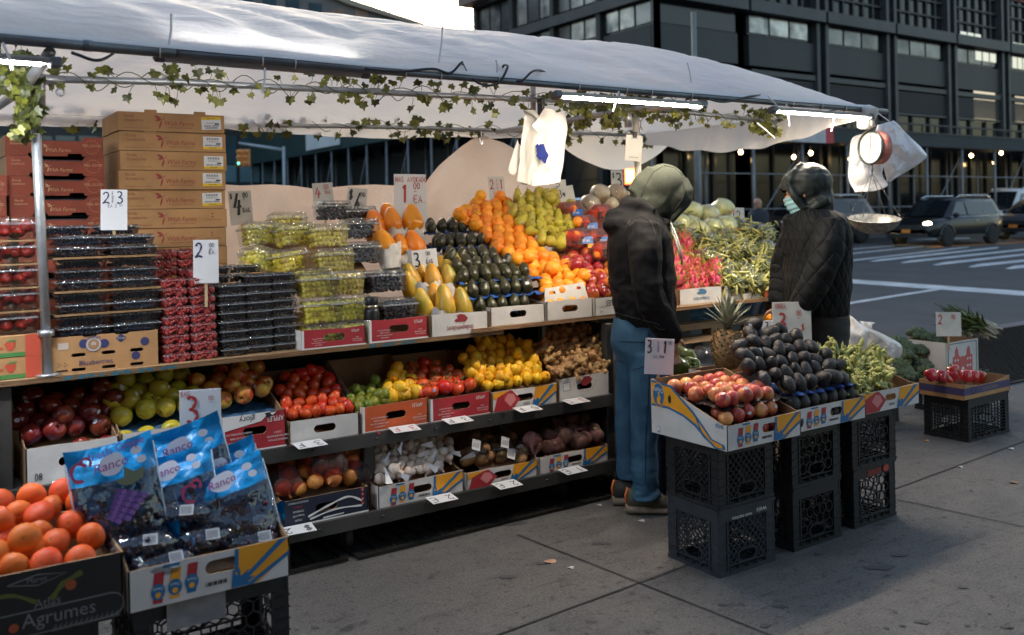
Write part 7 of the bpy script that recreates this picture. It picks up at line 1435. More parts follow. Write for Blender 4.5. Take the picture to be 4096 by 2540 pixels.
# ---- nectarines, avocados and okra in the front cartons
NL = ('nectarine', F_NEC, 'red and yellow nectarine on the black trays at the front right', 'nectarine', 'nectarines on black trays')
for k, (z, y0, n) in enumerate(((.583, 2.63, 1), (.65, 2.645, 2), (.718, 2.66, 5))):
    tray('black plastic tray of nectarines, %s of three' % ('lowest', 'middle', 'top')[k], 2.81, 3.225, y0-.012, 3.02, z, TRK, .0 if k < 2 else .06, .008, .076, 'black nectarine trays')
    for r_ in range(n): row(*NL, 2.845+.036*(r_ % 2), 3.2, y0+.022+r_*.066, z+.032+r_*.066*(.06 if k == 2 else 0), .071, 'any', .08)
HL = ('avocado', F_HAS, 'dark pebbly avocado heaped in the middle front carton', 'avocado', 'dark avocados')
for k, (z, y0, m_) in enumerate(((.61, 2.675, 0), (.68, 2.69, 1))): row(*HL, 3.3, 3.73, y0, z, .066, 'stand', .1); row(*HL, 3.33, 3.73, y0+.065, z+.005, .066, 'stand', .1)
tray('bright blue tray under the heaped dark avocados', 3.28, 3.74, 2.66, 3.0, .715, TRB, 0, .009, .07, 'blue trays under the dark avocados'); tray('bright blue tray low in the dark avocado carton', 3.28, 3.74, 2.65, 2.95, .645, TRB, 0, .008, .07, 'blue trays under the dark avocados')
filler('cardboard board under the heaped dark avocados', [(2990, 1400), (3370, 1530)], .76, .75, 2.7, .03)
heap(*HL, [(2935, 1440), (2950, 1390), (2990, 1330), (3040, 1300), (3150, 1310), (3210, 1350), (3270, 1390), (3330, 1440), (3385, 1480), (3390, 1530), (3320, 1560), (3200, 1560), (3080, 1545), (3000, 1500)], .75, .78, 2.69, .075, 'any', .14, .3, .1, .05)
filler('cardboard board under the okra', [(3270, 1430), (3560, 1580)], .66, .75, 2.7, .02)
OL = ('okra', F_OKR, 'green okra pod in the right front carton', 'okra', 'okra pods')
heap(*OL, [(3260, 1440), (3280, 1390), (3400, 1390), (3500, 1415), (3550, 1450), (3555, 1560), (3480, 1590), (3400, 1590), (3380, 1500), (3300, 1440)], .68, .78, 2.7, .03, 'any', .5, .9, .5, .15)
wrap('crinkled clear bag lying over the okra', 3510, 1500, 2.85, .07, .1, .12, CLR2, 3, None); 
# pineapple
p = atY(2910, 1390, 3.25); g = thing('pineapple', 'ripe pineapple with a grey green crown standing behind the nectarines', 'pineapple', p); q = MB(); q.lathe(spl([(.02, -.125), (.05, -.115), (.07, -.05), (.072, .02), (.06, .08), (.035, .105), (.01, .11)], 3), 26)
for k in range(130):
    f = k/130; z = -.11+.21*f; r_ = .073*math.sqrt(max(.1, 1-(z/.125)**2*.75)); th = k*2.39996; o = V((r_*math.cos(th), r_*math.sin(th), z)); d = V((math.cos(th), math.sin(th), .1)); t = V((-math.sin(th), math.cos(th), 0)); q.add([o-t*.0095, o+UP*.0095, o+t*.0095, o-UP*.0095, o+d*.0055, o+d*.012+UP*.007], [(0, 4, 1), (1, 4, 2), (2, 4, 3), (3, 4, 0), (4, 5, 1), (4, 2, 5)], 1 if k % 2 else 0)
q.build('fruit', [mat('pineapple_skin', (.19, .1, .035), .6, n=(50, .5), c2=(.1, .07, .025)), mat('pineapple_eye', (.32, .17, .08), .6, n=(60, .4))], g); q = MB()
for k in range(46):
    th = k*2.4; f = k/46; L = .08+.13*math.sin(math.pi*(.25+.5*f)); el = math.radians(35+55*f); d = V((math.cos(el)*math.cos(th), math.cos(el)*math.sin(th), math.sin(el))); t = V((-math.sin(th), math.cos(th), 0)); o = V((0, 0, .105+.03*f)); up_ = t.cross(d)*-1; vs = []
    for j in range(6): s = j/5; c = o+d*L*s+V((0, 0, -.05*s*s*math.cos(el)))*1.0; w_ = .013*(1-s)**.7+.0005; vs += [c-t*w_+up_*.003*(1-s), c, c+t*w_+up_*.003*(1-s)]
    q.add(vs, [(3*j+i, 3*j+i+1, 3*j+4+i, 3*j+3+i) for j in range(5) for i in range(2)], 0, True)
q.build('crown', mat('pineapple_leaf', (.13, .16, .1), .5, n=(30, .4), c2=(.28, .27, .2)), g); g.rotation_euler = (0, math.radians(4), 0); g.scale = (1.05, 1.05, .86)
tag(cut_box('x', 3.38, 3.66, 3.13, 3.4, .561, .17, .17, face=KRAFT, hole=None, group=None), 'low kraft carton under the pineapple', 'box')
tag(put('milk_crate', ch, None, (3.52, 3.27, 0)), 'black grid crate on the pavement behind the lattice crates', 'crate', 'crates behind the front stacks'); tag(put('milk_crate', ch, None, (3.52, 3.27, .28)), 'upper black grid crate behind the lattice crates', 'crate', 'crates behind the front stacks')
# ---- kerb side
for u, v, Y in ((3595, 1395, 4.1), (3675, 1350, 4.15), (3740, 1380, 4.15), (3660, 1420, 4.05), (3610, 1445, 4.0), (3680, 1480, 3.98), (3735, 1440, 4.05), (3570, 1470, 4.02), (3600, 1500, 3.98)): item('broccoli', F_BRO, 'dark green broccoli head by the kerb', 'broccoli', 'broccoli heads', atY(u, v, Y), RZ(RR.uniform(0, 360)) @ RX(RR.uniform(5, 35)), RR.uniform(1.05, 1.3))
for u, v in ((3725, 1505), (3765, 1512), (3810, 1508), (3865, 1510), (3895, 1512), (3815, 1490), (3920, 1515), (3785, 1525)): item('bell_pepper', F_PEP, 'glossy red pepper in the CONCOMBRES carton', 'pepper', 'red peppers in the kraft carton', atY(u, v-6, 3.46), 'any', .95)
p = atY(3900, 1345, 3.95); p.z = .605; g = thing('scallion_bunch', 'bunches of green onions lying across the tall white carton', 'green onions', p); q = MB(); r_ = MB(); sdir = (atY(4030, 1395, 3.9)-atY(3800, 1290, 3.98)).normalized()
for k in range(110):
    o = V((RR.gauss(0, .025), RR.gauss(0, .05), RR.gauss(0, .028))); d = (sdir+V((RR.gauss(0, .06), RR.gauss(0, .08), RR.gauss(0, .09)))).normalized(); L = RR.uniform(.16, .25); fan = V((RR.gauss(0, .05), RR.gauss(0, .04), RR.gauss(.01, .04)))
    q.tube([o-d*L+fan, o-d*L*.5+fan*.4, o], [.003, .0105, .008], 5, 1 if k % 3 == 0 else 0); e = o+d*RR.uniform(.09, .15); r_.tube([o, o+(e-o)*.6, e], [.006, .0055, .007], 6, 0); 
    for j in range(3): r_.tube([e, e+d*.018+V((RR.gauss(0, .008), RR.gauss(0, .008), RR.gauss(0, .008)))], .0012, 4, 1)
o = q.build('leaves', [fm('scallion_green', (.085, .13, .035), (.17, .2, .06), (20, .3), .5), mat('scallion_dark', (.05, .08, .03), .5)], g); o['kind'] = 'stuff'; o = r_.build('bulbs', [mat('scallion_white', (.5, .46, .33), .45, n=(20, .3)), mat('scallion_root', (.34, .2, .11), .8)], g); o['kind'] = 'stuff'
q = MB()
for t in (-.02, .05): q.tube([sdir*t+V((0, .06*math.cos(a), .038*math.sin(a))) for a in [.4*j for j in range(17)]], .003, 5)
q.build('band', mat('band_blue', (0, 0, 0)), g)
crumple('plastic_sack', 'tied translucent plastic sack of produce behind the okra carton', atY(3440, 1370, 3.75), ([(3385, 1268), (3368, 1300), (3340, 1340), (3325, 1400), (3360, 1440)], [(3400, 1262), (3450, 1300), (3520, 1330), (3605, 1380), (3600, 1430)]), .13, 6, cloth_film('sack_film', (.85, .87, .9), .35, .3, .2, (12, .9, .03), n=5, c2=(.62, .58, .5)))
crumple('plastic_sack', 'knotted ears of the plastic sack behind the okra carton', atY(3470, 1310, 3.7), ([(3440, 1285), (3452, 1300), (3470, 1330), (3450, 1410)], [(3500, 1290), (3480, 1302), (3490, 1330), (3520, 1420)]), .03, 2, MATS['sack_film'])
# behind the pineapple: green peppers, bags, tags, brown carton
for u, v, Y in ((2715, 1420, 3.75), (2750, 1440, 3.72), (2690, 1455, 3.7), (2760, 1470, 3.66), (2715, 1475, 3.65)): item('bell_pepper', F_GPE, 'dark green pepper behind the nectarines', 'pepper', 'dark green peppers', atY(u, v, Y), 'any', 1.35)
for u, v in ((2468, 1500), (2475, 1540), (2470, 1590), (2478, 1620), (2465, 1560)): item('bell_pepper', F_PEP, 'red pepper glimpsed between the stall end and the jeans', 'pepper', 'red peppers behind the jeans', atY(u, v, 4.15), 'any', 1.1)
wrap('crumpled clear bag beside the green peppers', 2830, 1440, 3.8, .13, .1, .08, CLR2, 7)
tag(cut_box('x', 3.6, 3.96, 4.0, 4.4, .0, .45, .45, face=KRAFT, hole=None, group=None), 'tall kraft carton standing under the right end of the counter', 'box'); tag(cut_box('x', 3.35, 3.75, 3.55, 3.95, .0, .48, .48, face=NAVY, side=NAVY, hole=None, group=None), 'dark carton under the green peppers', 'box'); tag(cut_box('x', 4.05, 4.6, 3.7, 4.1, .0, .5, .5, face=BRN, hole=None, group=None), 'brown carton behind the okra sign', 'box'); tag(cut_box('x', 3.4, 3.62, 4.05, 4.3, .1, .5, .5, face=BRN, hole=None, group=None), 'brown carton of red peppers at the stall end', 'box')
for u, v in ((3095, 1315), (3085, 1290), (3105, 1300), (3080, 1270)): item('orange', F_OR, 'orange glimpsed behind the okra sign', 'orange', 'oranges behind the okra sign', atY(u, v, 3.9), 'any', .9)
# ---- front left: mandarins and grape bags
ZM = .431+.19
ML = ('mandarin', F_MAN, 'large mandarin in the black carton at the front left', 'mandarin', 'mandarins in the black carton')
for k in range(5): row(*ML, .03+.04*(k % 2), .50, 2.815+.078*k, ZM-.022+.024*k+(.012 if k > 2 else 0), .081, 'front', .1)
for x, y, z in ((.17, 2.9, .07), (.26, 2.98, .095), (.09, 2.97, .1), (.2, 3.06, .125), (.36, 3.0, .09), (.31, 2.89, .06)): item(*ML, V((x, y, ZM+z-.025)), 'front', 1.04)
GB = mat('blue_bag_film', (.002, .27, .6), .38, n=(9, .2), b=(14, .9, .02), coat=.12, spec=.3); GBC = clear_plastic('clear_bag_front', (.8, .88, .95), .07, .06, (26, 1.0))
def bag_prints(q, F, W, H, fresh):
    q.art(F, spl([(-W*.14, H*.0), (-W*.08, H*.1), (W*.1, H*.13), (W*.15, H*.02), (W*.06, -H*.08), (-W*.08, -H*.07), (-W*.14, H*.0)], 4)[:-1], 0); q.tx(F, 'Ranco', 0, -H*.02, H*.1, 1, 4, 1, .0025, .2)
    q.ink(F, [(-W*.34+.022*math.cos(a), H*.02+.026*math.sin(a)) for a in [.5+.35*k for k in range(14)]], .009, 2); q.ink(F, [(-W*.26+.014*math.cos(a), H*.1+.014*math.sin(a)) for a in [-1+.35*k for k in range(12)]], .007, 2)
    q.disc(F, W*.3, H*.1, .016, .012, 0, 12); q.disc(F, W*.34, H*.0, .014, .011, 0, 12)
    if fresh: q.tx(F, 'fresh Grape', W*.1, H*.13, H*.085, 1, 6, 1, .0028)
def grape_bag(label, u, v, Y, W, H, ry, rx, fresh=False, seed=0):
    p = atY(u, v, Y); g = thing('grape_bag', label, 'grape bag', p, 0, 'blue bags of grapes', (math.radians(rx), math.radians(ry), math.radians(-24+seed % 3*6)))
    def sheet(q, z0, z1, puff, side, n=18, m=12):
        vs = []
        for j in range(m+1):
            t = j/m; z = z0+(z1-z0)*t
            for i in range(n+1):
                s = i/n*2-1; x = s*W/2*(1-.04*math.sin(math.pi*(z+H/2)/H)); bulge = .055*(1-s*s)**.7*max(0, 1-((z+H*.15)/(H*.52))**2)**.6*puff
                vs.append((x, side*bulge+wob((x*1.0, z, seed), 15, .02)*(1 if side < 0 else .6)+wob((x, z, seed+5), 40, .008), z+.012*s*s))
        q.add(vs, [(j*(n+1)+i, j*(n+1)+i+1, (j+1)*(n+1)+i+1, (j+1)*(n+1)+i) for j in range(m) for i in range(n)], 0, True)
    q = MB(); sheet(q, -H/2, H*.5, .9, 1); sheet(q, H*.12, H*.5, 1, -1); q.build('blue_film', GB, g); q = MB(); sheet(q, -H/2, H*.13, 1, -1); q.build('clear_window', GBC, g)
    q = MB()
    for k in range(70): q.ell((RR.uniform(-.42, .42)*W, RR.uniform(-.034, .03), RR.uniform(-.46, -.0)*H), RR.uniform(.0095, .0125), 8, 6, RR.choice((0, 0, 1)))
    o = q.build('grapes', M_GRB, g); o['kind'] = 'stuff'
    q = MB(); F = front(0, -.058, H*.26); bag_prints(q, F, W, H, fresh); q.build('print', [mat('bag_white', (.66, .68, .74), .4), mat('bag_magenta', (.3, .06, .28), .5), mat('bag_red', (.4, .04, .09), .5)], g)
    if fresh:
        q = MB(); F = front(.03, -.078, -.02)
        for k in range(34): r_ = k//6; q.disc(F, -.02-.007*r_+.013*(k % 6)*(1-.1*r_), .02-.013*r_-.006*(k % 6), .0085, .0085, k % 2, 10, .001+.0002*k)
        q.art(F, [(0, .03), (-.025, .05), (.0, .055), (.005, .085), (.03, .065), (.06, .07), (.05, .04), (.02, .03)], 2, .009); q.build('grape_drawing', [mat('grape_print', (.12, .05, .22), .5), mat('grape_print_light', (.2, .1, .33), .5), mat('leaf_print', (.14, .17, .1), .5)], g)
    
    for s_ in (-1, 1): q = MB(); q.tube([(s_*W*.5, -.01, H*.42), (s_*W*.49, -.02, 0), (s_*W*.47, -.01, -H*.4)], .0022, 5); q.build('seam', mat('seam_clear', (.5, .6, .68), .15, coat=.5), g)
    return g
grape_bag('blue grape bag standing rearmost below the BAG price sign', 745, 1885, 3.1, .29, .29, -15, -8, False, 1)
grape_bag('blue grape bag at the left with fresh Grape lettering and a grape bunch drawing', 470, 1970, 2.97, .25, .29, -10, -16, True, 2)
grape_bag('blue grape bag in the middle between the lettered bag and the right one', 700, 1985, 3.0, .27, .26, -13, -20, False, 3)
grape_bag('blue grape bag standing upright behind the right one', 890, 1950, 3.07, .27, .25, -14, -10, False, 4)
grape_bag('blue grape bag leaning at the right front of its carton', 915, 2030, 2.92, .28, .26, -14, -24, False, 5)
def lying(label, u, v, Y, seed):
    p = atY(u, v, Y); g = thing('grape_bag', label, 'grape bag', p, -24+seed*5, 'lying dark grape bags'); q = MB(); q.lathe(sphere_prof(1, 1, 11), 20); q.v = [tuple(V((x*.105, y*.075, z*.042))*(1+.14*noise.noise(V((x*2+seed, y*2, z*2)))+.06*noise.noise(V((x*6+seed, y*6, z*6))))) for x, y, z in q.v]; q.build('clear_window', GBC, g)
    q = MB(); vs = [(.104*math.cos(a)*(1+.05*math.sin(a*5+seed)), .07*math.sin(a)*(1+.08*math.sin(a*7+seed))+dy, zz+.012*math.sin(a*4+seed)) for a in [math.pi*k/18 for k in range(19)] for dy, zz in ((-.012, .048), (.006, .036), (.012, .005), (.006, -.02))]; q.add(vs, [(4*i+j, 4*i+4+j, 4*i+5+j, 4*i+1+j) for i in range(18) for j in range(3)], 0, True); q.build('blue_film', GB, g)
    q = MB()
    for k in range(55): a = RR.uniform(0, 6.28); r_ = math.sqrt(RR.random()); q.ell((.088*r_*math.cos(a), .06*r_*math.sin(a), RR.uniform(-.025, .022)), RR.uniform(.009, .012), 8, 6, RR.choice((0, 0, 1)))
    o = q.build('grapes', M_GRB, g); o['kind'] = 'stuff'; q = MB(); F = fr(V((.03, -.06, .026)), (1, 0, 0), (0, .6, .8)); q.rect(F, -.02, .02, -.018, .014, 0); [q.rect(F, -.016+.004*k, -.0145+.004*k, -.014, .01, 1, .0016) for k in range(8)]; q.build('barcode', [mat('label_grey', (.5, .5, .5), .4), BINK], g)
for k, (u, v, Y, lb) in enumerate(((720, 2050, 2.95, 'dark grape bag lying in the centre of the blue bag carton'), (1000, 2090, 2.92, 'dark grape bag lying at the right of the blue bag carton'), (560, 2170, 2.87, 'dark grape bag lying at the left front of the blue bag carton'), (800, 2150, 2.87, 'dark grape bag lying at the middle front of the blue bag carton'), (1000, 2160, 2.86, 'dark grape bag lying at the right front corner of the blue bag carton'), (640, 2245, 2.83, 'lowest dark grape bag against the front lip of the blue bag carton'))): lying(lb, u, v, Y, k)
filler('cardboard board under the blue grape bags', [(560, 2050), (1080, 2250)], .5, .3, 2.8, .02)
# ================================================================ PEOPLE
def ring(q, St, m=0, n=26, ex=2.3, A=RT, B=FW):
    "closed loft through stations (centre, half width along A, half depth along B)"
    St = spl([(*c, a, b) for c, a, b in St], 3); vs = []
    for x, y, z, a, b in St:
        for i in range(n):
            th = 2*math.pi*i/n; c, s = math.cos(th), math.sin(th); vs.append(V((x, y, z))+A*a*math.copysign(abs(c)**(2/ex), c)+B*b*math.copysign(abs(s)**(2/ex), s))
    k = len(St); fs = [(j*n+i, j*n+(i+1) % n, j*n+n+(i+1) % n, j*n+n+i) for j in range(k-1) for i in range(n)]
    q.add(vs, fs+[tuple(range(n))[::-1], tuple(range((k-1)*n, k*n))], m, True)
def fuse(name, q, m, parent, vox=.011, disp=None, sm=6, cut=None):
    "one continuous surface from overlapping volumes (voxel remesh), then cloth folds along the normals"
    o = put(name, q.mesh(name, [m]), parent); r = o.modifiers.new('r', 'REMESH'); r.mode = 'VOXEL'; r.voxel_size = vox
    s = o.modifiers.new('s', 'SMOOTH'); s.factor = .5; s.iterations = sm
    me = bpy.data.meshes.new_from_object(o.evaluated_get(bpy.context.evaluated_depsgraph_get())); o.modifiers.clear(); o.data = me; me.materials.clear(); me.materials.append(m)
    if disp:
        nn = [v.normal.copy() for v in me.vertices]
        for v, n_ in zip(me.vertices, nn): v.co += n_*disp(v.co)
    if cut:
        import bmesh
        b = bmesh.new(); b.from_mesh(me); bmesh.ops.delete(b, geom=[v for v in b.verts if cut(v.co)], context='VERTS'); b.to_mesh(me); b.free()
    me.polygons.foreach_set('use_smooth', [True]*len(me.polygons)); me.update(); return o
def ridged(p, sx, sz, seed=0): return .5-abs(noise.noise(V((p.x*sx+seed, p.y*sx, p.z*sz))))
SKIN = mat('skin', (.42, .22, .14), .5, n=(30, .15), sss=.1)
def quilt(name, c, r, fr_, depth):
    M = bpy.data.materials.new(name); M.use_nodes = True; t = M.node_tree; L = t.links.new; p = t.nodes['Principled BSDF']; p.inputs['Base Color'].default_value = (*c, 1); p.inputs['Roughness'].default_value = r; p.inputs['Specular IOR Level'].default_value = .2
    tc = N(t, 'TexCoord'); sx = N(t, 'SeparateXYZ'); L(tc.outputs['Object'], sx.inputs[0])
    def mth(op, a, b=None):
        m = N(t, 'Math', operation=op)
        for i, x in enumerate((a, b)):
            if x is None: continue
            if hasattr(x, 'links'): L(x, m.inputs[i])
            else: m.inputs[i].default_value = x
        return m.outputs[0]
    s = mth('MULTIPLY', mth('ARCTAN2', sx.outputs['X'], sx.outputs['Y']), .24); gs = []
    for sg in (.62, -.62): gs.append(mth('ABSOLUTE', mth('SINE', mth('MULTIPLY', mth('ADD', mth('MULTIPLY', s, 1.0), mth('MULTIPLY', sx.outputs['Z'], sg)), fr_))))
    h = mth('POWER', mth('MINIMUM', gs[0], gs[1]), .45)
    nz = N(t, 'TexNoise'); nz.inputs['Scale'].default_value = 22; L(tc.outputs['Object'], nz.inputs['Vector'])
    bp = N(t, 'Bump'); bp.inputs['Strength'].default_value = 1; bp.inputs['Distance'].default_value = depth; L(mth('ADD', h, mth('MULTIPLY', nz.outputs[0], .5)), bp.inputs['Height']); L(bp.outputs[0], p.inputs['Normal']); return M
def head(q, c, fwd, s=1.0):
    "head with brow, nose, mouth, chin and ears; fwd is the way the face looks"
    side = fwd.cross(UP).normalized(); u = side.cross(fwd).normalized()
    P = lambda a, b_, z: c+fwd*a*s+side*b_*s+u*z*s
    q.ell(P(-.01, 0, .035), (.085*s, .085*s, .09*s), 18, 12); q.ell(P(.03, 0, -.04), (.06*s, .06*s, .07*s), 16, 10); q.tube([P(-.02, 0, -.05), P(-.035, 0, -.13), P(-.05, 0, -.2)], .056*s, 14)
    q.tube([P(.083, 0, .02), P(.1, 0, -.012), P(.09, 0, -.025)], [.008*s, .013*s, .012*s], 8); q.ell(P(.078, 0, -.055), (.02*s, .02*s, .009*s), 10, 6); q.ell(P(.07, 0, -.095), (.022*s, .022*s, .02*s), 10, 6)
    for k in (-1, 1): q.ell(P(.07, .032*k, .03), (.018*s, .018*s, .01*s), 8, 6); q.ell(P(-.01, .085*k, -.0), (.02*s, .012*s, .03*s), 8, 6)
def hand(q, w, d, side):
    "palm, four bent fingers and a thumb, from the wrist w along d"
    d = d.normalized(); s = side.normalized(); n = d.cross(s); q.tube([w, w+d*.03, w+d*.085], [.026, .036, .034], 10)
    for i, L in enumerate((.07, .08, .075, .058)):
        o = w+d*.085+s*(.027-.018*i); q.tube([o, o+d*L*.45, o+d*L*.75+n*.012, o+d*L*.95+n*.028], [.0095, .009, .008, .0065], 8)
    o = w+d*.025+s*.034; q.tube([o, o+(d*.7+s).normalized()*.035, o+(d*1.1+s*.9).normalized()*.065], [.0115, .0105, .008], 8)
def rel(f): return f
# ---- man in black jacket, olive hood and jeans
D1 = 4.78
def A1(u, v, lat=0): return atD(u, v, D1)+(-FW)*lat
ctr = A1(2560, 2050); ctr.z = 0
g = thing('person', 'person in an olive hood, black jacket and blue jeans bending over the mangoes', 'person', ctr)
def off(q): q.v = [tuple(V(x)-ctr) for x in q.v]; return q
px1 = D1/FPX
f1 = (RT*.72+FW*.25+UP*-.62).normalized(); hc = A1(2672, 775)
q = MB(); head(q, hc, f1, 1.0); ring(q, [(A1(2575, 860), .08, .13), (A1(2560, 940), .13, .19), (A1(2572, 1150), .13, .16), (A1(2570, 1330), .13, .16), (A1(2565, 1420), .11, .15)])
q.tube([A1(2600, 850), A1(2645, 800)], .055, 12)
for s_, (pa, pk, ph) in ((1, ((2562, 1960), (2572, 1660), (2570, 1420))), (-1, ((2520, 1935), (2520, 1650), (2556, 1420)))): q.tube([A1(*ph, s_*.09), A1(*pk, s_*.09), A1(*pa, s_*.09)], [.075, .05, .035], 10)
hand(q, A1(2648, 1318, .2), A1(2668, 1400, .17)-A1(2648, 1318, .2), RT); hand(q, A1(2660, 1310, -.2), A1(2680, 1390, -.17)-A1(2660, 1310, -.2), RT)
q.tube([A1(2560, 930, .2), A1(2562, 1160, .26), A1(2648, 1318, .2)], [.045, .04, .028], 10); q.tube([A1(2570, 930, -.2), A1(2600, 1150, -.26), A1(2660, 1310, -.2)], [.045, .04, .028], 10)
fuse('body', off(q), SKIN, g, .009, None, 2)
JK = mat('black_jacket_cloth', (.008, .008, .009), .8, n=(60, .3), b=(90, .25, .004), spec=.15)
q = MB(); ring(q, [(A1(2566, 812), .06, .1), (A1(2552, 850), .115, .17), (A1(2556, 910), .152, .225), (A1(2560, 1000), .175, .215), (A1(2566, 1100), .178, .2), (A1(2574, 1200), .168, .195), (A1(2582, 1270), .153, .19), (A1(2586, 1300), .14, .18)])
q.tube([A1(2556, 900, .19), A1(2552, 1000, .25), A1(2556, 1140, .275), A1(2572, 1190, .27), A1(2620, 1270, .23), A1(2656, 1325, .19), A1(2664, 1345, .175)], [.085, .09, .083, .082, .075, .066, .05], 14)
q.tube([A1(2575, 900, -.19), A1(2595, 1140, -.26), A1(2650, 1270, -.23), A1(2672, 1325, -.19)], [.085, .08, .072, .06], 12)
q.tube([A1(2475, 905, -.12), A1(2448, 900, -.04), A1(2445, 898, .05), A1(2475, 895, .13)], [.04, .055, .055, .04], 12); q.tube([A1(2560, 795, -.1), A1(2512, 815, -.05), A1(2505, 822, .04), A1(2550, 820, .13), A1(2600, 850, .14)], [.035, .05, .052, .042, .03], 12); q.ell(A1(2480, 860, .02), (.075, .11, .05), 16, 10)
q.tube([A1(2650, 880, .1), A1(2672, 905, .02), A1(2660, 880, -.1)], .03, 10)
fuse('jacket', off(q), JK, g, .009, lambda p: .014*ridged(p, 8, 5, 3)+.006*noise.noise(p*14)+.01*ridged(p, 14, 20, 7)*(1 if p.z < 1.2 else .4)-.012, 3)
JE = mat('blue_denim', (.014, .06, .115), .85, n=(7, .4), c2=(.03, .095, .16), b=(320, .35, .002), lo=.4, hi=.62)
q = MB(); ring(q, [(A1(2566, 1262), .145, .165), (A1(2562, 1330), .158, .175), (A1(2566, 1390), .158, .18), (A1(2575, 1440), .135, .175)])
q.tube([A1(2576, 1400, .09), A1(2582, 1470, .095), A1(2578, 1560, .095), A1(2572, 1650, .09), A1(2568, 1740, .09), A1(2568, 1850, .09), A1(2572, 1930, .09), A1(2576, 1972, .09)], [.105, .104, .092, .082, .072, .069, .068, .074], 16)
q.tube([A1(2560, 1400, -.09), A1(2552, 1480, -.09), A1(2532, 1600, -.09), A1(2522, 1700, -.09), A1(2520, 1850, -.09), A1(2527, 1935, -.09)], [.115, .112, .088, .075, .066, .066], 16)
o = fuse('jeans', off(q), JE, g, .0085, lambda p: .009*ridged(V((p.x+p.z*.5, p.y, p.z-p.x*.6)), 7, 9, 1)*(1 if p.z < .62 else .7)+.009*ridged(p, 10, 34, 5)*max(0, 1-abs(p.z-.08)/.22)*1.6+.005*noise.noise(p*11)-.007, 2)
def seam(o, P, r, name, m, ring_=False):
    "a sewn seam: tube laid on the surface along the given points"
    L_ = []
    for a, b_ in zip(P, P[1:]):
        for t in range(8):
            hit, co, no, _ = o.ray_cast(CP-ctr, ray(a[0]+(b_[0]-a[0])*t/8, a[1]+(b_[1]-a[1])*t/8).normalized())
            if hit: L_.append(co+no*r*.3)
    if len(L_) > 2: q = MB(); q.tube(L_, r, 5); q.build(name, m, g)
DSM = mat('denim_seam', (.012, .04, .075), .85); BSM = mat('black_seam', (.004, .004, .005), .7)
seam(o, [(2592, 1330), (2598, 1450), (2592, 1600), (2582, 1750), (2580, 1900), (2584, 1945)], .0028, 'side_seam', DSM)
jk_ = [x for x in bpy.data.objects if x.parent == g and x.name.startswith('jacket')][0]
seam(jk_, [(2500, 925), (2520, 880), (2565, 862), (2605, 890), (2625, 950)], .0028, 'shoulder_seam', BSM)
seam(jk_, [(2450, 1245), (2500, 1262), (2560, 1278), (2612, 1290), (2640, 1300)], .0035, 'hem_seam', BSM)
seam(jk_, [(2612, 1302), (2640, 1318), (2662, 1318)], .0032, 'cuff_seam', BSM)
q = MB(); F = fr(A1(2528, 1395, .215)-ctr, RT+FW*.35, UP); 
pk = [(-.072, .06), (.062, .058), (.062, -.05), (.0, -.085), (-.068, -.055)]
for a_, b_ in zip(pk, pk[1:]+pk[:1]):
    P3 = []
    for t in range(9):
        w_ = F @ V((a_[0]+(b_[0]-a_[0])*t/8, a_[1]+(b_[1]-a_[1])*t/8, .12)); hit, co, no, _ = o.ray_cast(w_, -(F.to_3x3() @ V((0, 0, 1))))
        if hit: P3.append(co+no*.001)
    if len(P3) > 2: q.tube(P3, .0026, 5)
q.build('back_pocket', mat('denim_seam', (.02, .06, .1), .8), g)
SHO = mat('shoe_black', (.022, .02, .018), .7, n=(40, .3)); SOL = mat('shoe_sole', (.2, .155, .11), .75, n=(30, .4)); OLV = mat('shoe_olive', (.07, .065, .045), .75, n=(40, .3)); ORL = mat('shoe_orange', (.6, .15, .03), .6)
d1 = (RT*.93+FW*-.05); d1.z = 0; d1.normalize(); sd1 = d1.cross(UP)
def shoe(p, big):
    r = thing('shoe', '', '', p-ctr); del r['label'], r['category']; r.parent = g; q = MB()
    def sec(a, w, z0, z1, n=14): return [d1*a+sd1*w*math.cos(t)+UP*(z0+(z1-z0)*.5*(1+math.sin(t))) for t in [2*math.pi*i/n for i in range(n)]]
    S_ = [(-.075, .012, .03, .07), (-.068, .034, .028, .125), (-.03, .042, .028, .135), (.02, .044, .028, .13), (.07, .047, .028, .105), (.13, .05, .028, .085), (.18, .045, .028, .07), (.205, .02, .03, .05)]; n = 14
    vs = [x for s_ in S_ for x in sec(*s_)]; q.add(vs, [(j*n+i, j*n+(i+1) % n, j*n+n+(i+1) % n, j*n+n+i) for j in range(7) for i in range(n)]+[tuple(range(n))[::-1], tuple(range(7*n, 8*n))], 0, True); q.build('upper', SHO if not big else OLV, r)
    q = MB(); S2 = [(-.085, .012, .004, .045), (-.075, .038, .0, .05), (-.03, .047, .0, .048), (.05, .049, .0, .042), (.13, .055, .0, .042), (.19, .048, .004, .04), (.22, .016, .012, .036)]
    vs = [x for s_ in S2 for x in sec(*s_)]; q.add(vs, [(j*n+i, j*n+(i+1) % n, j*n+n+(i+1) % n, j*n+n+i) for j in range(6) for i in range(n)]+[tuple(range(n))[::-1], tuple(range(6*n, 7*n))], 0, True); q.build('sole', SOL, r)
    q = MB(); q.tube([d1*-.078+UP*.05, d1*-.082+UP*.09, d1*-.07+UP*.13], .007, 6); q.build('heel_tab', ORL, r)
    q = MB()
    for k in range(5): a = .02+.024*k; q.tube([d1*a+sd1*-.034+UP*(.118-.008*k), d1*(a+.008)+UP*(.138-.011*k), d1*a+sd1*.034+UP*(.118-.008*k)], .003, 5)
    q.build('laces', SHO, r)
s0 = atZ(2568, 2052, 0); shoe(s0, True); s1_ = atZ(2512, 2018, 0); shoe(s1_, False)
HOOD = mat('olive_fleece', (.026, .032, .022), .95, n=(70, .25), b=(160, .4, .003)); hd = (RT*.62+UP*-.45+FW*.5).normalized()
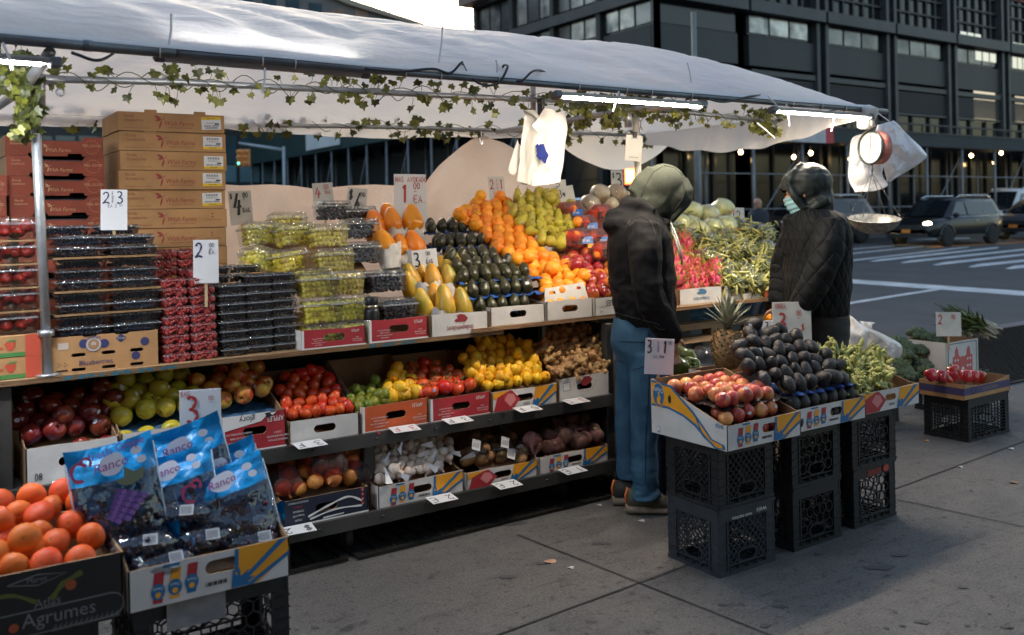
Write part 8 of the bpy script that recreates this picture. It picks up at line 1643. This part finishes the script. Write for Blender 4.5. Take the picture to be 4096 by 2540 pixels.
q = MB(); q.ell(A1(2652, 742), (.122, .128, .118), 22, 14, 0); q.tube([A1(2640, 700), A1(2590, 760), A1(2555, 800)], [.085, .1, .085], 16); q.ell(A1(2684, 782), (.1, .118, .112), 20, 12); q.ell(A1(2588, 796), (.085, .105, .075), 18, 12); q.tube([A1(2655, 770), A1(2625, 815), A1(2585, 840), A1(2550, 850)], [.115, .105, .1, .11], 18); q.tube([A1(2672, 800), A1(2664, 850), A1(2660, 880)], [.085, .065, .035], 14)
q.tube([A1(2738, 715, .02), A1(2753, 760, .05), A1(2745, 800, .06), A1(2712, 845, .07), A1(2672, 885, .05)], [.02, .023, .022, .02, .018], 10); q.tube([A1(2585, 815, .1), A1(2560, 812, .02), A1(2540, 800, -.06)], [.03, .035, .03], 10)
hcut = hc+f1*.0-ctr
fuse('hood', off(q), HOOD, g, .0085, lambda p: .012*ridged(p, 12, 10, 6)*max(.08, min(1, (1.69-p.z)/.12))-.005, 6, lambda p: (p-hcut).dot(f1) > .088 and ((p-hcut)-f1*(p-hcut).dot(f1)).length < .075)
hd_ = [x for x in bpy.data.objects if x.parent == g and x.name.startswith('hood')][0]
HSM = mat('olive_seam', (.016, .02, .013), .9)
seam(hd_, [(2560, 800), (2578, 745), (2612, 690), (2655, 662), (2700, 672), (2735, 705)], .0026, 'crown_seam', HSM); seam(hd_, [(2728, 725), (2738, 765), (2728, 800), (2700, 840), (2668, 872)], .0026, 'edge_seam', HSM)
q = MB(); q.tube([x-ctr for x in (A1(2672, 890, .08), A1(2680, 930, .16), A1(2693, 985, .2), A1(2700, 1050, .2))], .0045, 6); q.tube([x-ctr for x in (A1(2671, 890, .02), A1(2684, 960, .15), A1(2697, 1030, .19))], .0045, 6); q.build('drawstring', mat('cord_grey', (.3, .3, .28), .7), g)
# ---- man in the quilted jacket
D2 = 5.02
def A2(u, v, lat=0): return atD(u, v, D2)+(-FW)*lat
ctr = A2(3270, 1970); ctr.z = 0
g = thing('person', 'person in a hooded black quilted jacket and blue face mask facing left', 'person', ctr)
f2 = (-RT*.88+FW*.25+UP*-.28).normalized(); hc = A2(3212, 775)
q = MB(); head(q, hc, f2, 1.0); ring(q, [(A2(3240, 850), .09, .13), (A2(3262, 930), .14, .19), (A2(3265, 1150), .14, .16), (A2(3280, 1300), .13, .15), (A2(3280, 1400), .11, .14)])
q.tube([A2(3225, 800), A2(3245, 870)], .058, 12)
for s_ in (1, -1): q.tube([A2(3282, 1400, s_*.09), A2(3278, 1640, s_*.09), A2(3285, 1930, s_*.09)], [.075, .05, .035], 10)
q.tube([A2(3250, 900, .2), A2(3215, 1060, .24), A2(3145, 1225, .16)], [.045, .04, .028], 10); q.tube([A2(3220, 900, -.2), A2(3180, 1060, -.24), A2(3150, 1230, -.16)], [.045, .04, .028], 10)
hand(q, A2(3145, 1225, .16), A2(3135, 1300, .15)-A2(3145, 1225, .16), -RT); hand(q, A2(3150, 1230, -.16), A2(3140, 1300, -.15)-A2(3150, 1230, -.16), -RT)
fuse('body', off(q), SKIN, g, .009, None, 2)
q = MB(); ring(q, [(A2(3240, 830), .08, .11), (A2(3262, 862), .14, .18), (A2(3270, 920), .165, .225), (A2(3270, 1020), .172, .215), (A2(3268, 1120), .174, .205), (A2(3268, 1210), .166, .195), (A2(3275, 1258), .15, .185)])
q.tube([A2(3272, 895, .19), A2(3248, 980, .255), A2(3222, 1060, .27), A2(3186, 1150, .235), A2(3150, 1225, .185), A2(3136, 1262, .16)], [.083, .088, .083, .078, .066, .05], 14); q.tube([A2(3230, 900, -.19), A2(3190, 1060, -.25), A2(3150, 1235, -.17)], [.08, .08, .06], 12)
q.tube([A2(3160, 860, .02), A2(3172, 905, .0), A2(3178, 960, .0), A2(3185, 1010)], [.045, .06, .07, .08], 12)
fuse('jacket', off(q), quilt('black_quilting', (.008, .009, .0095), .75, 46, .008), g, .009, lambda p: .008*ridged(p, 8, 7, 3)+.005*noise.noise(p*13)-.004, 5)
q = MB(); ring(q, [(A2(3276, 1245), .15, .17), (A2(3282, 1320), .145, .165), (A2(3284, 1400), .13, .16)])
for s_ in (1, -1): q.tube([A2(3284, 1380, s_*.08), A2(3280, 1640, s_*.09), A2(3285, 1940, s_*.09)], [.105, .08, .068], 14)
fuse('trousers', off(q), mat('black_trousers', (.01, .01, .012), .6, b=(60, .3)), g, .011, lambda p: .006*ridged(p, 8, 14), 4)
d1 = -RT*.95; d1.z = 0; d1.normalize(); sd1 = d1.cross(UP)
for lat in (.09, -.09): p = A2(3285, 1950, lat); p.z = 0; shoe(p, False)
q = MB(); q.ell(A2(3236, 735), (.135, .125, .118), 22, 14); q.ell(A2(3190, 745), (.085, .11, .1), 18, 12); q.tube([A2(3240, 750), A2(3258, 800), A2(3262, 850)], [.118, .105, .095], 18); q.tube([A2(3205, 820), A2(3230, 850)], [.06, .08], 12)
q.tube([A2(3200, 655, .03), A2(3160, 690, .06), A2(3138, 740, .07), A2(3160, 790, .09), A2(3200, 838, .08)], [.02, .02, .02, .02, .02], 10); q.tube([A2(3310, 790, .02), A2(3270, 800, .12), A2(3220, 838, .1)], [.03, .032, .025], 10)
hcut = hc-ctr
fuse('hood', off(q), mat('grey_green_nylon', (.02, .025, .024), .55, b=(50, .3, .004), spec=.3), g, .008, lambda p: .016*ridged(p, 11, 13, 2)*(1 if p.z < 1.72 else .55)+.008*ridged(p, 22, 20, 6)-.008, 3, lambda p: (p-hcut).dot(f2) > .06 and ((p-hcut)-f2*(p-hcut).dot(f2)+UP*.02).length < .078)
sd = f2.cross(UP).normalized(); uu = sd.cross(f2); q = MB(); vs = []; nx, ny = 22, 16
for j in range(ny+1):
    for i in range(nx+1):
        a = (i/nx-.5)*2.5; b_ = j/ny; z = .005-.112*b_; r_ = .088+.012*math.sin(math.pi*b_)+.0035*math.sin(b_*26)-.012*b_; vs.append(hc-ctr+f2*(r_*math.cos(a)*1.06+.012*max(0, 1-abs(a)*2)*(1-b_))+sd*(r_*.98*math.sin(a))+uu*z)
q.add(vs, [(j*(nx+1)+i, j*(nx+1)+i+1, (j+1)*(nx+1)+i+1, (j+1)*(nx+1)+i) for j in range(ny) for i in range(nx)], 0, True); q.build('face_mask', mat('mask_blue', (.22, .42, .46), .75, b=(120, .2)), g)
# far pedestrian
p = atD(3035, 960, 20); p.z = roadz(p.y)+.02; hgt = 1.7; g = thing('person', 'distant person in dark clothes under the sidewalk shed', 'person', p); q = MB(); ring(q, [(V((0, 0, .75)), .17, .13), (V((0, 0, 1.1)), .2, .14), (V((0, 0, 1.38)), .22, .13), (V((0, 0, 1.47)), .1, .08)])
for s_ in (-1, 1): q.tube([(s_*.09, 0, .8), (s_*.1, .02, .45), (s_*.11, 0, .03)], [.085, .065, .05], 10); q.tube([(s_*.22, 0, 1.38), (s_*.27, 0, 1.1), (s_*.24, -.08, .85)], [.06, .05, .04], 8)
q.tube([(0, 0, 1.4), (0, 0, 1.5)], .05, 8); fuse('clothes', q, mat('far_navy', (.02, .024, .035), .8), g, .025); q = MB(); head(q, V((0, 0, 1.58)), V((0, -1, 0))); fuse('body', q, SKIN, g, .02, None, 2)
# ================================================================ PRICE SIGNS
CARD = mat('sign_card', (.66, .67, .68), .4, n=(6, .08)); CARDO = mat('old_sign_card', (.56, .56, .52), .5, n=(10, .2)); KB = mat('marker_black', (.015, .015, .02), .5); KU = mat('marker_blue_black', (.02, .03, .09), .5); KR = mat('marker_red', (.42, .03, .025), .5); STICK = mat('wood_stick', (.4, .3, .17), .8)
def sign(label, u0, u1, v0, v1, Y, draws, tilt=0, card=CARD, stick=True, lean=-6, yaw=-12):
    a_, c_ = atY(u0, v1, Y), atY(u1, v0, Y); W, H = (c_.x-a_.x), (c_.z-a_.z); g = thing('price_sign', label, 'price sign', ((a_.x+c_.x)/2, Y, a_.z), 0, None, (math.radians(lean), math.radians(tilt), math.radians(yaw)))
    q = MB(); q.bbox(-W/2, W/2, 0, .003, 0, H, .001); q.build('card', card, g); q = MB(); F = front(-W/2, -.0004, 0)
    for t, x, y, h, m, *r in draws: q.hand(F, t, x*W, y*H, h*H, {'k': 0, 'u': 1, 'r': 2}[m], None, r[0] if r else .6, r[1] if len(r) > 1 else 0)
    q.build('writing', [KB, KU, KR], g)
    if stick: q = MB(); q.box(-.006, .006, .003, .009, -.1, H*.6); q.build('stick', STICK, g)
    return g
sign('white sign reading 2 FOR 3 in blue ink on the blueberries', 403, 505, 757, 922, 4.14, [('2', .08, .66, .27, 'u', .8), ('F', .42, .86, .09, 'u', .6), ('O', .42, .77, .08, 'u', .6), ('R', .42, .67, .08, 'u', .6), ('3', .6, .66, .29, 'u', .65), ('EA.2', .28, .56, .08, 'u', .7), ('00', .7, .585, .05, 'u', .8)], 1)
sign('white sign reading 2.00 EA. in blue ink between raspberries and blackberries', 775, 870, 957, 1136, 4.0, [('2', .08, .6, .32, 'u', .7), ('00', .63, .83, .09, 'u', .75), ('=', .63, .77, .05, 'u', 1.8), ('EA.', .62, .67, .09, 'u', .75)], 1)
sign('white sign reading $4.00 BAG in black at the left end of the plastic sheet', 925, 1010, 762, 900, 4.95, [('$', .06, .77, .15, 'k', .6), ('4', .2, .33, .6, 'k', .5), ('00', .62, .8, .14, 'k', .6), ('=', .62, .74, .05, 'k', 1.6), ('BAG', .58, .36, .13, 'k', .6)], -3, CARDO)
sign('white sign reading 4.00 BAG in red above the green grapes', 1262, 1336, 730, 862, 5.15, [('4', .1, .56, .3, 'r', .8), ('00', .55, .8, .14, 'r', .6), ('=', .55, .73, .05, 'r', 1.6), ('BAG', .62, .65, .1, 'r', .55)], -3, CARDO)
sign('tilted sign reading $4.00 EA in thin black next to the red 4.00 sign', 1384, 1456, 750, 862, 5.1, [('$', .08, .55, .35, 'k', .6), ('/', .4, .3, .5, 'k', .5), ('4', .4, .2, .45, 'k', .6), ('00', .66, .7, .16, 'k', .6), ('=', .66, .62, .05, 'k', 1.6), ('EA', .66, .38, .1, 'k', .6)], 8, CARDO)
sign('tall sign reading HAS AVOKADO 1.00 EA. in red behind the avocados', 1586, 1700, 695, 895, 5.0, [('HAS AVOKADO', .05, .84, .1, 'r', .62), ('1', .22, .42, .36, 'r', .5), ('00', .6, .7, .12, 'r', .65), ('=', .6, .64, .05, 'r', 1.7), ('EA.', .6, .42, .14, 'r', .75)], 1)
sign('small sign reading 3.00 BAG in black in front of the orange papayas', 1658, 1747, 995, 1074, 4.32, [('3', .08, .12, .72, 'k', .55), ('00', .56, .66, .2, 'k', .7), ('=', .56, .5, .1, 'k', 1.7), ('BAG', .54, .22, .22, 'k', .6)], -5, CARD, True, -6, -18)
sign('narrow sign reading 2 FOR 1 in red above the oranges', 1966, 2021, 705, 832, 5.1, [('2', .08, .6, .3, 'r', .6), ('F', .5, .82, .1, 'r', .5), ('O', .5, .7, .09, 'r', .5), ('R', .5, .58, .09, 'r', .5), ('1', .7, .6, .3, 'r', .4), ('EA.50c', .22, .47, .08, 'r', .6)], -2, CARDO)
sign('faint sign reading $3 behind the wrapped melons', 2451, 2490, 680, 765, 5.3, [('$', .1, .62, .25, 'k', .5), ('3', .38, .25, .6, 'k', .7)], 1, CARDO)
sign('sign with a crossed out price below the hanging bags', 2212, 2266, 718, 835, 5.0, [('5', .3, .75, .22, 'k', 1.2), ('~23~', .05, .38, .25, 'k', .55)], -1, CARDO)
sign('blank tilted sign between the pears and the melons', 2262, 2302, 742, 822, 5.05, [], -9, CARDO)
sign('small faint sign reading $2 behind the green pods', 2931, 2974, 830, 896, 5.0, [('$', .1, .5, .3, 'k', .5), ('2', .4, .3, .5, 'k', .8)], 2, CARDO)
sign('large sign reading BAG 3.00 in red behind the blue grape bags', 722, 879, 1550, 1745, 3.22, [('BAG', .03, .86, .12, 'r', .65), ('3', .16, .26, .58, 'r', .6), ('00', .7, .75, .09, 'r', .75), ('=', .7, .69, .05, 'r', 2)], 0, CARD, True, -4, -20)
sign('sign reading 3 FOR 1.00 in black standing behind the nectarines', 2590, 2677, 1350, 1505, 3.05, [('3', .06, .6, .34, 'k', .5), ('F', .42, .83, .09, 'k', .6), ('O', .42, .73, .09, 'k', .6), ('R', .42, .63, .09, 'k', .6), ('1', .6, .6, .34, 'k', .5), ('00', .8, .85, .09, 'k', .6), ('EA.50c', .3, .46, .08, 'k', .7)], 5, mat('pink_card', (.6, .54, .55), .45), True, -4, -24)
sign('tall sign reading OKRA 3.00 in red in front of the quilted jacket', 3117, 3220, 1203, 1375, 3.12, [('OKRA', .08, .84, .12, 'r', .6), ('3', .16, .28, .44, 'r', .55), ('00', .62, .66, .12, 'r', .6), ('=', .62, .58, .06, 'r', 1.8), ('$', .74, .28, .16, 'r', .5), ('~', .78, .88, .08, 'r', .9)], 1, CARDO, True, -4, -28)
sign('sign reading 2 FOR 3 in black behind the dark avocado heap', 3016, 3081, 1280, 1345, 3.2, [('2', .08, .3, .6, 'k', .75), ('F', .46, .68, .2, 'k', .55), ('O', .46, .45, .18, 'k', .55), ('3', .66, .3, .6, 'k', .5)], -2, CARD, True, -4, -28)
sign('small white sign with a red numeral stuck into the avocado heap', 3092, 3122, 1322, 1372, 3.0, [('3', .2, .4, .5, 'r', .8)], -4, CARD)
sign('sign reading 2.00 in red by the green onions near the kerb', 3766, 3824, 1245, 1350, 3.82, [('2', .08, .5, .38, 'r', .65), ('00', .62, .72, .18, 'r', .5), ('=', .62, .62, .05, 'r', 1.4)], 2, CARDO, True, -4, -28)
for k, (u, v, Y) in enumerate(((2695, 1330, 4.3), (2855, 1315, 4.3), (3010, 1305, 4.3))): sign('white price card greyed as if shaded under the counter behind the pineapple', u-35, u+30, v-25, v+80, Y, [('50', .2, .65, .2, 'k', .7), ('EA', .2, .35, .15, 'k', .7)], 0, mat('shade_greyed_card', (.2, .2, .19), .6), False)['group'] = 'dim price cards under the counter'  # white cards; shade under the counter is put into the grey
# flat tags lying on the shelf edges
TG = mat('tag_card', (.66, .67, .68), .45)
for k, (u, v, z, ink, txt, lb) in enumerate(((290, 1908, Z2, 0, '2 F 1', 'flat tag reading 2 FOR 1 on the shelf edge under the carton marked 08'), (1240, 1768, Z2, 0, '3 F 1', 'flat tag reading 3 FOR 1 under the plum tomatoes'), (1620, 1716, Z2, 2, '3 F 1', 'flat tag written in red under the limes'), (1832, 1680, Z2, 0, '3 F 1', 'flat tag reading 3 FOR 1 under the vine tomatoes'), (2112, 1638, Z2, 0, '5 F 2', 'flat tag reading 5 FOR 2 under the big lemon heap'), (2305, 1597, Z2, 2, '3 C', 'flat tag written in red under the ginger'), (1195, 2090, Z3, 0, '$ 2 00', 'flat tag with a dollar sign under the onions'), (1768, 1984, Z3, 0, '2 EA', 'flat tag reading 2 under the garlic'), (2030, 1936, Z3, 0, '2 EA', 'flat tag reading 2 under the bagged potatoes'), (2292, 1881, Z3, 0, '1 EA', 'flat tag reading 1 under the beets'))):
    p = atZ(u, v, z+.009); p.y = 3.87 if z > .4 else 3.82; p.x = atY(u, v, p.y).x; g = thing('price_tag', lb, 'price tag', (p.x, p.y, z+.0075), 0, None, (math.radians(7), 0, math.radians(RR.uniform(-5, 5)))); q = MB(); q.bbox(-.068, .068, -.04, .045, 0, .0022, .0008); q.build('card', TG, g); q = MB(); F = top(0, 0, .0012) @ Matrix.Rotation(math.pi, 4, 'Z'); q.hand(F, txt, -.055, -.022, .05, ink, .005, .9, 0, .35); q.build('writing', [KB, KU, KR], g)
# ================================================================ PAVEMENT MARKS AND LITTER
b = MB(); rs = random.Random(5)
def blot(x, y, r, st=1.0, an=0):
    n = 16; c, s = math.cos(an), math.sin(an); P = []
    for i in range(n): a = 2*math.pi*i/n; rr = r*(1+.55*noise.noise(V((x*9+math.cos(a)*1.7, y*9+math.sin(a)*1.7, r*40)))); X, Y_ = rr*st*math.cos(a), rr*math.sin(a); P.append((x+X*c-Y_*s, y+X*s+Y_*c, .0032))
    b.add(P, [tuple(range(n))])
for u, v, r, st in ((2045, 2095, .05, 2.3), (2400, 2175, .035, 2.2), (3060, 2505, .022, 1.6), (3120, 2428, .026, 1.6), (3520, 2270, .05, 2.0), (3600, 2222, .03, 2), (3850, 2350, .022, 1.5), (2594, 2528, .026, 1.7), (2208, 2520, .014, 1.5), (2160, 2255, .03, 1.5), (2030, 2310, .03, 2.2), (3690, 2490, .03, 1.6), (4030, 2510, .024, 1.5), (2890, 2420, .024, 1.3)): p = atZ(u, v, 0); blot(p.x, p.y, r*.6, st, -.55)
for _ in range(120):
    p = atZ(rs.uniform(1100, 4096), rs.uniform(1950, 2540) if rs.random() < .8 else rs.uniform(1560, 2000), 0); blot(p.x, p.y, rs.choice((.003, .004, .004, .005, .007, .01)), rs.uniform(1, 1.8), rs.uniform(0, 3))
struct(b.build('pavement_stain', mat('old_gum', (.07, .068, .068), .75, n=(40, .3))))
for lb, u, v, r, m in (('oval torn fruit sticker lying on the pavement', 2200, 2249, .022, mat('litter_cream', (.5, .38, .26), .6, n=(90, .6), c2=(.4, .12, .06))), ('small round white sticker on the pavement below the torn one', 2283, 2274, .011, mat('litter_white', (.55, .6, .58), .5, n=(120, .4))), ('white sticker on the pavement by the steel grating', 2396, 2023, .011, MATS['litter_white']), ('bluish white sticker on the pavement at the toes of the brown shoe', 2565, 2086, .014, MATS['litter_white']), ('white scrap on the pavement right of the milk crates', 4043, 1797, .015, MATS['litter_white']), ('tiny white scrap on the slab joint', 3840, 1870, .012, MATS['litter_white']), ('orange scrap of peel by the black grid crate', 3706, 1765, .012, mat('litter_orange', (.6, .25, .05), .6)), ('brown dry leaf on the pavement at the right edge', 4056, 1932, .02, mat('litter_leaf', (.2, .13, .08), .8))):
    p = atZ(u, v, 0); q = MB(); vs = [(r*1.3*math.cos(a), r*math.sin(a), .005+.003*math.sin(a*2)) for a in [2*math.pi*k/14 for k in range(14)]]; q.add(vs+[(x, y, z-.001) for x, y, z in vs], [tuple(range(14)), tuple(range(27, 13, -1))]+[(i, 14+i, 14+(i+1) % 14, (i+1) % 14) for i in range(14)]); tag(q.build('litter', m, None, p, (0, 0, -.6)), lb, 'litter')
